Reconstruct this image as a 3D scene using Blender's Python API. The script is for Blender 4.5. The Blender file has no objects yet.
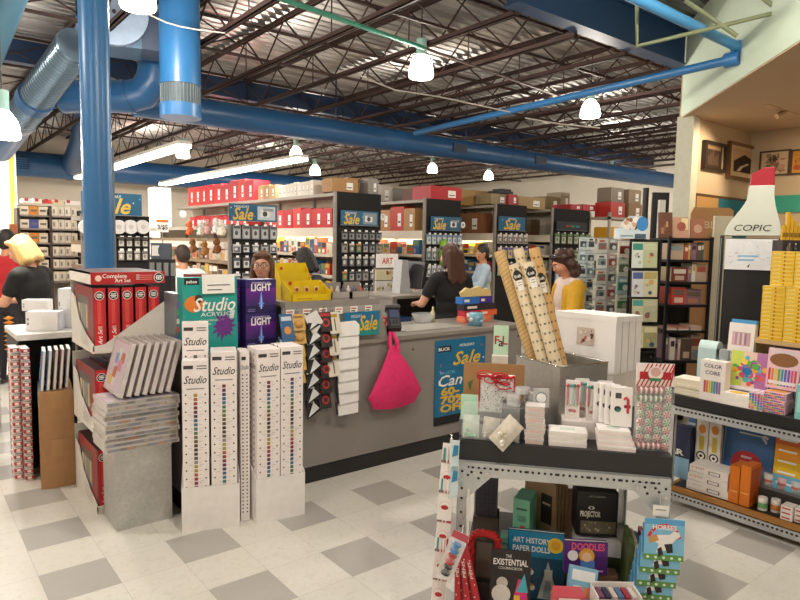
import bpy, bmesh, math, random
from mathutils import Vector, Matrix
S = bpy.context.scene
COL = S.collection
R = random.Random(7)
pi = math.pi
# ------------------------------------------------------------------ camera
CF, YAW, PIT, ROL, CZ = 632.66, 0.674906, -0.0893337, 0.0181365, 1.64
FW = Vector((math.sin(YAW)*math.cos(PIT), math.cos(YAW)*math.cos(PIT), math.sin(PIT)))
_r = Vector((math.cos(YAW), -math.sin(YAW), 0)); _u = _r.cross(FW)
RT = _r*math.cos(ROL) + _u*math.sin(ROL); UP = _u*math.cos(ROL) - _r*math.sin(ROL)
EYE = Vector((0, 0, CZ))
cd = bpy.data.cameras.new('camera'); cam = bpy.data.objects.new('camera', cd); COL.objects.link(cam)
cd.sensor_width = 36; cd.lens = CF*36/800; cd.clip_start = 0.05; cd.clip_end = 200
cam.matrix_world = Matrix(((RT.x, UP.x, -FW.x, 0), (RT.y, UP.y, -FW.y, 0), (RT.z, UP.z, -FW.z, CZ), (0, 0, 0, 1)))
S.camera = cam
# measured points of the photograph -> points on real planes of the shop
def ray(px, py): return FW + RT*((px-400)/CF) - UP*((py-300)/CF)
def onZ(px, py, z=0.0): d = ray(px, py); return EYE + d*((z-CZ)/d.z)
def onY(px, py, y): d = ray(px, py); return EYE + d*(y/d.y)
def onX(px, py, x): d = ray(px, py); return EYE + d*(x/d.x)
def at(px, py, dep): return EYE + ray(px, py)*dep
def zup(px, py, p):
    d = ray(px, py); t = (p[0]*d.x+p[1]*d.y)/(d.x*d.x+d.y*d.y); return (EYE+d*t).z
def frame(pl, pr, z=0.0):
    a = onZ(*pl, z); b = onZ(*pr, z); d = b-a
    return a, math.atan2(d.y, d.x), d.length
# ------------------------------------------------------------------ materials
def lin(c): c = c/255.0; return c/12.92 if c <= 0.04045 else ((c+0.055)/1.055)**2.4
_M = {}
def M(c, rough=0.55, metal=0.0, noise=0.06, scale=18.0, emit=0.0, alpha=1.0, trans=0.0, coat=0.0):
    """procedural material: noise-mottled colour, principled"""
    if isinstance(c, str): c = tuple(int(c[i:i+2], 16) for i in (0, 2, 4))
    k = (c, rough, metal, noise, scale, emit, alpha, trans, coat)
    if k in _M: return _M[k]
    m = bpy.data.materials.new('surface_%02x%02x%02x' % c); m.use_nodes = True
    nt = m.node_tree; b = nt.nodes['Principled BSDF']
    rgb = [lin(x) for x in c]
    b.inputs['Roughness'].default_value = rough; b.inputs['Metallic'].default_value = metal
    b.inputs['Base Color'].default_value = (*rgb, 1)
    if coat: b.inputs['Coat Weight'].default_value = coat
    if noise and not emit:
        tc = nt.nodes.new('ShaderNodeTexCoord'); n = nt.nodes.new('ShaderNodeTexNoise'); n.inputs['Scale'].default_value = scale
        n.inputs['Detail'].default_value = 3
        mx = nt.nodes.new('ShaderNodeMix'); mx.data_type = 'RGBA'
        mx.inputs[6].default_value = (*[max(0, x*(1-noise*1.6)) for x in rgb], 1)
        mx.inputs[7].default_value = (*[min(1, x*(1+noise*1.6)) for x in rgb], 1)
        nt.links.new(tc.outputs['Object'], n.inputs['Vector']); nt.links.new(n.outputs['Fac'], mx.inputs[0]); nt.links.new(mx.outputs[2], b.inputs['Base Color'])
    if emit:
        b.inputs['Emission Color'].default_value = (*rgb, 1); b.inputs['Emission Strength'].default_value = emit
    if trans: b.inputs['Transmission Weight'].default_value = trans; b.inputs['IOR'].default_value = 1.12
    if alpha < 1: b.inputs['Alpha'].default_value = alpha
    _M[k] = m
    return m
def nodes_mat(name, build):
    m = bpy.data.materials.new(name); m.use_nodes = True
    build(m.node_tree, m.node_tree.nodes['Principled BSDF']); return m
WHITE = M('eeeae6'); PAPER = M('f2efea', 0.7); BLACK = M('161517', 0.5); INK = M('1b1a1c', 0.6); DARK = M('2a2829', 0.5)
RED = M('b81d22', 0.45); KRAFT = M('a27a50', 0.75, noise=.1); CARD = M('a57c54', 0.8, noise=.08)
CLEAR = M('f4f6f6', 0.05, noise=0, trans=0.0, alpha=0.16)
FILM = M('f2f4f4', 0.08, noise=0, alpha=0.12)
CHROME = M('d8d8d8', 0.22, 1.0)
def galv_build(nt, b):
    tc = nt.nodes.new('ShaderNodeTexCoord'); v = nt.nodes.new('ShaderNodeTexVoronoi'); v.inputs['Scale'].default_value = 60
    n = nt.nodes.new('ShaderNodeTexNoise'); n.inputs['Scale'].default_value = 7; n.inputs['Detail'].default_value = 5
    r = nt.nodes.new('ShaderNodeValToRGB'); r.color_ramp.elements[0].color = (.36, .36, .35, 1); r.color_ramp.elements[1].color = (.62, .62, .6, 1)
    mx = nt.nodes.new('ShaderNodeMath'); mx.operation = 'MULTIPLY_ADD'; mx.inputs[1].default_value = .35
    nt.links.new(tc.outputs['Object'], v.inputs['Vector']); nt.links.new(tc.outputs['Object'], n.inputs['Vector'])
    nt.links.new(v.outputs['Distance'], mx.inputs[0]); nt.links.new(n.outputs['Fac'], mx.inputs[2]); nt.links.new(mx.outputs[0], r.inputs[0])
    nt.links.new(r.outputs[0], b.inputs['Base Color']); b.inputs['Metallic'].default_value = .85; b.inputs['Roughness'].default_value = .38
GALV = nodes_mat('galvanized_steel', galv_build)
# ------------------------------------------------------------------ mesh builder
_T = {}
def text_geo(s, shear=0.0, bold=0.0):
    k = (s, shear, bold)
    if k not in _T:
        cu = bpy.data.curves.new('lettering', 'FONT'); cu.body = s; cu.shear = shear; cu.offset = bold; cu.align_x = 'CENTER'; cu.resolution_u = 2
        ob = bpy.data.objects.new('lettering', cu)
        me = bpy.data.meshes.new_from_object(ob)
        vs = [v.co.copy() for v in me.vertices]; fs = [tuple(p.vertices) for p in me.polygons]
        bpy.data.objects.remove(ob); bpy.data.curves.remove(cu); bpy.data.meshes.remove(me)
        xs = [v.x for v in vs] or [0, 1]
        _T[k] = (vs, fs, min(xs), max(xs))
    return _T[k]
class MB:
    def __init__(s): s.v = []; s.f = []; s.m = []; s.sm = []; s.mats = []
    def mi(s, m):
        if m not in s.mats: s.mats.append(m)
        return s.mats.index(m)
    def add(s, vs, fs, m, smooth=False):
        o = len(s.v); s.v += [tuple(v) for v in vs]; i = s.mi(m)
        for f in fs: s.f.append(tuple(o+q for q in f)); s.m.append(i); s.sm.append(smooth)
        return s
    def box(s, x0, y0, z0, x1, y1, z1, m, mf=None):
        vs = [(x0, y0, z0), (x1, y0, z0), (x1, y1, z0), (x0, y1, z0), (x0, y0, z1), (x1, y0, z1), (x1, y1, z1), (x0, y1, z1)]
        s.add(vs, [(3, 2, 1, 0), (4, 5, 6, 7), (1, 2, 6, 5), (2, 3, 7, 6), (3, 0, 4, 7)], m)
        return s.add(vs, [(0, 1, 5, 4)], mf or m)
    def obox(s, mat, sx, sy, sz, m):
        vs = [mat @ Vector((x*sx/2, y*sy/2, z*sz/2)) for z in (-1, 1) for x, y in ((-1, -1), (1, -1), (1, 1), (-1, 1))]
        return s.add(vs, [(3, 2, 1, 0), (4, 5, 6, 7), (0, 1, 5, 4), (1, 2, 6, 5), (2, 3, 7, 6), (3, 0, 4, 7)], m)
    def quad(s, a, b, c, d, m): return s.add([a, b, c, d], [(0, 1, 2, 3)], m)
    def poly(s, pts, m): return s.add(pts, [tuple(range(len(pts)))], m)
    def prism(s, pts, y0, y1, m):     # (x, z) outline pushed along y
        n = len(pts); vs = [(x, y0, z) for x, z in pts] + [(x, y1, z) for x, z in pts]
        return s.add(vs, [tuple(range(n)), tuple(range(2*n-1, n-1, -1))] + [(i, i+n, (i+1) % n+n, (i+1) % n) for i in range(n)], m)
    def zprism(s, pts, z0, z1, m):    # (x, y) outline pushed along z
        n = len(pts); vs = [(x, y, z0) for x, y in pts] + [(x, y, z1) for x, y in pts]
        return s.add(vs, [tuple(range(n-1, -1, -1)), tuple(range(n, 2*n))] + [(i, (i+1) % n, (i+1) % n+n, i+n) for i in range(n)], m)
    def cyl(s, p0, p1, r, m, n=12, r1=None, cap=True, smooth=True):
        p0 = Vector(p0); p1 = Vector(p1); r1 = r if r1 is None else r1
        d = (p1-p0).normalized(); a = d.orthogonal().normalized(); b = d.cross(a)
        vs = [p+(a*math.cos(2*pi*i/n)+b*math.sin(2*pi*i/n))*q for p, q in ((p0, r), (p1, r1)) for i in range(n)]
        s.add(vs, [(i, (i+1) % n, (i+1) % n+n, i+n) for i in range(n)], m, smooth)
        if cap: s.add(vs, [tuple(range(n-1, -1, -1)), tuple(range(n, 2*n))], m)
        return s
    def tube(s, pts, r, m, n=8):
        pts = [Vector(p) for p in pts]; vs = []; a = None
        for i, p in enumerate(pts):
            d = (pts[min(i+1, len(pts)-1)]-pts[max(i-1, 0)]).normalized()
            a = (a-d*a.dot(d)).normalized() if a is not None and (a-d*a.dot(d)).length > 1e-4 else d.orthogonal().normalized()
            b = d.cross(a); q = r[i] if isinstance(r, (list, tuple)) else r
            vs += [p+(a*math.cos(2*pi*k/n)+b*math.sin(2*pi*k/n))*q for k in range(n)]
        fs = [(j*n+k, j*n+(k+1) % n, (j+1)*n+(k+1) % n, (j+1)*n+k) for j in range(len(pts)-1) for k in range(n)]
        s.add(vs, fs, m, True)
        return s.add(vs, [tuple(range(n-1, -1, -1)), tuple(range(len(vs)-n, len(vs)))], m)
    def lathe(s, prof, m, n=20, c=(0, 0, 0), smooth=True):
        vs = [(c[0]+r*math.cos(2*pi*i/n), c[1]+r*math.sin(2*pi*i/n), c[2]+z) for r, z in prof for i in range(n)]
        return s.add(vs, [(j*n+i, j*n+(i+1) % n, (j+1)*n+(i+1) % n, (j+1)*n+i) for j in range(len(prof)-1) for i in range(n)], m, smooth)
    def ball(s, c, r, m, n=10, sc=(1, 1, 1)):
        prof = [(math.sin(pi*j/n)*r, -math.cos(pi*j/n)*r) for j in range(n+1)]
        vs = [(c[0]+q*math.cos(2*pi*i/(2*n))*sc[0], c[1]+q*math.sin(2*pi*i/(2*n))*sc[1], c[2]+z*sc[2]) for q, z in prof for i in range(2*n)]
        k = 2*n
        return s.add(vs, [(j*k+i, j*k+(i+1) % k, (j+1)*k+(i+1) % k, (j+1)*k+i) for j in range(n) for i in range(k)], m, True)
    def disc(s, c, r, m, x=(1, 0, 0), u=(0, 0, 1), n=16, ry=None):
        c = Vector(c); x = Vector(x); u = Vector(u)
        return s.poly([c+x*(r*math.cos(2*pi*i/n))+u*((ry or r)*math.sin(2*pi*i/n)) for i in range(n)], m)
    def text(s, t, h, c, m, x=(1, 0, 0), u=(0, 0, 1), shear=0.0, bold=0.0, w=None):
        """lettering, cap height about 0.7*h, centred on c; w squeezes it to that width"""
        vs, fs, x0, x1 = text_geo(t, shear, bold); c = Vector(c); x = Vector(x); u = Vector(u)
        k = h if w is None else w/max(x1-x0, 1e-6); mid = (x0+x1)/2
        return s.add([c+x*((v.x-mid)*k)+u*((v.y-.35)*h) for v in vs], fs, m)
    def rect(s, x0, z0, x1, z1, m, y=-.0008): return s.quad((x0, y, z0), (x1, y, z0), (x1, y, z1), (x0, y, z1), m)
    def move(s, mat):
        s.v = [tuple(mat @ Vector(v)) for v in s.v]; return s
    def build(s, name, parent=None, loc=None, rz=0.0, bevel=0.0, label=None, cat=None, group=None, kind=None, rot=None):
        me = bpy.data.meshes.new(name); me.from_pydata(s.v, [], s.f)
        for m in s.mats: me.materials.append(m)
        me.polygons.foreach_set('material_index', s.m); me.polygons.foreach_set('use_smooth', s.sm); me.update()
        o = bpy.data.objects.new(name, me); COL.objects.link(o)
        if loc is not None: o.location = loc
        o.rotation_euler = rot if rot is not None else (0, 0, rz)
        if parent is not None: o.parent = parent
        if bevel:
            b = o.modifiers.new('edge', 'BEVEL'); b.width = bevel; b.segments = 2; b.limit_method = 'ANGLE'; b.angle_limit = 1.0
        return tag(o, label, cat, group, kind)
def tag(o, label=None, cat=None, group=None, kind=None):
    for k, v in (('label', label), ('category', cat), ('group', group), ('kind', kind)):
        if v: o[k] = v
    return o
def thing(name, label, cat, loc=(0, 0, 0), rz=0.0, group=None, rot=None):
    o = bpy.data.objects.new(name, None); COL.objects.link(o); o.location = loc; o.rotation_euler = rot if rot is not None else (0, 0, rz)
    o.empty_display_size = .05
    return tag(o, label, cat, group)
def kids(o): return [c for c in COL.objects if c.parent == o]
def dup(root, loc=None, rz=None, label=None, group=None, parent=None, rot=None):
    c = root.copy(); COL.objects.link(c)
    if parent is not None: c.parent = parent
    if loc is not None: c.location = loc
    if rz is not None: c.rotation_euler = (0, 0, rz)
    if rot is not None: c.rotation_euler = rot
    if label: c['label'] = label
    if group: c['group'] = group
    for ch in root.children:
        dup(ch, parent=c)
    return c
def loose(o, label, cat, group=None):
    """a thing built in its holder's coordinates becomes a top-level thing"""
    p = o.parent; m = p.matrix_basis @ o.matrix_basis; o.parent = None; o.matrix_basis = m
    return tag(o, label, cat, group)
ORD = 'first second third fourth fifth sixth seventh eighth ninth tenth eleventh twelfth thirteenth fourteenth fifteenth sixteenth seventeenth eighteenth nineteenth twentieth'.split()
ORD += ['twenty-' + q for q in ORD[:9]] + ['thirtieth'] + ['thirty-' + q for q in ORD[:9]]
# ================================================================== the setting
TO_X, TO_Y, TL = 1.70173, 2.7652, 0.3048
ZD = 4.25
def floor_build(nt, b):
    N = nt.nodes.new; L = nt.links.new
    g = N('ShaderNodeNewGeometry'); sp = N('ShaderNodeSeparateXYZ'); L(g.outputs['Position'], sp.inputs[0])
    def math_(op, a, bb=None):
        n = N('ShaderNodeMath'); n.operation = op
        for i, q in enumerate((a, bb)):
            if q is None: continue
            if isinstance(q, (int, float)): n.inputs[i].default_value = q
            else: L(q, n.inputs[i])
        return n.outputs[0]
    tx = math_('DIVIDE', math_('SUBTRACT', sp.outputs[0], TO_X), TL); ty = math_('DIVIDE', math_('SUBTRACT', TO_Y, sp.outputs[1]), TL)
    fx = math_('FLOOR', tx); fy = math_('FLOOR', ty)
    ex = math_('LESS_THAN', math_('FLOORED_MODULO', fx, 2), .5); ey = math_('LESS_THAN', math_('FLOORED_MODULO', fy, 2), .5)
    grey = math_('MULTIPLY', ex, ey)
    wn = N('ShaderNodeTexWhiteNoise'); cb = N('ShaderNodeCombineXYZ'); L(fx, cb.inputs[0]); L(fy, cb.inputs[1]); L(cb.outputs[0], wn.inputs[0])
    ns = N('ShaderNodeTexNoise'); ns.inputs['Scale'].default_value = 26; ns.inputs['Detail'].default_value = 6; ns.inputs['Distortion'].default_value = 1.4; L(g.outputs['Position'], ns.inputs['Vector'])
    n2 = N('ShaderNodeTexNoise'); n2.inputs['Scale'].default_value = 1.3; n2.inputs['Detail'].default_value = 4; L(g.outputs['Position'], n2.inputs['Vector'])
    def mix(f, a, c):
        m = N('ShaderNodeMix'); m.data_type = 'RGBA'
        for i, q in ((0, f), (6, a), (7, c)):
            if isinstance(q, tuple): m.inputs[i].default_value = q
            elif isinstance(q, (int, float)): m.inputs[i].default_value = q
            else: L(q, m.inputs[i])
        return m.outputs[2]
    def ramp(src, lo, hi):
        r = N('ShaderNodeMapRange'); r.inputs[1].default_value = lo; r.inputs[2].default_value = hi; L(src, r.inputs[0]); return r.outputs[0]
    base = mix(grey, (.72, .70, .65, 1), (.42, .405, .385, 1))
    base = mix(math_('MULTIPLY', ramp(ns.outputs['Fac'], .5, .72), .22), base, (.36, .33, .28, 1))
    base = mix(math_('MULTIPLY', wn.outputs[0], .12), base, (.48, .46, .41, 1))
    base = mix(math_('MULTIPLY', ramp(n2.outputs['Fac'], .5, .8), .3), base, (.5, .45, .37, 1))
    ax = math_('ABSOLUTE', math_('SUBTRACT', math_('FRACT', tx), .5)); ay = math_('ABSOLUTE', math_('SUBTRACT', math_('FRACT', ty), .5))
    seam = math_('GREATER_THAN', math_('MAXIMUM', ax, ay), .4955)
    base = mix(math_('MULTIPLY', seam, .35), base, (.2, .18, .15, 1))
    L(base, b.inputs['Base Color']); b.inputs['Roughness'].default_value = .34
    L(ramp(n2.outputs['Fac'], -.6, 1.6), b.inputs['Roughness'])
FLOOR = nodes_mat('vinyl_tiles', floor_build)
MB().box(-4, -4, -.12, 17, 18.6, 0, FLOOR).build('floor', kind='structure')
WALLM = M('cfc4b2', .85, noise=.03, scale=2)
WALLW = M('d9d2c4', .85, noise=.03, scale=2)
MB().box(-4, 18.6, 0, 17, 18.8, ZD+.1, WALLM).build('wall_back', kind='structure')
MB().box(17, -4, 0, 17.2, 18.6, ZD+.1, WALLW).build('wall_right', kind='structure')
MB().box(-4.2, -4, 0, -4, 18.6, ZD+.1, WALLW).build('wall_left', kind='structure')
MB().box(-4, -4.2, 0, 17, -4, ZD+.1, WALLW).build('wall_front', kind='structure')
# ribbed steel roof deck, ribs along x
def deck_build(nt, b):
    tc = nt.nodes.new('ShaderNodeTexCoord'); n = nt.nodes.new('ShaderNodeTexNoise'); n.inputs['Scale'].default_value = 1.2; n.inputs['Detail'].default_value = 5
    mp = nt.nodes.new('ShaderNodeMapping'); mp.inputs['Scale'].default_value = (.6, 5, 1)
    r = nt.nodes.new('ShaderNodeValToRGB'); r.color_ramp.elements[0].color = (.3, .29, .28, 1); r.color_ramp.elements[1].color = (.72, .7, .68, 1)
    r.color_ramp.elements[0].position = .3; r.color_ramp.elements[1].position = .7
    nt.links.new(tc.outputs['Object'], mp.inputs[0]); nt.links.new(mp.outputs[0], n.inputs['Vector']); nt.links.new(n.outputs['Fac'], r.inputs[0]); nt.links.new(r.outputs[0], b.inputs['Base Color'])
    b.inputs['Metallic'].default_value = .9; b.inputs['Roughness'].default_value = .36
DECK = nodes_mat('steel_deck', deck_build)
d = MB(); P = .15; prof = []
y = -4.0
while y < 18.6:
    prof += [(y, ZD), (y+.045, ZD), (y+.062, ZD+.04), (y+.133, ZD+.04)]; y += P
for (ya, za), (yb, zb) in zip(prof, prof[1:]): d.quad((-4, ya, za), (17, ya, za), (17, yb, zb), (-4, yb, zb), DECK)
d.build('ceiling', kind='structure')
RUST = M('38231d', .7, noise=.25, scale=3)
# open-web steel joists along y
def joist(x, y0, y1):
    b = MB(); zb = 3.74; zt = ZD-.03
    for dx in (-.03, .012):
        b.box(x+dx, y0, zb, x+dx+.018, y1, zb+.05, RUST); b.box(x+dx, y0, zt-.045, x+dx+.018, y1, zt, RUST)
    b.box(x-.03, y0, zb, x+.03, y1, zb+.007, RUST); b.box(x-.035, y0, zt-.007, x+.035, y1, zt, RUST)
    n = int((y1-y0)/1.0); st = (y1-y0)/n
    for i in range(n):
        ya = y0+i*st
        b.cyl((x, ya, zb+.03), (x, ya+st/2, zt-.03), .011, RUST, 6); b.cyl((x, ya+st/2, zt-.03), (x, ya+st, zb+.03), .011, RUST, 6)
        if i % 2: b.cyl((x, ya+st/2, zb+.02), (x, ya+st/2, zt-.02), .008, RUST, 5)
    return b.build('ceiling_joist', kind='structure')
for k in range(-3, 15): joist(2.72+.92*k, 4.08 if k >= 2 else 2.2, 18.5)
br = MB()
for y in (4.9, 7.2, 9.6, 12, 14.5):
    for z in (3.80, 4.17): br.box(-2, y, z, 16.8, y+.03, z+.03, RUST)
    for k in range(-2, 14):
        x = 2.72+.92*k
        br.cyl((x, y+.015, 3.8), (x+.92, y+.015, 4.18), .009, RUST, 5); br.cyl((x, y+.05, 4.18), (x+.92, y+.05, 3.8), .009, RUST, 5)
br.build('ceiling_bridging', kind='structure')
BLUE = M('23527f', .36, noise=.1, scale=4); BLUED = M('183659', .5, noise=.1, scale=2); BLUEP = M('2c699f', .34, noise=.06)
# deep blue girder (wide-flange) along x, stopping at the angled wall
gb = MB(); gy = 3.98
gb.box(4.4, gy-.09, 3.78, 7.35, gy+.09, 3.80, BLUED); gb.box(4.4, gy-.09, 4.16, 7.35, gy+.09, 4.19, BLUED); gb.box(4.4, gy-.06, 3.8, 7.35, gy+.06, 4.16, BLUED)
gb.box(-3.9, gy-.05, 3.95, 4.4, gy+.05, 4.19, BLUED)
gb.build('ceiling_girder', kind='structure')
gb = MB(); gb.box(-3.9, 9.75, 3.9, 16.9, 9.9, 4.19, BLUED).build('ceiling_girder', kind='structure')
# blue pipe column
cx, cy = 1.17, 4.98
c = MB(); c.cyl((cx, cy, 0), (cx, cy, ZD-.02), .1, BLUEP, 28); c.box(cx-.16, cy-.16, 0, cx+.16, cy+.16, .02, BLUEP)
c.box(cx-.14, cy-.14, ZD-.06, cx+.14, cy+.14, ZD-.01, BLUEP); c.box(cx+.098, cy-.02, .9, cx+.112, cy+.02, 2.3, M('7b8790'))
c.build('column', kind='structure')
# the angled gallery wall, its soffit and its corner
ZS = 3.2
A1 = Vector((7.40, 3.953)); A2 = Vector((5.665, 2.281)); dA = (A2-A1).normalized()
A3 = A1 + dA*5.2                        # runs on past the frame
UPW = M('bccbb8', .85, noise=.03, scale=2); TANW = M('cdb596', .85, noise=.03, scale=2)
nrm = Vector((-dA.y, dA.x));  nrm = nrm if nrm.dot(Vector((1, -1))) > 0 else -nrm    # away from the shop
w = MB()
q = [A1, A3, A3+nrm*.14, A1+nrm*.14]
w.zprism([(p.x, p.y) for p in q][::-1], ZS, ZD, UPW)
w.build('wall_bulkhead', kind='structure')
w = MB(); w.box(7.40, 3.83, 0, 9.3, 3.97, ZD, TANW)
w.box(7.38, 3.78, 0, 7.53, 3.985, ZS, M('c9c8b6', .85)); w.build('wall_gallery', kind='structure')
w = MB(); w.box(9.02, -3.9, 0, 9.16, 3.83, ZD, TANW); w.build('wall_gallery_side', kind='structure')
w = MB(); w.zprism([(A1.x+.004, A1.y-.004), (9.02, 3.83), (9.02, -1.9), (A3.x+.004, A3.y-.004)], ZS-.012, ZS-.002, M('c4a98c', .9, noise=.03)); w.build('ceiling_gallery', kind='structure')
# ================================================================== ducts, pipes and lamps under the roof
def on(a, b, t): return a+(b-a)*t
o = thing('air_duct', 'long round blue air duct crossing the shop below the joists', 'duct', (0, 0, 0))
d = MB(); yD, zD = 8.72, 3.4
d.cyl((2.5, yD, zD), (16.9, yD, zD), .185, BLUE, 28)
for x in (4.3, 6.9, 9.6, 12.2, 14.6): d.cyl((x, yD, zD), (x+.03, yD, zD), .19, BLUE, 28)
d.build('duct_pipe', o)
for x in (3.4, 5.6, 8.5, 11.5, 14):
    MB().cyl((x, yD, zD+.18), (x, yD, ZD-.02), .012, BLUED, 6).box(x-.01, yD-.19, zD-.01, x+.01, yD-.185, zD+.01, BLUED).build('hanger_rod', o)
for x in (8.0, 10.3):
    g = MB(); g.box(x, yD-.2, zD-.09, x+.34, yD-.175, zD+.07, BLUED)
    for k in range(5): g.box(x+.02, yD-.205, zD-.075+k*.028, x+.32, yD-.2, zD-.06+k*.028, BLACK)
    g.build('vent_grille', o)
# vertical duct with an open grille ring
p = at(180, 60, 6.6); vx, vy = p.x, p.y
zb = zup(180, 118, (vx, vy)); rr = 40/2*6.6/CF*.98
o = thing('hanging_duct', 'thick upright blue duct hanging down with a grey mesh band near its end', 'duct')
za = zup(180, 84, (vx, vy)); zc = zup(180, 105, (vx, vy))
d = MB(); d.cyl((vx, vy, za), (vx, vy, ZD), rr, BLUEP, 32); d.cyl((vx, vy, za-.02), (vx, vy, za), rr*1.03, BLUEP, 32)
d.cyl((vx, vy, zb), (vx, vy, zc), rr*1.02, BLUEP, 32); d.build('duct_pipe', o)
d = MB(); d.cyl((vx, vy, zc), (vx, vy, za), rr*.96, M('4e5a60', .6, .3), 32)
for k in range(36):
    a = 2*pi*k/36; d.cyl((vx+rr*.97*math.cos(a), vy+rr*.97*math.sin(a), zc), (vx+rr*.97*math.cos(a), vy+rr*.97*math.sin(a), za-.02), .004, M('78848a', .5, .4), 4)
d.build('mesh_band', o)
# blue elbow duct behind the column
o = thing('hanging_duct', 'fat blue duct bending up beside the column', 'duct')
pts = [at(x, y, dd) for x, y, dd in ((62, 97, 7.5), (100, 96, 7.5), (128, 97, 7.5), (143, 93, 7.5), (152, 82, 7.5), (155, 66, 7.5), (155, 40, 7.5), (155, -6, 7.5))]
MB().tube(pts, .188, BLUE, 24).build('duct_pipe', o)
for i in (2, 5):
    dd = (pts[i+1]-pts[i]).normalized(); MB().cyl(pts[i], pts[i]+dd*.03, .2, BLUE, 24).build('seam_ring', o)
# silver-blue spiral duct running to the bottom left
o = thing('hanging_duct', 'shiny ribbed blue-grey duct slanting down beside the column', 'duct')
SPM = M('6f8596', .28, .75, noise=.05)
a, b2 = at(76, 45, 6.1), at(18, 122, 7.3)
d = MB(); d.cyl(a, b2, .17, SPM, 28)
dv = (b2-a); L_ = dv.length; dv.normalize()
for k in range(int(L_/.055)): d.cyl(a+dv*(k*.055), a+dv*(k*.055+.014), .175, SPM, 28)
d.build('ribbed_pipe', o)
MB().cyl(a+dv*(L_*.62), a+dv*(L_*.7), .19, BLUE, 28).build('blue_collar', o)
MB().cyl(b2, b2+dv*.8, .17, BLUE, 28).build('duct_end', o)
# heater box with a round fan disc
o = thing('fan_heater', 'blue-grey ceiling heater box with a pale round fan disc', 'heater')
hp = at(114, 13, 6.5); HM = M('55708a', .5, .2)
m4 = Matrix.Translation(hp) @ Matrix.Rotation(-YAW+.42, 4, 'Z')
h = MB(); h.obox(m4 @ Matrix.Translation((-.05, .3, 0)), .62, .5, .62, HM); h.build('housing', o)
h = MB(); h.obox(m4 @ Matrix.Translation((.3, .3, -.1)), .35, .45, .4, M('3b4a63', .5)); h.build('side_box', o)
h = MB(); q0 = m4 @ Vector((0, 0.02, 0)); q1 = m4 @ Vector((0, -.05, 0)); h.cyl(q0, q1, .33, M('93a5bd', .55, noise=.15, scale=8), 36); h.cyl(q1, m4 @ Vector((0, -.065, 0)), .02, DARK, 10); h.build('fan_disc', o)
for sx in (-.25, .25): MB().cyl(m4 @ Vector((sx, .3, .3)), m4 @ Vector((sx, .3, ZD-hp.z)), .012, DARK, 6).build('hanger_rod', o)
# duct along the back wall with side grille
o = thing('back_wall_duct', 'blue duct running high along the cream back wall', 'duct')
MB().cyl((-3.5, 17.7, 3.38), (13, 17.7, 3.38), .3, BLUE, 24).build('duct_pipe', o)
MB().tube([at(66, 172, 17.2), at(76, 163, 15.5), at(86, 140, 13.5), at(92, 100, 12)], .3, BLUE, 20).build('branch_pipe', o)
g = MB(); ga = onY(9, 161, 17.38); g.box(ga.x-.2, 17.36, ga.z-.16, ga.x+.4, 17.42, ga.z+.14, M('1d3550'))
for k in range(5): g.box(ga.x-.17, 17.35, ga.z-.13+k*.05, ga.x+.37, 17.36, ga.z-.11+k*.05, BLUEP)
g.build('vent_grille', o)
o = thing('hanging_duct', 'dark blue sloping duct at the very top left corner of the roof', 'duct')
MB().cyl(at(-14, 60, 6.0), at(14, -14, 5.4), .13, M('3e6478', .45), 20).build('duct_pipe', o)
# blue braces from the angled wall
o = thing('brace_pipe', 'thin blue pipe running from the angled wall back to the long duct', 'pipe')
pa = onZ(768, 51, 3.4); pb = onZ(415, 133, 3.4)
pa = pa+(Vector(pb)-pa).normalized()*.24
MB().cyl(pa, (pb.x, pb.y, pb.z), .042, BLUEP, 14).build('pipe_run', o)
MB().cyl(pa, pa+(Vector(pb)-pa).normalized()*.14, .07, BLUEP, 14).cyl(pa+Vector((.02, -.02, 0)), pa, .08, BLUEP, 16).build('wall_flange', o)
o = thing('brace_pipe', 'pale blue pipe coming from overhead to the same wall bracket', 'pipe')
pa2 = onZ(742, 49, 3.5); pb2 = onZ(628, -6, 3.5)
MB().cyl(pa2, pb2, .045, M('3f86ba', .35), 14).build('pipe_run', o)
MB().cyl(pa2, pa2+(pb2-pa2).normalized()*.1, .065, M('3f86ba', .35), 14).build('pipe_elbow', o)
o = thing('sprinkler_pipe', 'thin green sprinkler pipe high under the dark roof', 'pipe')
MB().cyl(onZ(262, -8, 3.66), onZ(424, 48, 3.66), .022, M('3a8a72', .5), 10).cyl(onZ(424, 48, 3.66), onZ(560, 97, 3.66), .016, M('5a4a44', .5), 8).build('pipe_run', o)
o = thing('conduit_frame', 'olive conduit bracket beside the blue girder at the wall top', 'pipe')
GRN = M('6d7457', .6)
f = MB(); pts = [at(x, y, 5.2) for x, y in ((637, 0), (637, 46), (696, 32), (778, 12))]
f.tube(pts, .018, GRN, 8); f.cyl(at(685, 0, 5.2), at(737, 36, 5.2), .018, GRN, 8); f.cyl(at(760, -4, 5.2), at(786, 16, 5.2), .018, GRN, 8); f.build('pipe_run', o)
# electrical whips
for i, (pts, lab) in enumerate((([(140, 9), (152, 16), (165, 22), (180, 26.5), (200, 30), (225, 33)], 'grey cable drooping past the top of the upright duct'), ([(360, 76), (395, 90), (440, 97), (468, 103), (510, 112)], 'white cable slung between the joists behind the nearest lamp'), ([(525, 118), (560, 124), (600, 128)], 'short white cable sagging beside the far bell lamp'))):
    MB().tube([at(x, y, 6.0) for x, y in pts], .007, M('a8a298'), 6).build('hanging_cable', label=lab, cat='cable')
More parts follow.
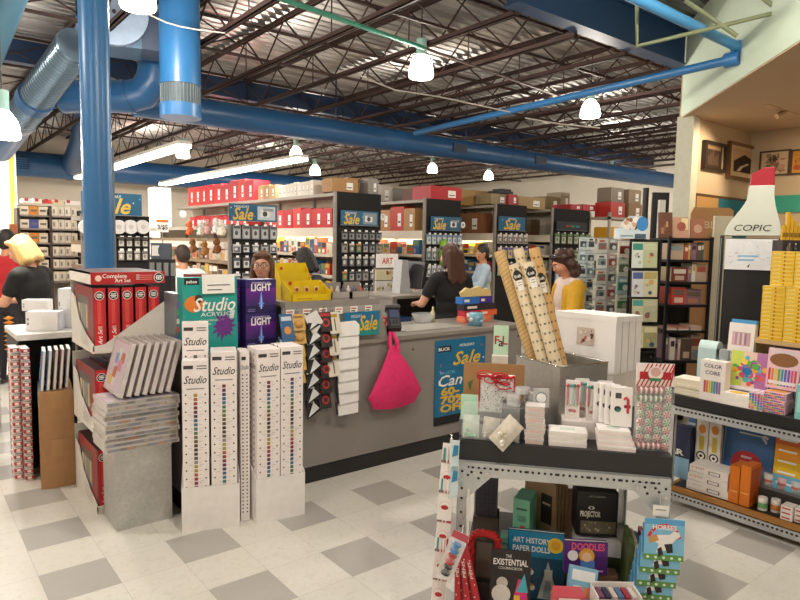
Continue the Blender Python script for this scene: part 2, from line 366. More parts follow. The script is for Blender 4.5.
# ------------------------------------------------------------------ lamps
GLOW = M('fff4e2', emit=9.0); GLOWS = M('fff6ea', emit=7.0)
def lamp_light(name, kind, loc, power, col=(1, .915, .8), size=.3, rot=(0, 0, 0), parent=None, sy=None, spot=None):
    l = bpy.data.lights.new(name, kind); l.energy = power; l.color = col
    if kind == 'AREA':
        l.shape = 'RECTANGLE' if sy else 'DISK'; l.size = size
        if sy: l.size_y = sy
    else: l.shadow_soft_size = size
    if kind == 'SPOT': l.spot_size = spot or 2.6; l.spot_blend = .6
    ob = bpy.data.objects.new(name, l); COL.objects.link(ob); ob.location = loc; ob.rotation_euler = rot
    if parent: ob.parent = parent
    return ob
def high_bay(p, label, power, s=1.0, group=None):
    o = thing('pendant_lamp', label, 'ceiling lamp', p, group=group)
    h = MB(); h.lathe([(.0, .0), (.125, -.02), (.135, .0), (.13, .07), (.11, .14), (.075, .19), (.05, .22)], GLOW, 24); h.v = [(x*s, y*s, z*s) for x, y, z in h.v]
    h.build('glass_shade', o)
    h = MB(); h.cyl((0, 0, .2*s), (0, 0, .38*s), .055*s, M('8fb5ad', .5), 14); h.cyl((0, 0, .38*s), (0, 0, ZD-p[2]-.02), .008, DARK, 6); h.build('ballast_can', o)
    lamp_light('lamp_glow', 'POINT', (0, 0, -.03), power, size=.14*s, parent=o)
    return o
HB = 130
zc = 3.42
for px, py, z, s, lab in ((421, 76, zc, 1.0, 'bright bell lamp hanging from the joists nearest the middle'), (590, 116, zc, 1.0, 'bright bell lamp hanging beyond the thin blue pipe'),
                          (138, 6, 3.6, 1.1, 'white lamp cut by the top edge beside the fan heater'), (183, 157, 3.5, 1.1, 'small far lamp glowing behind the first fluorescent strip'),
                          (3, 136, 2.45, .95, 'bright lamp cut by the left frame edge under the spiral duct'),
                          (315, 174, 3.45, 1.1, 'small far lamp above the shelf of red boxes')):
    high_bay(onZ(px, py, z), lab, HB, s)
for x, y in ((1.3, 1.9), (4.2, 1.6), (-.8, 5.2), (11.6, 5.2), (14.6, 6.3), (-1.5, 2.0), (1.3, -1.2), (7.0, 12.5), (11, 12.5), (-.8, 9), (14.6, 9.6), (13.2, 12.6)):  # extra bell lamps added to light the shop, meant to stay unseen
    high_bay(Vector((x, y, 3.5)), 'bell lamp added for its light, outside the picture or hidden', HB, group='added bell lamps beyond the picture')
def strip(x, y0, y1, z, lab):
    o = thing('fluorescent_strip', lab, 'ceiling lamp', (x, (y0+y1)/2, z)); l = (y1-y0)/2
    MB().box(-.11, -l, .05, .11, l, .1, M('e5e0d6')).build('housing', o)
    MB().box(-.1, -l, .0, .1, l, .05, GLOWS).build('diffuser', o)
    for k in (-.8, 0, .8): MB().cyl((0, l*k, .1), (0, l*k, ZD-z), .006, DARK, 5).build('hanger_rod', o)
    lamp_light('strip_glow', 'AREA', (0, 0, -.02), 150, (1, .96, .9), .2, parent=o, sy=2*l)
strip(3.45, 9.5, 16.4, 3.0, 'long fluorescent strip nearest the column'); strip(5.45, 9.5, 16.6, 3.0, 'long fluorescent strip over the shelf of red boxes')
strip(1.0, 9.0, 11.2, 3.05, 'fluorescent strip at the frame edge below the spiral duct')
# gallery spotlight
sp = onZ(785, 117, 3.12); o = thing('track_spotlight', 'small spotlight on the gallery ceiling', 'spotlight', sp)
MB().cyl((0, 0, .06), (-.09, .05, 0), .03, M('b8a080', .4, .5), 12).cyl((0, 0, .08), (0, 0, .05), .012, DARK, 8).build('lamp_head', o)
MB().box(-.5, -.02, .06, .5, .02, .08, M('c9a888')).build('track', o)
l = lamp_light('gallery_glow', 'SPOT', (7.7, 2.9, 3.05), 70, (1, .8, .55), .06, rot=(.95, 0, .12), spot=1.5)
l = lamp_light('gallery_glow', 'SPOT', (7.9, 2.0, 3.05), 60, (1, .8, .55), .06, rot=(.9, 0, -1.35), spot=1.9)
# ================================================================== left foreground displays
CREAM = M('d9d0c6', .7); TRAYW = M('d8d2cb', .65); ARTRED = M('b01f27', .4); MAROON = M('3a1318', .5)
def badge(b, c, r, x=(1, 0, 0), n=(0, -1, 0)):
    c = Vector(c); n = Vector(n)
    b.disc(c, r, PAPER, x); b.disc(c+n*.0006, r*.88, BLACK, x)
    for k, (w, z) in enumerate(((.9, .35), (1.2, 0), (.8, -.35))): b.quad(*[c+n*.0012+Vector(x)*(sx*w*r*.55)+Vector((0, 0, z*r+sz*r*.1)) for sx, sz in ((-1, -1), (1, -1), (1, 1), (-1, 1))], PAPER)
# --- stacked art-set display: three corrugated trays, five red sets upright in each
a = onZ(97.5, 514.5); AX, AY = a.x, a.y
arz = 0.0; AW, AD, TH = .41, .565, .483
def art_tray(k):
    z = k*TH
    names = ('lowest', 'middle', 'topmost')
    o = thing('art_set_tray', '%s cream cardboard tray of the stacked red art set display' % names[k], 'display tray', (AX, AY, z))
    b = MB(); f = .012
    b.box(0, 0, 0, AW, AD, .012, CREAM)
    b.prism([(0, .012), (AW, .012), (AW, .29), (.06, .05), (0, .045)], 0, .006, TRAYW)
    # sides with a swooping cut
    for x in (0, AW-.006):
        pts = [(0, .012), (AD, .012), (AD, .33), (AD*.8, .30), (AD*.62, .17), (AD*.3, .09), (0, .05)]
        n = len(pts); vs = [(xx, y, zz) for xx in (x, x+.006) for y, zz in pts]
        b.add(vs, [tuple(range(n)), tuple(range(2*n-1, n-1, -1))] + [(i, i+n, (i+1) % n+n, (i+1) % n) for i in range(n)], TRAYW)
    b.box(0, AD-.006, .012, AW, AD, .42, TRAYW)
    b.disc((.16, -.001, .055), .024, BLACK)
    # grey printed lines on the flank
    for i in range(6): b.quad((-.001, .12+.03*i, .03), (-.001, .125+.03*i, .03), (-.001, .125+.03*i, .075+.01*i), (-.001, .12+.03*i, .075+.01*i), M('8b8580'))
    b.build('tray', o)
    if k == 2:
        h = MB(); zt = .475
        h.box(-.004, -.004, .405, AW+.006, .008, zt, ARTRED, ARTRED); h.box(-.004, .008, .405, .004, AD, zt, M('e9e2dc'))
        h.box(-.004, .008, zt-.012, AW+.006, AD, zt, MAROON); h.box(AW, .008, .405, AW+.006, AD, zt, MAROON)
        h.disc((.035, -.005, .44), .018, M('e7c9b8'))
        h.text('Complete', .034, (.125, -.005, .453), PAPER, bold=.01); h.text('Art Set', .03, (.17, -.005, .426), PAPER, bold=.01)
        for i in range(3): h.rect(.245, .43+.012*i, .265, .434+.012*i, PAPER, -.005)
        for i in range(3): h.rect(.265, .428+.012*i, .34, .432+.012*i, M('e28d84'), -.005)
        badge(h, (.378, -.006, .44), .03); h.text('115', .026, (.378, -.008, .44), PAPER, bold=.02)
        h.build('header_card', o)
    return o
def art_set(k, i):
    w, d, hh = .064, .5, .37
    wh = ('first', 'second', 'third', 'fourth', 'fifth')[i]
    lab = '%s red art set box from the column side in the %s tray' % (wh, ('lowest', 'middle', 'topmost')[k])
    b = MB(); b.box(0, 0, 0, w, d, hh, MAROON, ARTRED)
    b.quad((-.0005, .02, .0), (-.0005, d-.02, .0), (-.0005, d-.02, hh), (-.0005, .02, hh), M('8e2a2c', .4))
    b.quad((-.001, .14, .1), (-.001, .42, .1), (-.001, .42, .31), (-.001, .14, .31), M('5d5650', .3))
    for q in range(4): b.quad((-.0015, .16+.065*q, .12), (-.0015, .2+.065*q, .12), (-.0015, .2+.065*q, .26), (-.0015, .16+.065*q, .26), M(('c9b08c', '8a9a98', 'b9a99b', 'd8c6a2')[q]))
    b.rect(.004, .004, .05, hh-.004, M('c8232b', .4), -.0005)
    badge(b, (.03, -.001, hh-.045), .026)
    for q in range(3): b.rect(.02+.007*q, .16, .023+.007*q, .29, M('e5695f'), -.001)
    b.text('Art Set', .034, (.03, -.001, .09), PAPER, x=(0, 0, 1), u=(-1, 0, 0), shear=.3, bold=.01)
    b.rect(.02, .128, .042, .146, M('e9a29a'), -.001)
    o = b.build('art_set_box', loc=(AX+.012+i*.077, AY+.012, k*TH+.0125), label=lab, cat='art set', group='red art sets in the tray display')
    return o
for k in range(3):
    art_tray(k)
    for i in range(5): art_set(k, i)
# --- galvanised bin with flat packs of paint markers stacked and leaning
bz = .468; bx0, by0 = .912, 3.643; bw, bd = .31, .27
o = thing('metal_plinth', 'square galvanised steel bin standing on the tiles under the marker packs', 'bin', (bx0, by0, 0))
b = MB(); b.box(0, 0, 0, bw, bd, bz, GALV); b.build('bin_body', o, bevel=.004)
b = MB(); b.box(-.003, -.003, bz-.02, bw+.003, bd+.003, bz-.008, GALV); b.build('rolled_rim', o)
PLAST = M('c9c3bf', .18, noise=.05); PINKS = ['a99c96', '9c97a6', 'b0a9a2', '86888f', 'b5866a', 'a89d8d', '8e8f98', '77787c']
def marker_pack(loc, rot, lab, seed):
    r = random.Random(seed); w, hgt, t = .40, .27, .024
    o = thing('marker_set', lab, 'marker set', loc, rot=rot, group='clear marker sets on the steel bin')
    b = MB(); b.box(-w/2, 0, 0, w/2, hgt, t, PLAST); b.box(-w/2+.01, -.0006, .004, w/2-.01, .0, t-.004, M('8d8887'), M('8d8887'))
    x = -w/2+.015
    while x < w/2-.05:
        q = r.uniform(.025, .06); b.box(x, -.001, .006, x+q, .001, t-.006, M(r.choice(PINKS))); x += q+.008
    b.build('clear_case', o)
    c = MB(); cols = ['d8b04a', 'cf7d9a', '7e93bd', '86a468', 'd2d0cc', 'b86a4a', 'c9a8cd', 'e5dccb']
    c.quad((-w/2+.012, .012, t+.0006), (w/2-.012, .012, t+.0006), (w/2-.012, hgt-.012, t+.0006), (-w/2+.012, hgt-.012, t+.0006), M('cbb9c6', .3))
    for q in range(7):
        xa = r.uniform(-w/2+.02, w/2-.12); ya = r.uniform(.02, hgt-.08)
        c.quad(*[(xa+i, ya+j, t+.0012+.0001*q) for i, j in ((0, 0), (r.uniform(.05, .11), 0), (.08, r.uniform(.04, .07)), (0, .05))], M(r.choice(cols), .3))
    c.build('printed_card', o)
    return o
for i in range(11):
    marker_pack((bx0+.145+R.uniform(-.008, .008), by0-.035+R.uniform(-.012, .012), bz+.001+.0255*i), (0, 0, R.uniform(-.02, .02)), '%s clear marker set from the bottom of the flat stack on the steel bin' % ORD[i], i)
zt = bz+.0255*11+.003
for i in range(7):
    # upright sets leaning to the right on top of the flat ones: the broad printed face looks left/front
    x = bx0-.005+.043*i
    lab = ('front clear marker set of the leaning row, printed cover showing' if i == 0 else '%s clear marker set in the leaning row above the flat stack' % ORD[i])
    o = marker_pack((x+.03, by0+.12, zt), (0, 0, 0), lab, 30+i)
    # local x -> world y-ish, local y -> up and leaning right, thickness -> left
    th = .26
    ex = Vector((.0, -1, 0)); ey = Vector((math.sin(th), 0, math.cos(th))); ez = ex.cross(ey)
    o.matrix_world = Matrix(((ex.x, ey.x, ez.x, x+.045), (ex.y, ey.y, ez.y, by0+.135), (ex.z, ey.z, ez.z, zt+.012), (0, 0, 0, 1)))
    o.scale = (.8, 1.12, 1)
# --- kraft cartons with upright canvas pads
def carton(name, w, d, h, loc, rz, lab, m=CARD, tape=True, group=None, cat='box'):
    b = MB(); b.box(0, 0, 0, w, d, h, m)
    if tape:
        b.quad((w*.5-.03, -.0008, h*.65), (w*.5+.03, -.0008, h*.65), (w*.5+.03, -.0008, h), (w*.5-.03, -.0008, h), M('a97f52', .3))
        b.quad((0, d*.5-.004, h+.0006), (w, d*.5-.004, h+.0006), (w, d*.5+.004, h+.0006), (0, d*.5+.004, h+.0006), M('6d4e30'))
    return b.build(name, loc=loc, rz=rz, label=lab, cat=cat, group=group, bevel=.003)
f1, rz1, w1 = frame((41.5, 490), (73, 485)); w1 = .2
hA = .325
o = carton('cardboard_box', w1, .4, hA, f1, rz1, 'lower plain brown carton standing on the floor by the red art sets')
o2 = carton('cardboard_box', w1, .4, hA-.01, f1+Vector((0, 0, hA+.001)), rz1, 'upper brown carton with blue canvas pads standing on it')
b = MB(); b.quad((-.001, .06, hA-.12), (-.001, .16, hA-.12), (-.001, .16, hA-.02), (-.001, .06, hA-.02), PAPER).build('paper_label', o2)
z1 = 2*hA-.005
mt = Matrix.Translation(f1) @ Matrix.Rotation(rz1, 4, 'Z')
for i in range(5):
    cols = [('2f7fc0', 'blue canvas pad with a red title leaning nearest'), ('3c6fa6', 'second blue canvas pad with a white edge'), ('40342f', 'dark canvas pad with a white edge in the middle of the row'), ('7a2d33', 'maroon canvas pad with a white edge behind the dark one'), ('55524f', 'grey canvas pad last in the row against the art sets')][i]
    t = .02; h = .26; d_ = .2
    b = MB(); b.box(0, 0, 0, t, d_, h, M('efece8')); b.quad((-.0006, 0, 0), (-.0006, 0, h), (-.0006, d_, h), (-.0006, d_, 0), M(cols[0], .4))
    b.box(0, -.001, 0, t*.25, 0, h, M(cols[0], .4)); b.box(t*.35, -.0015, .003, t*.9, 0, h-.003, M('e6e3df'))
    b.quad((-.0012, .02, .15), (-.0012, .02, .235), (-.0012, .11, .235), (-.0012, .11, .15), M('c23340'))
    b.quad((-.0012, .03, .03), (-.0012, .03, .12), (-.0012, .15, .12), (-.0012, .15, .03), M('26486f'))
    b.quad((-.0014, .12, .05), (-.0014, .12, .13), (-.0014, .185, .13), (-.0014, .185, .05), M('d9c5a4'))
    for q in range(3): b.quad((-.0016, .03, .17+.02*q), (-.0016, .03, .18+.02*q), (-.0016, .1, .18+.02*q), (-.0016, .1, .17+.02*q), PAPER)
    p = mt @ Vector((.008+i*.036, .03+.012*i, 0)); b.build('canvas_pad', loc=(p.x, p.y, z1+.001), rot=(0, .085, rz1), label=cols[1], cat='canvas pad', group='canvas pads on the upper carton')
# --- low red rack behind with stacks, under a white lid; white cartons on top
o = thing('pad_rack', 'dark rack with a white top behind the brown cartons and red-edged pads', 'rack', (.64, 5.0, 0))
b = MB(); b.box(.0, 0, 0, .02, .55, .93, DARK); b.box(.34, 0, 0, .36, .55, .93, DARK); b.box(.02, .5, 0, .34, .52, .93, DARK); b.build('upright_panel', o)
b = MB(); b.box(-.01, -.05, .93, .37, .56, .97, M('dedad6')); b.build('white_top', o, bevel=.003)
for z in (.05, .5): b = MB(); b.box(.02, 0, z-.03, .34, .5, z, DARK); b.build('shelf', o)
for s_, (x, y0, c) in enumerate(((.632, 4.78, 'a83238'), (.578, 4.84, 'b23a3f'))):
    for i in range(20):
        b = MB(); b.box(0, 0, 0, .046, .16, .034, M('e8e3de')); b.box(-.001, -.001, .006, .047, .16, .03, M(c, .4))
        b.quad((-.0016, .04, .008), (-.0016, .04, .028), (-.0016, .1, .028), (-.0016, .1, .008), PAPER); b.rect(.012, .01, .034, .026, PAPER, -.0016)
        b.build('sketch_pad', loc=(x+R.uniform(-.002, .002), y0, .003+.0455*i), label='red-edged pad, %s up in the %s stack beside the brown cartons' % (ORD[i], ('nearer', 'farther')[s_]), cat='sketch pad', group='red-edged pads stacked beside the cartons')
# white canvas cartons on the rack
WB = M('e4e2e2', .6); GB = M('cfccca', .6)
def wbox(px0, py0, px1, py1, dep, d_, lab, m=WB, lines=True):
    p = at(px0, py1, dep); q = at(px1, py1, dep); t = at(px0, py0, dep); w = (q-p).length; h = t.z-p.z
    b = MB(); b.box(0, 0, 0, w, d_, h, m)
    if lines:
        for k in range(3): b.rect(w*.06, h*(.2+.13*k), w*(.25+.06*k), h*(.24+.13*k), M('8f8c8a'))
        b.rect(w*.55, h*.25, w*.9, h*.8, M('d5d2d0'))
    return b.build('white_carton', loc=p, rz=-YAW, label=lab, cat='box', bevel=.002, group=None)
rk = 0.971
def wstack(px0, px1, py_top, py_bot, base, d_, lab, m=WB):
    a = onZ(px0, py_bot, base); c = onZ(px1, py_bot, base); w = (c-a).length; h = zup(px0, py_top, a)-base
    b = MB(); b.box(0, 0, 0, w, d_, h, m)
    for k in range(2): b.rect(w*.04, h*(.3+.25*k), w*.1, h*(.42+.25*k), M('7f7c7a'))
    b.rect(w*.5, h*.3, w*.94, h*.75, M('dddad8'))
    b.build('white_carton', loc=(a.x, a.y, base+.001), rz=math.atan2(c.y-a.y, c.x-a.x), label=lab, cat='box', bevel=.002)
    return base+h
zc = wstack(26, 58, 312, 331, rk, .14, 'white carton lying lowest on the pad rack'); 
wstack(22, 48, 300, 311, rk+.125, .10, 'white carton stacked flat on the lowest one')
wstack(59, 76, 289, 328, rk, .2, 'tall white carton standing against the art set display')
# orange spiky sale tag strip far left
b = MB()
for k in range(8): b.lathe([(.0, -.024), (.05, 0), (.0, .024)], M('d98a2a'), 10, (0, 0, .03+.045*k))
p = at(10, 352, 6.4); b.build('hanging_ornament_strip', loc=(p.x, p.y, p.z), label='orange strip of pointed ornaments hanging at the far left rack', cat='ornament strip')
# white slatted display at frame edge
o = thing('slat_display', 'white slatted display stand at the left edge of the picture', 'display stand', onZ(2, 428, 0))
b = MB(); 
for k in range(9): b.box(-.3, 0, .06+.1*k, .0, .05, .14+.1*k, M('d8d5d2'))
b.box(-.3, .05, 0, .0, .3, 1.0, M('c6c3c0')); b.build('slat_panel', o)
# ================================================================== paint towers, acrylic box, glow paint boxes
PW = M('efe7e6', .6); HEAD = M('3a3638')
RAIN = ['483e3b', '62584f', '8a8782', 'a79a54', 'a98e48', '9d5739', '8f373d', '7f3145', '5c2f4a', '454369', '3e5d82', '45748c', '49786c', '517a51', '626b3c', '6a573b', '513e32', '343131']
def tube_box(w, d, h, seed, side=True):
    b = MB(); b.box(0, 0, 0, w, d, h, PW); r = random.Random(seed)
    b.rect(w*.06, h-.045, w*.42, h-.025, HEAD); 
    for q in range(2): b.rect(w*.55, h-.032-.014*q, w*.93, h-.026-.014*q, M('6a6466'))
    b.text('Studio', .062, (w*.5, -.001, h-.105), INK, shear=.35, bold=.006, w=w*.86)
    b.rect(w*.16, h-.16, w*.84, h-.154, M('8c8688'))
    n = int((h-.2)/.024); off = r.randrange(18)
    for i in range(n):
        z = h-.19-i*.024
        b.rect(w*.43, z-.012, w*.57, z+.006, M(RAIN[(i+off) % 18], .4), -.0012)
        b.rect(w*.3, z-.003, w*.38, z-.001, M('b9b2b2')); b.rect(w*.62, z-.003, w*.72, z-.001, M('b9b2b2'))
        if i % 2 == 0:
            for x in (.13, .87): b.rect(w*x-.004, z-.004, w*x+.004, z+.004, INK, -.0012)
        if i % 4 == 0: b.rect(w*.2, z-.018, w*.36, z-.014, M('cfc2c2')); b.rect(w*.64, z-.018, w*.8, z-.014, M('cfc2c2'))
    if side:
        for i in range(int(h/.035)):
            for y in (.3, .7): b.quad((-.001, d*y-.006, .03+.035*i), (-.001, d*y-.006, .044+.035*i), (-.001, d*y+.006, .044+.035*i), (-.001, d*y+.006, .03+.035*i), M('4a4648'))
        b.text('Studio', .05, (-.0012, d*.5, h-.1), INK, x=(0, -1, 0), shear=.35, w=d*.7)
    return b
def tray(w, d, h, loc, rz, lab):
    b = MB(); t = .005; T = M('ebe7e6', .6)
    b.box(-t, -t, 0, w+t, d+t, .004, T); b.box(-t, -t, .004, w+t, 0, h, T); b.box(-t, d, .004, w+t, d+t, h+.1, T)
    for x in (-t, w): 
        n = [(-.0, .004), (d, .004), (d, h+.1), (0, h+.01)]
        vs = [(xx, y, z) for xx in (x, x+t) for y, z in n]; b.add(vs, [(0, 1, 2, 3), (7, 6, 5, 4), (0, 4, 5, 1), (1, 5, 6, 2), (2, 6, 7, 3), (3, 7, 4, 0)], T)
    return b.build('display_tray', loc=loc, rz=rz, label=lab, cat='display tray')
fa, rza, wa = frame((183, 532), (239, 526)); ta = Matrix.Translation(fa) @ Matrix.Rotation(rza, 4, 'Z')
tray(wa, .2, .255, fa, rza, 'white cardboard tray on the floor under the paint towers beside the steel bin')
def put(b, name, m, x, y, z, rz, lab, cat, **k):
    p = m @ Vector((x, y, z)); return b.build(name, loc=p, rz=rz, label=lab, cat=cat, **k)
w = wa/2-.012
put(tube_box(w, .09, .965, 1), 'paint_tower_box', ta, .004, .006, .006, rza, 'white paint tower with black script, front left beside the marker sets', 'paint display', bevel=.0015)
put(tube_box(w, .09, 1.165, 2), 'paint_tower_box', ta, .004, .104, .006, rza, 'tallest white paint tower, rising behind the front one below the teal box', 'paint display', bevel=.0015)
put(tube_box(w, .18, 1.01, 3), 'paint_tower_box', ta, w+.016, .006, .006, rza, 'white paint tower with a red to grey paint column, right half of its tray', 'paint display', bevel=.0015)
fb, rzb, wb = frame((254, 524), (302, 511)); rzb = rza*.35; wb = .29; fb = onZ(257, 524)
tb = Matrix.Translation(fb) @ Matrix.Rotation(rzb, 4, 'Z')
tray(wb, .2, .262, fb, rzb, 'white cardboard tray on the floor under the paint towers nearest the counter')
w = wb/2-.008
put(tube_box(w, .18, 1.015, 4), 'paint_tower_box', tb, .004, .006, .006, rzb, 'white paint tower with a dark speckled flank, yellow and red paints at its middle', 'paint display', bevel=.0015)
put(tube_box(w, .18, 1.02, 5), 'paint_tower_box', tb, w+.01, .006, .006, rzb, 'white paint tower nearest the counter and the hanging strips', 'paint display', bevel=.0015)
# narrow side box with dots standing left of the second tray
b = MB(); b.box(0, 0, 0, .05, .16, 1.0, PW)
for i in range(38):
    for x in (.012, .036): b.rect(x-.004, .05+.022*i, x+.004, .058+.022*i, M('4a4648'))
b.rect(.006, .955, .03, .975, HEAD); b.text('Studio', .04, (.025, -.001, .915), INK, shear=.35, w=.044)
fc = onZ(241, 523); put(b, 'paint_tower_box', Matrix.Translation(fc), .010, .02, .001, rza*.8, 'narrow white paint box with rows of dark dots between the two trays', 'paint display', bevel=.0015)
# --- the sales counter: raised left part, worktop, right part
CY = 3.645; GREY = M('8d8783', .6, noise=.04, scale=5); TOPG = M('8e8881', .35, noise=.05)
o = thing('sales_counter', 'long grey laminate sales counter with a black toe kick', 'counter', (1.30, CY, 0))
LEN = 3.0
b = MB(); b.box(0, 0, .11, LEN, .62, .925, GREY); b.build('counter_body', o)
b = MB(); b.box(.0, .03, 0, LEN, .6, .11, M('221f20', .5)); b.box(0, -.004, 0, LEN, .03, .105, M('221f20', .45)); b.build('toe_kick', o)
b = MB(); b.box(-.01, -.02, .925, LEN+.01, .64, .955, TOPG); b.build('worktop', o, bevel=.004)
b = MB(); b.box(.66, -.012, .955, 1.42, .04, 1.245, GREY); b.box(.66, .04, 1.215, 1.42, .3, 1.245, TOPG); b.box(.66, .28, .955, 1.42, .3, 1.215, GREY)
b.prism([(1.42, .955), (1.5, .955), (1.42, 1.2)], -.012, .04, GREY); b.build('raised_ledge', o)
b = MB(); b.box(.665, -.02, 1.15, 1.42, -.013, 1.2, M('a49e99', .4)); b.build('ticket_rail', o)
for i in range(6):
    t = MB(); x = .66+.125*i; t.box(x, -.023, 1.152, x+.06, -.0205, 1.198, PAPER)
    t.rect(x+.006, 1.18, x+.05, 1.188, M('c0392b'), -.0235); t.rect(x+.006, 1.162, x+.04, 1.17, INK, -.0235); t.build('price_ticket', o)
t = MB()
for x, z in ((1.75, .84), (2.95, .85)): t.cyl((x, -.006, z), (x, 0, z), .008, DARK, 10)
t.build('cable_plug', o)
# --- teal paint set box
TEAL = M('239c95', .4); yt = 3.68
p0 = onY(184, 352, yt); p1 = onY(238, 352, yt); ptop = onY(188, 278, yt); w = p1.x-p0.x; h = ptop.z-.957
o = thing('acrylics_box', 'tall teal paint set box with a purple splash on the counter', 'paint set', (p0.x, yt, .96), rot=(-.03, 0, 0))
b = MB(); b.box(0, 0, 0, w, .09, h, TEAL)
b.text('Studio', .115, (w*.57, -.004, h-.165), PAPER, shear=.3, bold=.012, w=w*.78)
b.text('ACRYLICS', .034, (w*.62, -.004, h-.225), PAPER, w=w*.62); b.text('HIGH VISCOSITY', .016, (w*.5, -.001, h-.262), PAPER, w=w*.5)
b.rect(.01, h-.045, .1, h-.005, INK); b.text('pebeo', .026, (.055, -.002, h-.026), PAPER, bold=.02)
r = random.Random(5); ps = []
for i in range(28):
    a_ = 2*pi*i/28; q = .055 if i % 2 else r.uniform(.065, .105); ps.append((w*.74+q*math.cos(a_)*.9, -.001, .155+q*math.sin(a_)))
for i in range(28): b.poly([(w*.74, -.001, .155), ps[i], ps[(i+1) % 28]], M('6a2d84', .4))
b.disc((w*.2, -.001, h-.16), .06, M('e07d2c'), ry=.05); b.disc((w*.28, -.0014, h-.13), .025, M('3a3233'))
b.prism([(w*.84, .2), (w*.92, .2), (w*.95, .25), (w*.87, .26)], -.003, -.001, M('cfd3d6'))
for q in range(3): b.rect(.015, .17-.045*q, w*(.5-.05*q), .176-.045*q, M('bfe3dc'))
b.build('box_carton', o)
c = MB(); c.box(w*.33, -.02, h-.1, w*.33+w*.6, -.014, h+.015, PAPER)
for q in range(2): c.rect(w*.42, h-.052-.028*q, w*(.84-.15*q), h-.046-.028*q, M('4a4648'), -.021)
c.build('price_card', o)
# second teal box edge and a stack of sets left of it
b = MB(); b.box(0, 0, 0, .05, .2, .36, M('6f7a80', .35)); 
for q in range(6): b.rect(.006, .03+.05*q, .044, .06+.05*q, M(('c9a23a', '4a7aa8', 'c65b4a', 'd6d0c8', '5a9a78', '8a5a9a')[q]))
p = onY(176, 350, 3.75); b.build('paint_set_box', loc=(p.x, 3.75, .957), label='narrow grey paint set box standing just left of the teal box', cat='paint set')
# --- purple glow paint boxes, two wide and two high
def glow_box(w, h, d=.14):
    b = MB(); b.box(0, 0, 0, w, d, h, M('33246a', .35)); b.rect(0, 0, w, h*.25, M('241b4e', .35), -.0004)
    for q in range(10): b.rect(0, h*(.25+.05*q), w, h*(.3+.05*q), M('%02x%02x%02x' % (62+q*5, 42-q, 110+q*3), .35), -.0004)
    b.text('LIGHT', .062, (w*.5, -.001, h*.775), PAPER, bold=.03, w=w*.66); b.text('POWERED BY', .02, (w*.5, -.001, h*.9), M('d9cbe8'), bold=.01, w=w*.6)
    b.poly([(w*.5, -.001, h*.72), (w*.42, -.001, h*.2), (w*.58, -.001, h*.2)], M('5a7fd8', .3)); b.poly([(w*.5, -.0014, h*.7), (w*.475, -.0014, h*.14), (w*.525, -.0014, h*.14)], M('b8d4f4', .3))
    b.disc((w*.5, -.0016, h*.3), w*.1, M('6fa4ee', .3), ry=w*.03)
    for q in range(2): b.rect(w*.06, h*(.07+.05*q), w*.3, h*(.09+.05*q), M('8f7fc0'))
    return b
yg = 3.70; g0 = onY(246, 343, yg); g1 = onY(276, 343, yg); gw = g1.x-g0.x; gh = .218
for i, (dx, dy, z, lab) in enumerate(((0, 0, 0, 'lower purple glow paint box at the counter edge, right'), (0, 0, 1, 'upper purple glow paint box beside the yellow display'), (-gw-.004, .08, 0, 'lower purple glow paint box half hidden by the teal box'), (-gw-.004, .08, 1, 'upper purple glow paint box half hidden by the teal box'))):
    glow_box(gw, gh).build('glow_paint_box', loc=(g0.x+dx, yg+dy, .957+z*(gh+.001)), label=lab, cat='paint set', bevel=.001)
b = MB(); b.box(0, 0, 0, .14, .1, .03, M('7a2430')); b.build('maroon_box', loc=(g0.x-gw-.1, yg+.13, .957+2*gh+.003), label='small maroon box on top of the hidden glow paint boxes', cat='box')
# ================================================================== things on and hanging from the counter
ZL = 1.245
YEL = M('d9b90f', .4); YELD = M('c7a50c', .4)
a = onZ(279, 300, ZL); c_ = onZ(325, 299, ZL)
def yellow(w, h, d, lab, loc, blister):
    o = thing('yellow_display', lab, 'counter display', loc)
    b = MB(); b.box(0, 0, 0, w, d, .006, YELD); b.box(0, 0, .006, w, .004, h*.32, YEL); b.box(0, d-.004, .006, w, d, h, YEL)
    for x in (0, w-.004):
        vs = [(xx, y, z) for xx in (x, x+.004) for y, z in ((0, .006), (d, .006), (d, h), (0, h*.45))]; b.add(vs, [(0, 1, 2, 3), (7, 6, 5, 4), (0, 4, 5, 1), (1, 5, 6, 2), (2, 6, 7, 3), (3, 7, 4, 0)], YEL)
    b.box(.006, d*.55, .006, w-.006, d*.57, h*.75, M('d2b31a', .4)); b.build('tray_box', o)
    g = MB()
    for k in range(blister):
        x = w*(.25+.25*k); g.box(x-.018, d*.5, h*.45, x+.018, d*.53, h*.72, M('e5c07a')); g.cyl((x, d*.5, h*.56), (x, d*.48, h*.56), .012, M('8a3a22'), 10)
    g.build('pack_front', o)
    s = MB(); s.rect(w*.12, h*.12, w*.5, h*.15, M('8a6d10'), -.001); s.disc((w*.2, d-.0055, h*.85), w*.05, M('b8451f')); s.build('printing', o)
    return o
yellow(.30, .13, .14, 'front yellow cardboard counter display with small packs', (onZ(280, 300, ZL).x, CY+.01, ZL+.001), 3)
yellow(.24, .245, .1, 'taller yellow cardboard display standing behind the front one', (onZ(279, 300, ZL).x+.01, CY+.16, ZL+.001), 0)
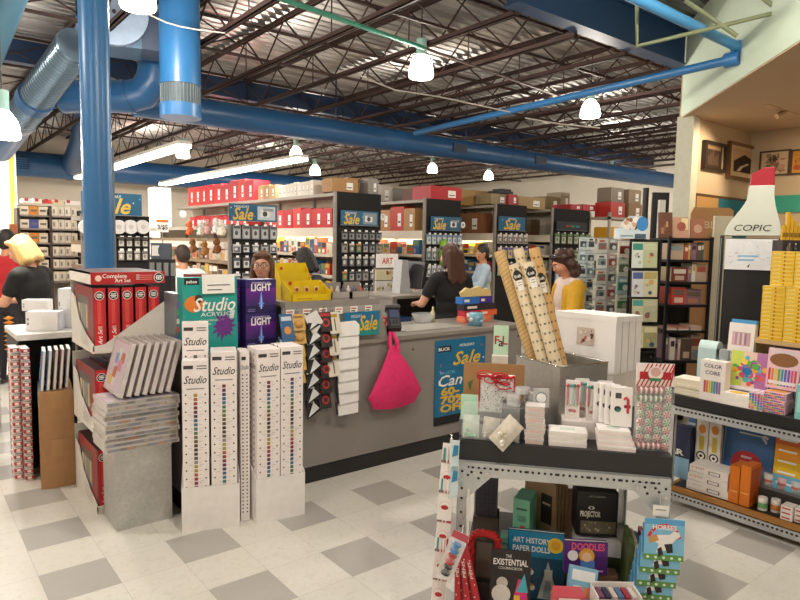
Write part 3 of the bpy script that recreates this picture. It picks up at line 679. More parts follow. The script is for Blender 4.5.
# small pocket trays on the ledge beside it
for i, (px, cols) in enumerate(((327, ('c98f2a', 'b9b2a8', '5a5450')), (350, ('c9c5c0', '4d4a60', 'b05a40')))):
    p = onZ(px, 299, ZL); o = thing('pocket_tray', ('grey pocket tray with small bottles beside the yellow display', 'grey pocket tray with pens at the end of the ledge')[i], 'counter display', (min(p.x, 2.52), CY+.03, ZL+.001))
    b = MB(); b.box(0, 0, 0, .17, .12, .012, GREY); b.box(0, 0, .012, .17, .004, .05, M('a39c96')); b.box(0, .116, .012, .17, .12, .11, GREY); b.box(0, 0, .012, .004, .12, .05, GREY); b.box(.166, 0, .012, .17, .12, .05, GREY); b.build('tray', o)
    for k in range(3):
        g = MB(); g.lathe([(0, 0), (.016, 0), (.016, .05), (.007, .06), (.007, .075), (0, .075)], M(cols[k], .35), 10, (.03+.052*k, .06, .013)); loose(g.build('bottle', o), '%s small bottle in the %s grey pocket tray' % (ORD[k], ('first', 'second')[i]), 'bottle')
# hanging clip strips
def strip_frame(px, py0, py1, wpx, lab, y=CY-.03, name='clip_strip'):
    p = onY(px, py0, y); q = onY(px, py1, y); w = (onY(px+wpx/2, py0, y)-onY(px-wpx/2, py0, y)).length
    o = thing(name, lab, 'clip strip', (p.x, y, p.z)); L = p.z-q.z
    MB().box(-.012, .004, -L, .012, .006, .02, M('8a8886', .3)).build('plastic_strip', o)
    MB().tube([(0, .005, .015), (0, .003, .03), (0, .012, .035)], .003, CHROME, 6).build('hook', o)
    return o, w, L
def packs(o, w, L, n, fn, tilt=.28):
    kind_ = o['label'].split(' clip strip')[0]
    for k in range(n):
        b = MB(); hh = L/n*1.25; fn(b, w, hh, k)
        loose(b.build('hanging_pack', o, loc=(R.uniform(-.004, .004), -.006-.003*(k % 2), -L*k/n), rot=(-tilt, 0, R.uniform(-.06, .06))), '%s %s pack from the top of its strip on the counter front' % (ORD[k], kind_), 'pack', kind_+' packs')
BY = 'clip strip hanging on the counter front'
o, w, L = strip_frame(284, 314, 402, 13, 'blue and orange %s, next to the paint towers' % BY)
packs(o, w, L, 4, lambda b, w, h, k: (b.box(-w/2, -.004, -h, w/2, 0, 0, M(('355f8e', '3a5f94', '30588a', '2c5f9a')[k])), b.disc((0, -.006, -h*.6), w*.28, M(('d08a3a', 'cbb28a', 'd08a3a', '2e66a8')[k])), b.rect(-w*.4, -h*.25, w*.4, -h*.1, M('c9d3da'), -.005)))
o, w, L = strip_frame(297, 314, 380, 13, 'tan wooden-piece %s' % BY)
packs(o, w, L, 5, lambda b, w, h, k: (b.box(-w/2, -.003, -h, w/2, 0, 0, M('d6ac62')), b.ball((0, -.008, -h*.6), w*.36, M('c99a55'), 6, (1, .5, .8)), b.rect(-w*.35, -h*.25, w*.35, -h*.12, M('8a6a3a'), -.004)))
o, w, L = strip_frame(312, 313, 414, 14, 'black and white craft-knife %s' % BY)
def knife(b, w, h, k):
    b.prism([(-w/2, -h), (w/2, -h*.62), (w/2, 0), (-w/2, 0)], -.005, 0, M('1d1c1e')); b.prism([(-w*.42, -h*.9), (w*.42, -h*.5), (w*.05, -h*.12)], -.0065, -.005, M('d9dcdf', .3)); b.rect(-w*.4, -h*.15, w*.1, -h*.05, M('e6e6e6'), -.0056)
packs(o, w, L, 7, knife)
b = MB(); q = .085; b.prism([(-q*.9, -.02), (0, -q*1.8), (q*.8, -q*.7), (q*.2, .02)], -.03, -.022, M('e8e5e4')); loose(b.build('folded_cloth', o), 'white folded cloth hanging over the craft-knife packs', 'cloth')
o, w, L = strip_frame(324, 312, 404, 11, 'red and black scissors %s' % BY)
packs(o, w, L, 6, lambda b, w, h, k: (b.box(-w/2, -.004, -h, w/2, 0, 0, M('242022')), b.disc((0, -.0055, -h*.55), w*.34, M('b3262a')), b.disc((0, -.0062, -h*.55), w*.2, M('2a2426')), b.rect(-w*.4, -h*.22, w*.4, -h*.06, M('b3262a'), -.005)))
o, w, L = strip_frame(332, 312, 376, 11, 'white card %s with three long packs' % BY)
packs(o, w, L, 3, lambda b, w, h, k: (b.box(-w/2, -.004, -h*.8, w/2, 0, 0, M('dcd5c8')), b.cyl((0, -.007, -h*.7), (0, -.007, -h*.25), .004, M('77726c', .3, .6), 6), b.rect(-w*.3, -h*.2, w*.3, -h*.08, M('b8942a'), -.005)))
o, w, L = strip_frame(347, 321, 410, 20, 'white gloves %s beside the pink bag' % BY)
def glove(b, w, h, k):
    hh = h*1.05
    b.prism([(-w*.5, -hh), (w*.45, -hh*.96), (w*.5, -hh*.3), (w*.32, -.0), (-w*.42, -.004), (-w*.5, -hh*.4)], -.016, -.002, M('ece9e8', .75)); b.prism([(-w*.56, -hh*.9), (-w*.5, -hh*.9), (-w*.5, -hh*.1), (-w*.56, -hh*.12)], -.012, -.002, M('3a3838'))
packs(o, w, L, 8, glove, .2)
# teal sale card on the ledge front and a small red pattern tin behind it
p = onY(341, 334, CY-.02)
b = MB(); b.box(0, 0, 0, .3, .004, .17, M('1f8d8a')); b.rect(.0, .1, .3, .17, M('1b6e9a'), -.0006); b.text('Sale', .15, (.2, -.002, .09), M('e2b530'), shear=.3, bold=.015, w=.16); b.text('HOLIDAY', .03, (.1, -.002, .14), PAPER, w=.09)
b.build('sale_card', loc=(p.x+.01, CY-.045, .99), label='small teal sale card propped at the end of the raised ledge', cat='sign')
b = MB(); b.box(0, 0, 0, .2, .1, .11, M('a9343a'))
for k in range(5): 
    for j in range(3): b.rect(.01+.038*k, .01+.034*j, .03+.038*k, .03+.034*j, M('e3c7c2' if (j+k) % 2 else '3a3034'))
b.build('patterned_box', loc=(2.80, CY+.22, .957), label='red patterned box on the worktop behind the sale card', cat='box')
# card reader on a stalk, clipped over the counter edge
rp = at(381, 324, 4.6)
o = thing('card_reader', 'black card payment terminal tilted on a stalk at the counter edge', 'card reader', (2.86, CY+.06, .957))
b = MB(); b.cyl((0, 0, 0), (0, 0, .012), .05, INK, 16); b.tube([(0, 0, .01), (0, 0, .06), (.0, -.02, .1)], .014, INK, 8); b.build('stand', o)
mk = Matrix.Translation((.01, -.05, .12)) @ Matrix.Rotation(-.5, 4, 'Z') @ Matrix.Rotation(.75, 4, 'X')
b = MB(); b.obox(mk, .095, .2, .05, M('222123', .4)); tb_ = b.build('terminal_body', o, bevel=.012)
b = MB(); b.obox(mk @ Matrix.Translation((0, .035, .026)), .072, .075, .004, M('4d5272', .2)); b.build('screen', tb_)
for r_ in range(4):
    k = MB()
    for q in range(3): k.obox(mk @ Matrix.Translation((-.024+.024*q, -.02-.018*r_, .027)), .017, .011, .006, M('5a5a5c'))
    k.build('key_row', tb_)
b = MB(); b.obox(mk @ Matrix.Translation((0, .105, .005)), .11, .03, .06, M('39393b', .4)); b.build('printer_lid', tb_, bevel=.006)
# hot pink cloth bag hanging from the counter edge
bp = onY(393, 372, CY-.04)
PINK = M('e62f70', .75, noise=.08, scale=30)
o = thing('cloth_bag', 'hot pink cloth bag hanging from the counter edge under the card reader', 'bag', (bp.x, CY-.022, 0))
zt_, zb_ = .955, .44
b = MB(); prof = []; n = 28; lev = 16
for j in range(lev+1):
    t = j/lev; z = zb_+(zt_-.06-zb_)*t; hw = .235*(1-t)**.42+.012 if t > .0 else .235
    hw = .2+.035*min(1, t*6) if t < .16 else .235*(1-((t-.16)/.84)**1.1)+.02
    th = .012+.028*math.sin(pi*min(1, t*1.15))**.7
    sh = .03*(1-t)
    for i in range(n):
        a_ = 2*pi*i/n; fold = .006*math.sin(9*a_+t*7)*(.4+t)
        prof.append((hw*math.cos(a_)+sh-.02, -.03+(th+fold)*math.sin(a_)-.03*math.sin(pi*t), z+.012*math.cos(a_*2)*(1-t)))
b.add(prof, [(j*n+i, j*n+(i+1) % n, (j+1)*n+(i+1) % n, (j+1)*n+i) for j in range(lev) for i in range(n)], PINK, True)
b.add(prof, [tuple(range(n-1, -1, -1)), tuple(range(lev*n, (lev+1)*n))], PINK)
b.build('bag_body', o)
for sx in (-1, 1):
    h = MB(); h.tube([(.0+sx*.03, -.035, .85), (-.01+sx*.035, -.03, .92), (-.015+sx*.012, -.012, .985), (-.015+sx*.008, .0, .99)], [.02, .016, .012, .01], PINK, 8); h.build('handle', o)
# sale poster taped to the counter front
pa = onY(435, 341, CY); pb_ = onY(485, 426, CY); w = onY(485, 334, CY).x-pa.x; z0 = onY(435, 426, CY).z; z1 = pa.z; h = z1-z0
o = thing('sale_poster', 'blue holiday sale poster taped to the counter front', 'poster', (pa.x, CY-.008, z0))
b = MB(); BLU = M('1a6c96', .45)
b.box(0, 0, 0, w, .003, h, BLU); b.rect(0, 0, w, h*.1, INK, -.0006)
b.rect(w*.05, h*.86, w*.3, h*.93, INK, -.0008); b.text('BLICK', .035, (w*.17, -.0012, h*.895), PAPER, bold=.03, w=w*.22)
b.text('HOLIDAY', .03, (w*.62, -.001, h*.92), PAPER, bold=.02, w=w*.3); b.text('Sale', .15, (w*.62, -.001, h*.77), M('e2b83c'), shear=.35, bold=.02, w=w*.56)
b.text('BLICK', .03, (w*.25, -.001, h*.615), M('8fc7da'), w=w*.3); b.text('Canvas', .125, (w*.5, -.001, h*.52), PAPER, shear=.3, bold=.014, w=w*.86)
b.text('60-', .085, (w*.3, -.001, h*.39), M('e2b83c'), bold=.04, w=w*.36); b.text('70%', .085, (w*.36, -.001, h*.29), M('e2b83c'), bold=.04, w=w*.5); b.text('OFF', .085, (w*.36, -.001, h*.19), M('e2b83c'), bold=.04, w=w*.5)
r = random.Random(3)
for k in range(14): b.disc((r.choice((r.uniform(.02, .12), r.uniform(.85, .97)))*w, -.001, r.uniform(.12, .97)*h), r.uniform(.004, .012), M(r.choice(('c94f8e', 'e8e8e8', '7fd0e0', 'b35fc0'))), n=8)
b.text('IN STORE ONLY', .02, (w*.68, -.0012, h*.05), PAPER, w=w*.35); b.build('printed_sheet', o)
# things on the worktop: paper pad, cartons, tub
b = MB(); b.box(0, 0, 0, .62, .3, .006, M('b4b0a8', .3)); p = onZ(405, 332, .957); b.build('counter_mat', loc=(p.x, p.y-.02, .9565), rz=.02, label='pale glass writing mat on the worktop behind the poster', cat='mat')
def ctop(px, py): return onZ(px, py, .957)
base = ctop(484, 322)
ST = [(0, 0, .34, .1, 'e07a5a', 'coral pink box lowest in the bright stack on the counter', .05), (.02, .02, .2, .09, 'c02a40', 'red box in the bright stack on the counter', .05), (.22, .02, .21, .09, 'e0623a', 'orange box in the bright stack on the counter', .05),
      (.01, .02, .4, .09, '2a2433', 'dark navy box across the bright stack on the counter', .055), (.0, .03, .21, .09, '2a6fc0', 'bright blue box high in the stack on the counter', .06), (.215, .03, .16, .09, '3a2a8a', 'indigo box beside the bright blue one', .06)]
bs = onZ(474, 325, .957); zz = [0, .051, .051, .103, .16, .16]
for (dx, dy, w, d_, c, lab, h), z in zip(ST, zz):
    b = MB(); b.box(0, 0, 0, w, d_, h, M(c, .45)); b.rect(w*.1, h*.3, w*.4, h*.7, M('e8ddd2')); b.build('gift_box', loc=(bs.x+dx+.02, CY+.28+dy, .957+z), label=lab, cat='box', bevel=.002)
b = MB(); ps = [(.0, 0), (.34, 0), (.36, .03), (.32, .07), (.26, .06), (.2, .09), (.12, .07), (.05, .08), (-.02, .04)]; b.prism(ps, 0, .03, M('dcc182', .7)); b.build('kraft_card_topper', loc=(bs.x+.05, CY+.34, .957+.222), label='pale yellow cloud-shaped card on top of the bright boxes', cat='card')
tp = onZ(477, 326, .957); o = thing('candy_tub', 'round tub of colourful wrapped sweets at the counter edge', 'tub', (tp.x+.02, CY+.12, .957))
b = MB(); b.lathe([(0, 0), (.06, 0), (.068, .05), (.066, .1), (.055, .11), (0, .11)], M('6fa0b8', .3), 20); b.build('tub_body', o)
for k in range(10):
    b = MB(); a_ = k*2.4; b.ball((.066*math.cos(a_), .066*math.sin(a_), .03+.006*k), .018, M(('d8a33a', 'b34a3a', '8ab0c8', 'c98f5a', 'd8d0c0')[k % 5]), 5); b.build('wrapped_sweet', o)
p = onZ(420, 322, .957); o = thing('glass_bowl', 'clear bowl on the worktop by the cashier', 'bowl', (p.x, CY+.5, .957))
b = MB(); b.lathe([(0, 0), (.07, 0), (.1, .07), (.1, .08)], M('cfd3d2', .1, alpha=.5, noise=0), 20); b.build('bowl', o)
b = MB(); b.lathe([(0, 0), (.02, 0), (.02, .08), (.008, .1), (.008, .13), (0, .13)], M('c9c49a', .2), 12, (.13, .02, 0)); loose(b.build('bottle', o), 'small pale bottle beside the clear bowl on the worktop', 'bottle')
# second work desk behind with monitor
dk = at(392, 322, 6.5); 
o = thing('back_desk', 'grey cashier desk with open shelf behind the sales counter', 'desk', (dk.x, dk.y, 0))
zt = 1.07
b = MB(); b.box(0, 0, 0, .06, .6, zt, GREY); b.box(1.05, 0, 0, 1.11, .6, zt, GREY); b.box(0, .56, 0, 1.11, .6, zt, M('4a4542')); b.build('panels', o)
b = MB(); b.box(-.02, -.03, zt, 1.13, .62, zt+.03, TOPG); b.build('desktop', o, bevel=.004)
b = MB(); b.box(.06, 0, .7, 1.05, .56, .72, M('3a3634')); b.build('shelf', o)
b = MB(); b.box(0, 0, 0, .22, .2, .14, M('2f5a9a')); b.build('blue_crate', loc=(dk.x+.1, dk.y+.08, .721), label='blue crate on the shelf of the cashier desk', cat='crate')
b = MB(); b.box(0, 0, 0, .3, .2, .1, M('c9c5c2')); b.build('white_tray', loc=(dk.x+.35, dk.y+.08, .721), label='white tray on the shelf of the cashier desk', cat='tray')
o = thing('monitor', 'pale grey back of a slanted monitor on the cashier desk', 'monitor', (dk.x+.27, dk.y+.22, zt+.031))
b = MB(); b.prism([(0, 0), (.16, 0), (.1, .36), (.03, .36)], 0, .14, M('b9b9bd', .4)); b.build('stand_column', o)
b = MB(); b.obox(Matrix.Translation((.19, .02, .2)) @ Matrix.Rotation(.18, 4, 'Y'), .05, .42, .3, M('1d1c20', .3)); b.build('screen', o, bevel=.006)
# ================================================================== centre display table
T0 = Vector((1.872, 1.914, 0)); TRZ = math.atan2(-.767, .642); TM = Matrix.Translation(T0) @ Matrix.Rotation(TRZ, 4, 'Z'); TI = TM.inverted()
TE = TI @ EYE
def onT(px, py, yl):           # point of the photograph on a plane parallel to the table front, in table coordinates
    d = TI.to_3x3() @ ray(px, py); t = (yl-TE.y)/d.y; return TE+d*t
def topT(px, py, z=.8):
    return TI @ onZ(px, py, z)
def tput(b, name, x, y, z, lab=None, cat=None, rz=0.0, rot=None, **k):
    p = TM @ Vector((x, y, z))
    if rot is not None: o = b.build(name, loc=p, label=lab, cat=cat, **k); o.rotation_euler = (Matrix.Rotation(TRZ, 4, 'Z') @ Matrix.Rotation(rot[2], 4, 'Z') @ Matrix.Rotation(rot[1], 4, 'Y') @ Matrix.Rotation(rot[0], 4, 'X')).to_euler(); return o
    return b.build(name, loc=p, rz=TRZ+rz, label=lab, cat=cat, **k)
def tthing(name, lab, cat, x, y, z, rz=0.0, rot=None, group=None):
    o = thing(name, lab, cat, TM @ Vector((x, y, z)), TRZ+rz, group)
    if rot is not None: o.rotation_euler = (Matrix.Rotation(TRZ, 4, 'Z') @ Matrix.Rotation(rot[2], 4, 'Z') @ Matrix.Rotation(rot[1], 4, 'Y') @ Matrix.Rotation(rot[0], 4, 'X')).to_euler()
    return o
TW, TD, TZ, LZ = .86, 1.05, .8, .06
o = thing('display_table', 'black-topped display table on perforated galvanised steel legs', 'table', T0, TRZ)
b = MB(); b.box(-.005, -.005, .715, TW+.005, TD, TZ, M('29282a', .45)); b.build('tabletop', o, bevel=.004)
PERF = M('c9ccce', .35, .55, noise=.08, scale=25)
def hole(b, x, z, r=.007, y=-.0265): b.disc((x, y, z), r, INK, n=8)
b = MB(); b.box(0, -.025, .655, TW, -.022, .716, PERF); b.box(0, -.025, .713, TW, .01, .716, PERF)
for i in range(33):
    x = .04+.025*i; (hole(b, x, .693, .006) if i % 5 else b.rect(x-.009, .688, x+.009, .698, INK, -.0265))
b.box(0, TD-.02, .655, TW, TD-.017, .716, PERF); b.build('apron', o)
for lx, ly in ((0, 0), (TW, 0), (0, TD), (TW, TD)):
    b = MB(); sx = 1 if lx == 0 else -1; sy = -1 if ly == 0 else 1; yy = -.028 if ly == 0 else TD-.014
    b.box(min(lx, lx+sx*.042), yy, 0, max(lx, lx+sx*.042), yy+.003, .716, PERF); b.box(min(lx, lx+sx*.003), min(yy, yy-sy*.042), 0, max(lx, lx+sx*.003), max(yy, yy-sy*.042), .716, PERF)
    g = [(lx, .69), (lx, .56), (lx+sx*.045, .56), (lx+sx*.15, .665), (lx+sx*.15, .69)]
    if ly == 0:
        b.prism(g if sx > 0 else g[::-1], -.031, -.028, PERF)
        for k in range(9): hole(b, lx+sx*.02, .06+.062*k, .006, -.0315)
        for x, z in ((.02, .6), (.02, .675), (.06, .675), (.1, .675), (.045, .66), (.09, .65)): hole(b, lx+sx*x, z, .006, -.0315)
        for x, z in ((.02, .64), (.075, .672), (.13, .672)): b.cyl((lx+sx*x, -.031, z), (lx+sx*x, -.037, z), .009, CHROME, 8)
        b.box(min(lx+sx*.045, lx+sx*.055), -.0325, .3, max(lx+sx*.045, lx+sx*.055), -.0285, .6, PAPER)
    b.build('leg', o)
b = MB(); b.box(.004, .0, LZ-.03, TW-.004, TD-.02, LZ, M('3b3634', .6)); b.box(0, -.02, LZ-.045, TW, -.017, LZ, PERF); b.build('lower_shelf', o)
# --- galvanised bin for the wrap rolls
CBX = onT(559, 400, .25).x
o = tthing('metal_bin', 'square galvanised bin holding wrapping paper rolls on the display table', 'bin', CBX, .25, TZ+.001, rz=.7)
GH = zup(558, 367, TM @ Vector((CBX, .25, 0)))-TZ; BW, BD = .30, .31
b = MB(); t = .004
b.box(0, 0, 0, BW, BD, t, GALV); b.box(0, 0, t, BW, t, GH, GALV); b.box(0, BD-t, t, BW, BD, GH, GALV); b.box(0, t, t, t, BD-t, GH, GALV); b.box(BW-t, t, t, BW, BD-t, GH, GALV)
b.build('bin_shell', o, bevel=.0015)
b = MB(); b.tube([(0, 0, GH), (BW, 0, GH), (BW, BD, GH), (0, BD, GH), (0, 0, GH)], .004, CHROME, 6); b.build('rolled_rim', o)
# left wing bin (its long side shows left of the corner)
# --- wrapping paper rolls leaning in it
GOLD = M('dab982', .35, .15, noise=.1); KR = M('e6d6b8', .5, noise=.05); KR2 = M('d3ac74', .5, noise=.08)
def roll(px0, py0, foot, yl0, m, lab, dots, band, r=.026):
    a_ = onT(px0, py0, yl0)
    o = thing('wrapping_roll', lab, 'wrapping paper roll', (0, 0, 0), group=None)
    b = MB(); A, F = TM @ a_, TM @ foot; F = F+(A-F).normalized()*.0
    b.cyl(F, A, r, m, 20, cap=False); ax = (A-F).normalized(); b.cyl(A-ax*.004, A-ax*.0035, r*.98, M('8a6b48'), 20); b.cyl(F, F+ax*.002, r, m, 20)
    u_ = (EYE-A); u_ = (u_-ax*u_.dot(ax)).normalized(); w_ = ax.cross(u_); L2 = (A-F).length
    if dots:
        n = int(L2/.045)
        for i in range(n):
            for k in range(-1, 2):
                an = k*.75+(.37 if i % 2 else 0); c0 = F+ax*(.02+.045*i); nn = (u_*math.cos(an)+w_*math.sin(an)); tt = (w_*math.cos(an)-u_*math.sin(an))
                b.disc(c0+nn*(r+.0006), .006, M(dots, .4), tt, ax, 8)
    else:
        for i in range(int(L2/.02)):
            c0 = F+ax*(.01+.02*i); pts = []
            b.tube([c0+(u_*math.cos(a2)+w_*math.sin(a2))*(r+.0004)+ax*(a2*.01) for a2 in (-1.3, -.8, -.3, .2, .7, 1.2)], .0012, M('8d6a34', .3, .3), 4)
    b.build('paper_tube', o)
    if band:
        h_, top = band; c0 = F+ax*(L2-top); s = MB(); pts = []
        for k in range(9):
            an = -.95+1.9*k/8; pts.append((u_*math.cos(an)+w_*math.sin(an))*(r+.001))
        for i in range(8):
            f0 = math.sin(pi*(i+.0)/8)*h_; f1 = math.sin(pi*(i+1.)/8)*h_
            s.quad(c0+pts[i]-ax*f0, c0+pts[i+1]-ax*f1, c0+pts[i+1]+ax*f1, c0+pts[i]+ax*f0, M('241f1c'))
        s.text('Kraft', .02, c0+u_*(r+.0035), PAPER, w_, ax, bold=.02, w=.03); 
        s.build('round_label', o)
        s = MB(); c1 = c0-ax*.045; s.quad(*[c1+u_*(r+.002)+w_*i+ax*j for i, j in ((-.014, -.025), (.014, -.025), (.014, .025), (-.014, .025))], PAPER)
        for q_ in range(2): s.quad(*[c1+u_*(r+.0026)+w_*i+ax*(j+.012*q_) for i, j in ((-.009, 0), (.009, 0), (.009, .003), (-.009, .003))], M('6a6460'))
        s.build('price_label', o)
# feet inside the bin, tops leaning out over its left side
def foot(px, yl): q_ = onT(px, 420, yl); q_.z = TZ+.026; return q_
roll(499, 251, foot(549, .465), .49, GOLD, 'shiny gold wrapping roll with fine diagonal stripes', None, None, .027)
roll(514, 264, foot(560, .395), .44, KR, 'pale kraft roll with a round black label, nearer the gold one', '8a8468', (.032, .062), .028)
roll(528, 262, foot(571, .36), .40, KR, 'pale dotted kraft roll with a round black label, nearer the brown one', '7a7462', (.033, .055), .029)
roll(518, 249, foot(562, .455), .52, KR, 'pale kraft roll standing behind the labelled ones', 'a08f6c', None, .025)
roll(534, 248, foot(574, .42), .46, KR2, 'brown dotted roll with a half-hidden dark label', '8a6232', (.028, .15), .027)
# --- four white gift boxes standing in a row, big pale faces
WG = M('efecec', .6, noise=.02)
pA = onT(556, 312, .5); pB = onT(617, 390, .5); gw = pB.x-pA.x; 
gw = .35; GZ = TZ+.2; gx, gyl = onT(556, 312, .82).x, .82; gr = -.62; zt_ = onT(560, 313, .72).z-GZ; GT = .07
for i in range(4):
    b = MB(); hh = zt_-.003*i; b.box(0, 0, 0, gw, GT-.006, hh-.001, WG); b.box(-.003, -.002, hh-.03, gw+.003, GT-.004, hh+.002, WG)
    if i == 0:
        x0 = gw*.38; b.rect(x0, hh-.16, x0+.1, hh-.07, M('cdbdb4'), -.003); r = random.Random(2)
        for k in range(14): x = x0+.05+r.uniform(-.038, .038); z = hh-.115+r.uniform(-.034, .034); b.disc((x, -.0035-.0002*k, z), r.uniform(.004, .012), M(r.choice(('8a4a44', 'b56a5c', '6a4038', 'e4d8d0'))), n=8)
    tput(b, 'gift_carton', gx-GT*i*math.sin(gr), gyl+GT*i*math.cos(gr), GZ, ('front white gift carton with a small floral picture', 'second white gift carton in the row behind the bin', 'third white gift carton in the row behind the bin', 'rear white gift carton, showing its whole pale flank')[i], 'box', rz=gr, bevel=.002)
b = MB(); b.box(0, 0, 0, .34, .28, .198, M('dcd6d0', .6)); tput(b, 'white_carton', gx+.005, gyl, TZ+.001, 'white carton under the row of white gift cartons', 'box', rz=gr)
# --- mint card and kraft card
p = topT(492, 400); 
b = MB(); b.box(0, 0, 0, .075, .004, .15, M('bfe0c8')); 
for k, (ch, c) in enumerate(zip(('F', 'a', 'L'), ('b32630', '2a2f33', 'b32630'))): b.text(ch, .06, (.018+.02*k, -.001, .075-.01*(k % 2)), M(c), bold=.02)
pp = onT(493, 355, .56); tput(b, 'greeting_card', pp.x, .56, pp.z+.003, 'mint holiday card with red and dark letters behind the gift bag', 'card', rot=(-.08, 0, 0))
b = MB(); b.box(0, 0, 0, .08, .06, pp.z-TZ-.003, M('d9d2ca')); tput(b, 'white_carton', pp.x-.005, .545, TZ+.001, 'white carton behind the gift bag carrying the mint card', 'box')
b = MB(); b.box(0, 0, 0, .29, .005, .27, KRAFT); b.prism([(.02, .17), (.035, .13), (.04, .17), (.05, .19)], -.002, 0, M('4f6b3a'))
pp = onT(464, 357, .36); z0_ = onT(464, 357, .36).z-.2; tput(b, 'kraft_card', pp.x, .36, TZ+.003, 'brown kraft paper sheet standing behind the dotted gift bag', 'card', rot=(-.05, 0, 0)); 
# --- dotted gift bag with red ribbon
pa = onT(480, 398, .22); pb = onT(515, 358, .22); w = pb.x-pa.x; hb = .165
o = tthing('gift_bag', 'white gift bag with black speckles and curly red ribbon', 'gift bag', pa.x, .22, TZ+.075)
b = MB(); b.prism([(0, 0), (w, 0), (w*1.01, hb), (-.002, hb)], 0, .06, M('f0efee', .5)); r = random.Random(9)
for k in range(150):
    x = r.uniform(.005, w-.005); z = r.uniform(.005, hb-.01); b.disc((x, -.0008, z), r.uniform(.0016, .0026), INK, n=6)
b.build('bag_body', o)
RB = M('c8202a', .35); b = MB()
for k in range(9):
    cxx, czz, rr_ = r.uniform(.01, w*.8), hb+r.uniform(-.03, .012), r.uniform(.018, .034)
    b.tube([(cxx+rr_*1.3*math.cos(t_*.7), -.006-.012*math.sin(t_*.35+k), czz+rr_*.75*math.sin(t_*.7)) for t_ in range(9)], .0032, RB, 5)
b.tube([(-.004, -.004, hb*x) for x in (.1, .4, .8, 1.05)], .004, RB, 5); b.tube([(w+.003, -.004, hb*x) for x in (.5, .8, 1.05)], .004, RB, 5)
b.tube([(x*w, -.004+.003*math.sin(9*x), hb+.006*math.sin(14*x)) for x in (0, .2, .4, .6, .8, 1)], .006, RB, 5); b.build('ribbon', o)
b = MB(); b.box(0, 0, 0, .17, .07, .072, M('7a7c7e', .4)); tput(b, 'grey_box', pa.x-.01, .215, TZ+.001, 'grey box hidden under the dotted gift bag', 'box')
# --- round tins, square tin
TIN = M('cfcfd2', .3, .35, noise=.03)
def tin(px, py, yl, z, lab, r=.032, h=.024):
    p = onT(px, py, yl); o = tthing('round_tin', lab, 'tin', p.x, yl, z)
    b = MB(); b.cyl((0, 0, 0), (0, 0, h*.55), r*.97, TIN, 24); b.build('tin_base', o); b = MB(); b.cyl((0, 0, h*.55), (0, 0, h), r, M('dcdcdf', .25, .4), 24); b.cyl((0, 0, h), (0, 0, h+.001), r*.88, M('b9b9bd', .3, .4), 24); b.build('lid', o)
zt_ = onT(514, 405, .13).z
tin(514, 400, .13, zt_, 'lowest round tin in the left stack on the display table'); tin(514, 389, .13, zt_+.0255, 'round tin on top of the left pair on the display table')
tin(532, 400, .17, zt_, 'lowest round tin of the right stack beside the square tin', .03); tin(532, 389, .17, zt_+.0255, 'middle round tin of the right stack beside the square tin', .03); tin(523, 379, .155, zt_+.051, 'topmost round tin bridging both stacks', .034)
b = MB(); b.box(0, 0, 0, .18, .15, zt_-TZ-.004, M('5a5c60', .4)); pq = onT(503, 404, .08); tput(b, 'dark_carton', pq.x-.005, .08, TZ+.001, 'dark carton under the round tins', 'box')
pq = onT(534, 406, .12)
o = tthing('square_tin', 'square silver tin with a round white window facing out', 'tin', pq.x-.004, .1, zt_+.004, rz=.1, rot=(-.12, 0, .1)); b = MB(); b.box(0, 0, 0, .068, .022, .082, M('c2c4c6', .3, .3)); b.build('tin_body', o, bevel=.003)
b = MB(); b.disc((.034, -.001, .041), .026, M('8f9296', .3)); b.disc((.034, -.0016, .041), .021, M('e9e9ea', .4)); b.build('window', o)
# --- clear acrylic front bin with bagged sweets
px0 = onT(461, 446, .015).x
o = tthing('acrylic_bin', 'clear acrylic divided bin at the table corner', 'acrylic bin', px0, .012, TZ+.001)
b = MB(); W3 = .245; H3 = .155
for x in (0, W3*.33, W3*.66, W3): b.box(x, 0, 0, x+.0025, .06, H3*(.62 if x in (0,) else .5), CLEAR)
b.box(0, 0, 0, W3, .0025, H3*.45, CLEAR); b.box(0, .058, 0, W3, .06, H3, CLEAR); b.box(0, 0, 0, W3, .06, .003, M('2b2b2d')); b.build('acrylic_walls', o)
def pouch(x, y, z, w, h, c, lab, rot, cat='sweet bag', bits=(), seed=1):
    r = random.Random(seed); o = tthing('sweet_bag', lab, cat, x, y, z, rot=rot); b = MB(); n = 8
    vs = []; 
    for j in range(n+1):
        for i in range(n+1):
            u_, v_ = i/n, j/n; bul = .012*math.sin(pi*u_)*math.sin(pi*v_)**.7
            vs.append(((u_-.5)*w, -bul-.001+r.uniform(-.002, .002)*(0 < i < n and 0 < j < n), v_*h))
    m_ = len(vs); vs += [(x_, .001+(-y_)*.5, z_) for x_, y_, z_ in vs]
    fs = [(j*(n+1)+i, j*(n+1)+i+1, (j+1)*(n+1)+i+1, (j+1)*(n+1)+i) for j in range(n) for i in range(n)]
    b.add(vs, fs+[tuple(m_+q for q in f[::-1]) for f in fs], M(c, .25, noise=.2, scale=40), True); b.build('film_bag', o)
    if bits:
        g = MB()
        for k in range(10): g.ball((r.uniform(-.3, .3)*w, -.013, r.uniform(.1, .45)*h), r.uniform(.005, .009), M(r.choice(bits), .3), 4)
        g.build('sweets', o)
pouch(px0+.04, .03, TZ+.005, .07, .10, 'cbd8cf', 'mint-tinted sweet bag in the corner pocket of the acrylic bin', (-.1, 0, 0), bits=('9fd0b8', 'e2ece6'), seed=2)
pouch(px0+.12, .03, TZ+.005, .07, .095, 'c8c4bb', 'crinkled silver sweet bag in the middle pocket of the acrylic bin', (-.12, .1, 0), bits=('d9d4c8', 'b5b0a4'), seed=3)
pouch(px0+.2, .035, TZ+.005, .07, .09, 'b4b4b2', 'grey sweet bag in the last pocket of the acrylic bin', (-.1, 0, 0), seed=4)
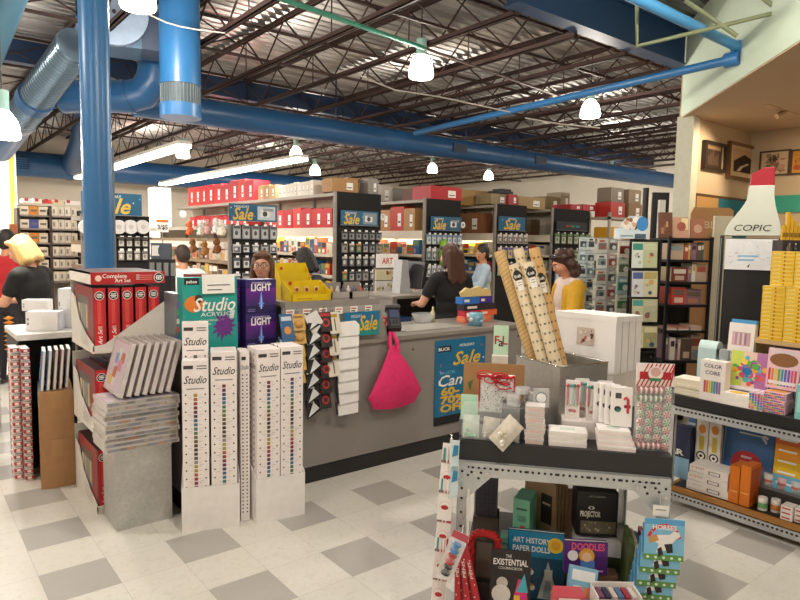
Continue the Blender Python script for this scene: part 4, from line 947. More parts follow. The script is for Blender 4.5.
pouch(px0+.15, -.03, TZ+.001, .085, .14, 'd2cabc', 'sweet bag with a green end slumped over the front of the acrylic bin', (-.5, .75, .0), bits=('e8e4dc', 'cfc4ac'), seed=5)
b = MB(); b.box(0, 0, 0, .075, .004, .11, M('b7ddc8')); pq = onT(461, 400, .09); tput(b, 'mint_pack', pq.x, .085, TZ+.07, 'mint green flat pack behind the acrylic bin', 'pack', rot=(-.05, 0, 0))
b = MB(); b.box(0, 0, 0, .11, .05, .068, M('6a6c6f', .4)); tput(b, 'grey_box', pq.x-.005, .08, TZ+.001, 'low grey box holding the mint green pack', 'box')
# --- stack of clear lidded tubs
pq = onT(534, 452, .03)
for k in range(7):
    b = MB(); w = .075; b.box(-w/2, 0, 0, w/2, .07, .0185, M('e6d9d4', .15, noise=.05)); b.box(-w/2-.003, -.003, .017, w/2+.003, .073, .0225, M('dcd6d4', .12)); b.box(-w*.35, -.0006, .003, w*.35, 0, .014, M(('e6c8c4', 'd9cfc8')[k % 2]))
    tput(b, 'clear_tub', pq.x+R.uniform(-.004, .004), .02, TZ+.001+.0235*k, '%s clear plastic tub from the bottom of the stack at the table front' % ORD[k], 'tub', group='clear plastic tubs at the table front', rz=R.uniform(-.05, .05))
# --- flat white boxes and upright packs on the right half
def flat(px, py, yl, z, w, d_, h, lab, c='f0eae8', rz=0):
    p = onT(px, py, yl); b = MB(); b.box(0, 0, 0, w, d_, h*.7, M(c, .5)); b.box(-.001, -.001, h*.62, w+.001, d_+.001, h, M('f3efee', .5)); b.quad((w*.3, d_*.3, h+.0005), (w*.7, d_*.3, h+.0005), (w*.7, d_*.7, h+.0005), (w*.3, d_*.7, h+.0005), M('cfe0d4'))
    tput(b, 'flat_box', p.x, yl, z, lab, 'box', rz=rz, bevel=.0012)
for k in range(3): flat(548, 458, .02, TZ+.001+.0215*k, .155, .1, .0205, ('lowest', 'middle', 'topmost')[k]+' flat white box in the front stack beside the tubs', rz=(.0, .03, -.02)[k])
for k in range(4): flat(597, 462, .015, TZ+.001+.0215*k, .15-.008*k, .1, .0205, '%s flat white box from the bottom of the stack under the peppermints' % ORD[k], 'f2e6e4', rz=(-.03, .0, .03, .0)[k])
def pencil_pack(px, yl, z, lab, seed, back=0):
    r = random.Random(seed); p = onT(px, 440, yl); o = tthing('pencil_pack', lab, 'pencil pack', p.x, yl, z, rot=(-.06, 0, 0), group=None); w, h = .062, .17
    b = MB(); b.box(-w/2, .004, 0, w/2, .008, h, M('f2ecea', .5)); b.rect(-w/2, 0, w/2, h*.42, M('f0e8e4'), .0035); b.disc((0, .003, h*.2), .024, M('d9c9c2')); b.disc((0, .0026, h*.2), .021, M('efe7e2')); b.disc((-.006, .0022, h*.2), .012, M('b3263a'), ry=.008); b.disc((.009, .002, h*.19), .008, M('c43a44')); b.build('backing_card', o)
    for k in range(4):
        g = MB(); x = -.022+.0146*k; g.cyl((x, 0, h*.36), (x, 0, h*.82), .0042, M(('c2404a', 'f2eeec', '8ac4be', 'd2505a')[k], .4), 8); g.cyl((x, 0, h*.3), (x, 0, h*.36), .0006, M('c8a070'), 8, r1=.0042); pc_ = g.build('pencil', o)
        t_ = MB(); c = M(('c2303c', '2fa39a', '3a6a50', 'c2303c')[(k+seed) % 4], .35); t_.ball((x, -.002, h*.86), .0085, c, 5); t_.build('topper', pc_)
    g = MB(); g.box(-w/2, -.007, 0, w/2, -.0065, h, FILM); g.build('film_sleeve', o)
for i, (px, yl, lab) in enumerate(((571, .2, 'teal-topped pencil pack nearest the metal bin'), (592, .19, 'red and teal topped pencil pack in the middle of its row'), (603, .23, 'pencil pack half hidden beside the white card packs'), (580, .25, 'pencil pack standing behind the front pair'))):
    pencil_pack(px, yl, TZ+.077, lab, i)
b = MB(); pq = onT(561, 445, .16); b.box(0, 0, 0, .24, .16, .075, M('ded6d2', .5)); tput(b, 'white_carton', pq.x, .15, TZ+.001, 'white carton under the pencil packs', 'box')
for k in range(4):
    b = MB(); w, h = .085, .165; b.box(-w/2, 0, 0, w/2, .016, h, M('f1edec', .45)); b.rect(-w*.3, h*.72, -w*.02, h*.86, M('4a4a4e')); b.disc((-w*.18, -.001, h*.45), .014, M('3a3a3c'), ry=.012); b.disc((-w*.15, -.0016, h*.42), .008, M('2f7f6a'))
    b.tube([(w*.3, -.002, h*.35), (w*.3, -.002, h*.7), (w*.2, -.002, h*.76), (w*.1, -.002, h*.7)], .005, M('c22a36'), 6); b.rect(w*.12, h*.48, w*.42, h*.56, M('8f2430'), -.001)
    pq = onT(620-6*k, 440, .07+.024*k); tput(b, 'card_pack', pq.x, .07+.024*k, TZ+.09, ('front white card pack with red cane and teal ornament', 'second white card pack in the upright row', 'third white card pack in the upright row', 'rearmost white card pack in the upright row')[k], 'card pack', rot=(-.05, 0, 0))
# --- peppermint candy strip display at the right end
pq = onT(634, 455, .06); o = tthing('peppermint_display', 'peppermint candy packs under a red striped header at the table end', 'candy display', pq.x, .05, TZ+.001, rz=.1)
w = .145; HZ = .268
b = MB(); b.box(0, .03, 0, w, .035, HZ+.02, M('d8d4d2', .3)); b.build('backing', o)
b = MB(); b.box(-.003, .02, HZ, w+.003, .028, HZ+.095, M('f2e9e7', .5))
for k in range(9):
    x = -.003+.0165*k; b.poly([(x, .0192, HZ), (x+.006, .0192, HZ), (min(x+.05, w+.003), .0192, HZ+.095-max(0, x+.05-w-.003)*1.2), (min(x+.044, w+.003), .0192, HZ+.095)], M('c22a36'))
b.box(.01, .016, HZ+.03, w-.01, .0185, HZ+.06, M('b3202c')); b.disc((w*.5, .0155, HZ+.055), .03, M('efe6e2')); b.disc((w*.5, .015, HZ+.06), .02, M('d9a8a0')); b.rect(w*.34, HZ+.023, w*.66, HZ+.035, M('3f8a5a'), .0145); b.build('striped_header', o)
for rr in range(8):
    for k in range(4):
        if rr in (0, 6, 7) and k < 3: continue
        g = MB(); c0 = (.019+.035*k, .012, .018+.0335*rr); col = M('c22a36' if (rr+k) % 2 else '3f8f5a', .3)
        g.ball(c0, .016, M('f3efec', .25), 6, (1, .6, 1))
        for q in range(6):
            a_ = q*pi/3; g.poly([(c0[0], c0[1]-.0115, c0[2])]+[(c0[0]+.0152*math.cos(a_+t_), c0[1]-.0085, c0[2]+.0152*math.sin(a_+t_)) for t_ in (0, .26, .5)], col)
        g.build('peppermint', o)
for rr, c in ((0, 'b02a38'), (6, '4a7a54'), (7, 'a83a44')):
    g = MB(); g.cyl((.004, .012, .018+.0335*rr), (.108, .012, .018+.0335*rr), .0145, M(c, .25), 10)
    for q in range(5): g.cyl((.01+.02*q, .012, .018+.0335*rr), (.018+.02*q, .012, .018+.0335*rr), .0149, M('ece4e2', .25), 10, cap=False)
    g.build('wrapped_roll', o)
g = MB(); g.box(-.002, -.004, 0, w+.002, -.0035, HZ, M('f0f0f0', .08, noise=0, alpha=.12)); g.build('film_front', o)
# ================================================================== books and toys on the lower shelf of the display table
def upright(px0, py0, px1, yl, t, draw, name, lab, cat, c, z0=LZ, lean=-.1, rz=0.0, pages=True, hmax=None):
    a_ = onT(px0, py0, yl); c_ = onT(px1, py0, yl); w = c_.x-a_.x; h = a_.z-z0 if hmax is None else hmax
    b = MB(); cv = M(c, .4); b.box(0, 0, 0, w, .003, h, cv); b.box(0, t-.003, 0, w, t, h, cv); b.box(0, .003, 0, .003, t-.003, h, cv)
    b.box(.003, .003, .003, w-.003, t-.003, h-.004, M('e6e0d4', .7) if pages else cv)
    draw(b, w, h); return tput(b, name, a_.x, yl, z0+.003+t*abs(lean), lab, cat, rot=(lean, 0, rz))
def d_paper(b, w, h):
    b.rect(.004, h*.62, w-.004, h-.004, M('1d86b4', .4)); b.text('ART HISTORY', .034, (w*.42, -.0014, h*.86), PAPER, bold=.02, w=w*.66); b.text('PAPER DOLLS', .034, (w*.42, -.0014, h*.74), PAPER, bold=.02, w=w*.66)
    b.disc((w*.84, -.002, h*.82), .034, M('f0c62a')); b.disc((w*.84, -.0024, h*.82), .02, M('e3a82a'))
    for k, (x, z) in enumerate(((.25, .5), (.42, .4), (.22, .28), (.45, .18), (.2, .08))):
        b.disc((w*x, -.0014, h*z), .014, M(('efe6d6', 'dfe8ea', 'f0e0c0')[k % 3]), n=9); b.disc((w*x, -.0018, h*z+.012), .007, M('c88a3a'), n=8); b.rect(w*x-.018, h*z-.012, w*x-.008, h*z+.002, M('e6e6e6'), -.0016)
    b.poly([(w*.72, -.0014, h*.58), (w*.55, -.0014, h*.03), (w*.92, -.0014, h*.03)], M('c3ccd0')); b.poly([(w*.72, -.0018, h*.45), (w*.64, -.0018, h*.05), (w*.82, -.0018, h*.05)], M('8fa3ac')); b.rect(w*.66, h*.3, w*.8, h*.46, M('dde2e4'), -.002)
upright(508, 533, 566, .1, .03, d_paper, 'paper_doll_book', 'blue Art History Paper Dolls book with a yellow round seal', 'book', '12506e', lean=-.12)
def d_exist(b, w, h):
    b.text('THE', .02, (w*.45, -.0014, h*.92), PAPER, w=w*.14); b.text('EXISTENTIAL', .036, (w*.5, -.0014, h*.83), PAPER, bold=.02, w=w*.86); b.text('COLORING BOOK', .016, (w*.5, -.0014, h*.74), PAPER, w=w*.6)
    b.disc((w*.3, -.0014, h*.52), .024, M('cfcac4')); b.disc((w*.28, -.0017, h*.35), .04, M('e8e4de')); b.poly([(w*.55, -.0014, h*.2), (w*.95, -.0014, h*.2), (w*.9, -.0014, h*.55), (w*.7, -.0014, h*.6)], M('d83a7a')); b.poly([(w*.65, -.0018, h*.4), (w*.95, -.0018, h*.4), (w*.85, -.0018, h*.68)], M('4fb0c4')); b.rect(w*.6, h*.22, w*.75, h*.35, M('e8c23a'), -.002)
upright(491, 554, 532, -.07, .015, d_exist, 'coloring_book', 'dark Existential coloring book in front of the paper doll book', 'book', '2b2625', lean=-.14, rz=.05)
def d_purple(b, w, h):
    b.rect(.004, h*.55, w, h-.004, M('5a2478', .4)); b.text('DOODLES', .04, (w*.55, -.0014, h*.84), M('e2577a'), bold=.03, w=w*.76); b.disc((w*.2, -.0014, h*.55), .022, M('e3dfe4')); b.disc((w*.52, -.0014, h*.56), .032, M('e0a83a')); b.disc((w*.52, -.0018, h*.52), .02, M('e7c29c')); b.rect(w*.38, h*.2, w*.7, h*.42, M('4a7ac0'), -.0016); b.rect(w*.1, h*.08, w*.9, h*.13, M('b98ac8'))
upright(565, 543, 610, -.03, .03, d_purple, 'activity_book', 'purple activity book with pink lettering standing on the lower shelf', 'book', '48206a', z0=LZ+.21, lean=-.1, rz=.12)
b = MB(); p = onT(566, 600, -.01); b.box(0, 0, 0, .2, .08, .204, M('6a4a3a')); tput(b, 'brown_box', p.x+.005, -.005, LZ+.002, 'brown box under the purple activity book', 'box')
# boards, games and projector behind
BR, bwid = -.75, .19; xr, yr = onT(556, 490, .24).x, .24
for k in range(4):
    hh = onT(556, 486, .24).z-LZ-.006*k; b = MB(); b.box(0, 0, 0, bwid, .016, hh, M('a3865f', .7, noise=.1), M('9a8064', .7, noise=.1))
    if k == 0:
        b.rect(bwid*.55, hh-.2, bwid*.9, hh-.06, M('2a1c19')); b.rect(bwid*.6, hh-.11, bwid*.85, hh-.1, M('b9a896'), -.0014)
    ox = xr-bwid*math.cos(BR)-.0235*k*math.sin(BR); oy = yr-bwid*math.sin(BR)+.0235*k*math.cos(BR)
    tput(b, 'drawing_board', ox, oy, LZ+.002, ('front brown drawing board with a dark label', 'second brown drawing board behind the labelled one', 'third brown drawing board behind the labelled one', 'rear brown drawing board, nearest the projector box')[k], 'drawing board', rz=BR, bevel=.002)
b = MB(); w = .29; 
a_ = onT(528, 484, .62); c_ = onT(576, 484, .62); wv = c_.x-a_.x
b.box(0, 0, 0, wv, .02, a_.z-LZ-.01, M('7d6650', .7, noise=.1)); b.rect(wv*.45, (a_.z-LZ)*.62, wv*.72, (a_.z-LZ)*.92, M('2a1d1a')); b.rect(wv*.5, (a_.z-LZ)*.8, wv*.68, (a_.z-LZ)*.815, M('b9a896'), -.001)
tput(b, 'sketch_board', a_.x-.01, .62, LZ+.002, 'broad brown sketch board with a dark label standing behind the boards', 'drawing board')
def d_green(b, w, h):
    b.rect(w*.2, h*.76, w*.85, h*.8, M('2f5f56')); b.text('MY MIXED', .02, (w*.55, -.0014, h*.6), M('2d6a62'), w=w*.5); b.text('PIECES', .02, (w*.55, -.0014, h*.53), M('2d6a62'), w=w*.5); b.disc((w*.6, -.0014, h*.36), .013, M('d0505e')); b.rect(w*.4, h*.14, w*.8, h*.26, M('4f9a86'))
a_ = onT(514, 486, .2); c_ = onT(531, 486, .2); w = c_.x-a_.x
b = MB(); b.box(0, 0, 0, w, .14, .21, M('7cc3a8', .45)); d_green(b, w, .21); b.quad((-.001, .01, .02), (-.001, .01, .2), (-.001, .13, .2), (-.001, .13, .02), M('3f7a6c')); tput(b, 'game_box', a_.x, .2, LZ+.215, 'upright mint green game box on the lower shelf', 'game box', rz=-.25)
b = MB(); b.box(0, 0, 0, .15, .13, .21, M('6ab59a', .45)); b.rect(.01, .18, .14, .2, M('d9e8e0')); tput(b, 'game_box', a_.x-.055, .195, LZ+.002, 'mint green game box lying under the upright one', 'game box')
b = MB(); b.box(0, 0, 0, .1, .1, .2, M('2d2b33', .6))
for k in range(9):
    for j in range(5): b.box(.004+.02*j, -.003+.002*((k+j) % 2), .005+.021*k, .02+.02*j, 0, .022+.021*k, M('3c3a44', .6))
a2 = onT(475, 487, .26); tput(b, 'woven_box', max(.06, a2.x), .28, LZ+.29, 'dark woven box in the shade under the table corner', 'box')
b = MB(); b.box(0, 0, 0, .12, .12, .286, M('4a4038')); tput(b, 'brown_box', max(.05, a2.x-.01), .27, LZ+.002, 'dark brown box under the dark woven box', 'box')
# red twisted garland frame
o = tthing('garland_frame', 'red twisted garland arched round a dark framed picture', 'garland', .06, .06, LZ+.09)
b = MB(); pts = [(0, 0, .03), (0, 0, .12), (.0, 0, .19), (.02, 0, .215), (.06, 0, .22), (.1, 0, .215), (.12, 0, .19), (.12, 0, .1), (.12, 0, .03)]
for s_ in range(3):
    q = []
    for i in range(33):
        t_ = i/32*8; k = min(7, int(t_)); f = t_-k; p = [pts[k][j]*(1-f)+pts[k+1][j]*f for j in range(3)]; an = i*.8+s_*2.09; q.append((p[0]+.008*math.cos(an), p[1]+.008*math.sin(an), p[2]+.006*math.sin(an)))
    b.tube(q, .0095, M('c4201f', .45), 7)
b.build('twisted_cord', o)
b = MB(); b.box(.015, .0, .0, .105, .012, .19, M('3a322e')); b.box(.025, -.002, .015, .095, 0, .175, M('6a6258', .3)); b.build('framed_picture', o)
b = MB(); b.box(0, 0, 0, .02, .02, .028, M('2b2220')); b.box(.1, 0, 0, .12, .02, .028, M('2b2220')); b.build('foot_block', o)
# projector box, flat books
def d_proj(b, w, h):
    b.text('PROJECTOR', .035, (w*.33, -.0014, h*.5), PAPER, bold=.04, w=w*.5); b.disc((w*.35, -.0014, h*.64), .014, PAPER, ry=.008); b.disc((w*.35, -.0018, h*.64), .006, INK); b.text('ARTOGRAPH', .012, (w*.48, -.0014, h*.9), M('b9b2a8'), w=w*.4)
    b.rect(w*.1, h*.06, w*.96, h*.34, M('6a6250')); r = random.Random(4)
    for k in range(16): x = r.uniform(.12, .9); z = r.uniform(.08, .3); b.rect(w*x, h*z, w*(x+.05), h*(z+.04), M(r.choice(('a39a7a', '3a352c', '877a58', 'c4bb98'))), -.0012-.0001*k)
a_ = onT(578, 488, .16); c_ = onT(620, 488, .16); w = c_.x-a_.x; h = .2
b = MB(); b.box(0, 0, 0, w, .13, h, M('1c1b1d', .4)); d_proj(b, w, h); b.quad((w+.001, .01, .01), (w+.001, .12, .01), (w+.001, .12, h-.01), (w+.001, .01, h-.01), M('4a463e')); tput(b, 'projector_box', a_.x, .16, LZ+.30, 'black projector box with a city picture, on top of flat books', 'box', rz=.1, rot=None)
zq = LZ+.002
for k, (c, lab, t) in enumerate((('2a3a6a', 'thick navy flat book lowest in the pile under the projector box', .08), ('8a8a8c', 'grey flat book in the pile under the projector box', .07), ('4a5a3a', 'dark green flat book in the pile under the projector box', .07), ('d4d4d8', 'pale flat book topmost in the pile under the projector box', .06))):
    b = MB(); b.box(0, 0, 0, .2, .2, .004, M(c)); b.box(0, 0, t-.005, .2, .2, t-.001, M(c)); b.box(.003, .0, .004, .2, .19, t-.005, M('d9d3c6')); b.box(0, -.0015, 0, .2, .0, t-.001, M(c)); b.rect(.04, t*.35, .14, t*.6, M('b9b4aa'), -.0025)
    tput(b, 'flat_book', a_.x-.01, .14, zq, lab, 'book', rz=.06-.03*k); zq += t+.0015
# spines at the right end
for k, c in enumerate(('5a6a3a', 'c9c2b0', '3a5a7a', '8a3a3a', 'b0a890', '4a4a48')):
    b = MB(); t = .016; b.box(0, 0, 0, t, .18, .36-.012*(k % 3), M(c, .5)); b.box(.003, .003, .005, t-.003, .181, .35-.012*(k % 3)+.001, M('e0dacb')); b.rect(.003, .12, t-.003, .19, M('e6dfcf'))
    tput(b, 'shelf_book', .70+.0195*k, -.0, LZ+.002, '%s upright book from the purple activity book, right end of lower shelf' % ORD[k], 'book', rot=(0, .06, 0))
# pink box, blue pack and white tray at the front
p = onT(562, 596, -.09)
b = MB(); b.box(0, 0, 0, .40, .17, .245, M('8a6844', .75)); tput(b, 'cardboard_box', .40, -.30, .001, 'brown carton standing before the table under the pinkish red box', 'box')
b = MB(); b.box(0, 0, 0, .11, .08, .065, M('c9525e', .5)); b.rect(.01, .04, .09, .06, M('f0d9d6')); b.rect(.01, .015, .07, .03, M('f0d9d6')); tput(b, 'pink_box', .415, -.29, .2475, 'pinkish red box at the very front under the purple book', 'box', rz=.15, bevel=.002)
b = MB(); b.box(0, 0, 0, .11, .03, .13, M('7fb6d6', .4)); b.rect(.01, .08, .1, .12, M('e8eef2')); b.rect(.02, .02, .05, .06, M('f0e6dc')); b.rect(.06, .02, .09, .06, M('d88a6a')); tput(b, 'blue_pack', .46, -.19, .249, 'pale blue pack tilted behind the pinkish red box', 'pack', rot=(-.3, .15, .1))
o_ = tthing('white_tray', 'white open box with small coloured books at the bottom frame edge', 'tray', .57, -.27, .2475, rz=.2); b = MB(); b.box(0, 0, 0, .17, .1, .006, WHITE); b.box(0, 0, .006, .17, .005, .06, WHITE); b.box(0, .095, .006, .17, .1, .08, WHITE); b.box(0, .005, .006, .005, .095, .07, WHITE); b.box(.165, .005, .006, .17, .095, .07, WHITE); b.build('tray_walls', o_)
for k in range(6): g = MB(); g.box(.012+.025*k, .015, .006, .03+.025*k, .085, .065, M(('7a4a6a', '3a3a5a', 'd8c8b8', '5a7aa8', 'a83a4a', 'e0d8d0')[k])); loose(g.build('mini_book', o_), '%s small coloured book in the white open box at the bottom frame edge' % ORD[k], 'book', 'small books in the white box')
# --- clip strips hanging from the table legs
def hang(px, py, yl): q = onT(px, py, yl); return q
a_ = hang(451, 446, -.075); o = tthing('pencil_strip', 'hanging strip of pencil packs with a red smiling face at the left leg', 'clip strip', a_.x, -.075, a_.z+.03)
b = MB(); b.box(-.006, .008, -.62, .006, .0095, .0, M('d9d9d9', .3)); b.tube([(0, .009, -.005), (0, .02, .01), (.0, .045, .005)], .003, CHROME, 6); b.build('plastic_strip', o)
for k in range(5):
    g = MB(); w, h = .06, .2; g.box(-w/2, .0, -h, w/2, .003, 0, M('f1ebe9')); g.rect(-w/2, -h*.42, w/2, -h*.36, M('c2303c'), -.0006)
    g.disc((0, -.001, -h*.7), .024, M('e9d9d4')); g.disc((0, -.0014, -h*.71), .021, M('f4efec')); g.disc((0, -.0018, -h*.72), .016, M('b3222c'), ry=.01)
    for q in range(4): g.cyl((-.02+.0135*q, -.005, -h*.4), (-.02+.0135*q, -.005, -.02), .004, M(('3a9a94', 'e9e4e0', 'f2eeec', 'b8303a')[q], .4), 8)
    loose(g.build('hanging_pencil_pack', o, loc=(-.006*k-.004, -.004*(k % 2), -.02-.13*k), rot=(-.06, .06, 0)), '%s smiling-face pencil pack from the top of the strip at the left leg' % ORD[k], 'pencil pack', 'smiling-face pencil packs')
for k in range(2):
    g = MB(); g.prism([(-.02, -.14), (.016, -.13), (.02, 0), (-.012, 0)], -.004, .002, M('cfe0e8', .2)); g.prism([(-.01, -.07), (.014, -.06), (.016, -.02), (-.004, -.02)], -.006, -.004, M('2f86b0', .3)); g.build('sachet', o, loc=(.018, -.014, .0-.11*k))
b = MB(); b.box(0, 0, 0, .16, .07, .086, M('3a2f2c')); tput(b, 'brown_box', .05, .04, LZ+.002, 'dark brown box under the red garland frame', 'box')
a_ = hang(477, 548, -.11); o = tthing('candy_cane_carton_row', 'fan of red boxed pens with pale lettering leaning at the left leg', 'pen display', .02, -.16, .001)
b = MB(); b.box(-.03, -.03, 0, .15, .08, .12, M('8a2430', .45)); b.build('holder', o)
for k in range(5):
    g = MB(); g.box(0, 0, 0, .022, .022, .3-.02*(k % 2), M('b3202e', .4)); g.text('PENS', .016, (.011, -.001, .19), M('f0d6d2'), x=(0, 0, 1), u=(-1, 0, 0), bold=.02, w=.07)
    for q in range(4): g.disc((.006+.01*(q % 2), -.001, .08+.05*q+.01*(k % 2)), .003, PAPER, n=6)
    loose(g.build('boxed_pen', o, loc=(.0+.023*k, -.018+.018*(k % 2), .122), rot=(-.05, -.14-.05*k+.1, 0)), '%s red boxed pen of the fan leaning at the left table leg' % ORD[k], 'pen box', 'red boxed pens')
a_ = hang(462, 532, -.2); o = tthing('toy_pack', 'clear toy pack with blue, red and black spools hanging before the red pens', 'toy pack', a_.x, -.215, a_.z, rot=(-.05, .35, 0))
b = MB(); b.box(-.034, .006, -.2, .034, .008, 0, M('e6e0de', .3)); b.rect(-.034, -.03, .034, 0, M('c4525e'), .0055); b.box(-.034, -.022, -.2, .034, -.0215, -.03, FILM); b.build('backing_card', o)
for k, c in enumerate(('2f86c4', 'c42a30', '1f1d20')):
    g = MB(); z = -.06-.05*k; g.cyl((0, -.008, z-.018), (0, -.008, z+.018), .012, M(c, .3), 12); g.cyl((0, -.008, z+.012), (0, -.008, z+.018), .019, M(c, .3), 14); g.cyl((0, -.008, z-.018), (0, -.008, z-.012), .019, M(c, .3), 14); g.build('spool', o)
b = MB(); b.tube([(0, .007, 0), (0, .02, .02), (-.02, .16, .02)], .002, CHROME, 5); b.build('hook', o)
# horse strip at the right leg
a_ = hang(661, 505, -.07); o = tthing('horse_strip', 'hanging strip of blue horse toy packs at the right table leg', 'clip strip', a_.x, -.075, a_.z)
b = MB(); b.box(-.03, 0, -.045, .03, .001, .0, PAPER); b.rect(-.02, -.02, .02, -.016, M('8a8a8a'), -.0006); b.build('price_tag', o)
b = MB(); b.tube([(0, .004, -.02), (0, .03, .03)], .003, CHROME, 6); b.box(-.018, .002, -.42, .018, .0035, -.01, M('c9d3d6', .15, alpha=.6, noise=0)); b.build('plastic_strip', o)
for k in range(5):
    g = MB(); w, h = .15, .165; g.box(-w/2, 0, -h, w/2, .003, 0, M('7fbfe2', .35))
    g.rect(-w/2, -h, w/2, -h*.86, M('5f9a4a'), -.0006); g.rect(-w/2, -h*.14, w/2, -.002, M('5aa6d8'), -.0006)
    for q in range(7): a1 = pi*(.12+.11*q); g.poly([(math.cos(a1)*.07, -.0008, -h*.62+math.sin(a1)*.085), (math.cos(a1+.3)*.07, -.0008, -h*.62+math.sin(a1+.3)*.085), (math.cos(a1+.3)*.058, -.0008, -h*.62+math.sin(a1+.3)*.07), (math.cos(a1)*.058, -.0008, -h*.62+math.sin(a1)*.07)], M('d8384a'))
    g.text('HORSES', .026, (0, -.0016, -h*.2), PAPER, bold=.03, w=w*.6)
    W2 = M('efece8', .4)   # white and tan horse drawn on the card
    g.poly([(x, -.0018, z) for x, z in ((-.03, -.135), (-.02, -.1), (-.045, -.085), (-.03, -.065), (.02, -.06), (.035, -.045), (.055, -.05), (.06, -.065), (.045, -.075), (.03, -.095), (.02, -.12))], W2)
    g.poly([(x, -.002, z) for x, z in ((-.06, -.075), (-.03, -.06), (-.02, -.085), (-.055, -.1))], M('c8955a')); g.poly([(x, -.0022, z) for x, z in ((.0, -.1), (.03, -.095), (.034, -.13), (.012, -.135))], M('28221f')); g.poly([(x, -.0022, z) for x, z in ((-.025, -.12), (-.01, -.11), (-.002, -.14), (-.02, -.15))], M('28221f'))
    for q in range(5): g.disc((-.06+.03*q, -.0024, -h*.93), .006, M('e9e9e0'), n=7)
    cd_ = loose(g.build('toy_card', o, loc=(.012-.010*k, -.006-.004*(4-k), -.045-.058*k), rot=(-.06, 0, .05)), '%s blue horse toy card from the top of the strip at the right leg' % ORD[k], 'toy pack', 'blue horse toy cards')
    s_ = MB(); s_.tube([(-.078+.0, .0, -.02-.02*q) for q in range(7)], .0035, M('4a8ab8', .3), 5); s_.build('wire_edge', cd_, loc=(0, .004, 0))
# ================================================================== right-hand shelf unit
XS, ZB, ZT = 3.85, .118, .715
o = thing('shelf_unit', 'low black shelf unit with perforated steel edges along the right side', 'shelf', (XS, 0, 0))
Y0, Y1 = -1.2, 2.015
BLK = M('1e1c1d', .5); WOOD = M('b07a3c', .6, noise=.1, scale=8)
b = MB(); b.box(0, Y0, ZT-.07, .5, Y1, ZT, BLK); b.build('top_shelf', o, bevel=.003)
b = MB(); b.box(.0, Y0, ZB-.03, .5, Y1, ZB, WOOD); b.box(.03, Y0, ZB-.0, .5, Y1-.03, ZB+.004, BLK); b.build('bottom_shelf', o)
for z in (ZT-.125, ZB-.085):
    b = MB(); b.box(-.004, Y0, z, 0, Y1, z+.055, PERF); b.box(-.004, Y0, z+.051, .03, Y1, z+.055, PERF)
    for i in range(76):
        y = Y1-.04-.025*i
        if y < .6: break
        b.quad((-.0046, y-.007, z+.026), (-.0046, y+.007, z+.026), (-.0046, y+.007, z+.038), (-.0046, y-.007, z+.038), INK)
    b.build('steel_edge', o)
for y in (Y1-.03, .4):
    for x in (.0, .47):
        b = MB(); b.box(x, y, 0, x+.03, y+.004, ZT-.07, PERF); b.box(x, y, 0, x+.003, y+.03, ZT-.07, PERF); b.build('leg', o)
b = MB(); b.prism([(.0, ZT-.07), (.0, ZT-.2), (.04, ZT-.2), (.14, ZT-.1), (.14, ZT-.07)], Y1-.004, Y1, PERF); b.build('gusset', o)
b = MB(); b.box(.49, Y0, 0, .5, Y1-.06, 1.0, M('4a4442', .6)); b.build('back_panel', o)
# wooden riser
o = thing('wood_riser', 'pale wooden riser shelf carrying the yellow pencil boxes', 'riser', (XS+.24, 0, ZT+.001))
ry1 = onX(750, 338, XS+.24).y; rz_ = onX(790, 343, XS+.24).z-ZT
b = MB(); b.box(0, .5, rz_-.025, .26, ry1, rz_, M('c9a878', .55, noise=.1, scale=6)); b.build('riser_top', o, bevel=.002)
for y in (ry1-.03, .9): b = MB(); b.box(.02, y, 0, .24, y+.02, rz_-.025, M('b99868', .55)); b.build('riser_side', o)
def sx(px0, py0, px1, py1, dx, z):      # box seen between these pixels on the plane X = XS+dx, standing at z -> (y left, y right, height)
    a = onX(px0, py1, XS+dx); c = onX(px1, py1, XS+dx); t = onX((px0+px1)/2, py0, XS+dx); return a.y, c.y, t.z-z
def sbox(px0, py0, px1, dx, z, d_, c, name, lab, cat, draw=None, cap=None, rot=None, group=None):
    y0, y1, h = sx(px0, py0, px1, py0+20, dx, z); h = cap or h; w = y0-y1
    b = MB(); b.box(0, 0, 0, w, d_, h, M(c, .45))
    if draw: draw(b, w, h)
    o = b.build(name, loc=(XS+dx, y0, z+.001+(d_*abs(rot[0]) if rot else 0)), rz=-pi/2, label=lab, cat=cat, group=group, bevel=.0012)
    if rot: o.rotation_euler = (Matrix.Rotation(-pi/2, 4, 'Z') @ Matrix.Rotation(rot[2], 4, 'Z') @ Matrix.Rotation(rot[0], 4, 'X')).to_euler()
    return o, w, h
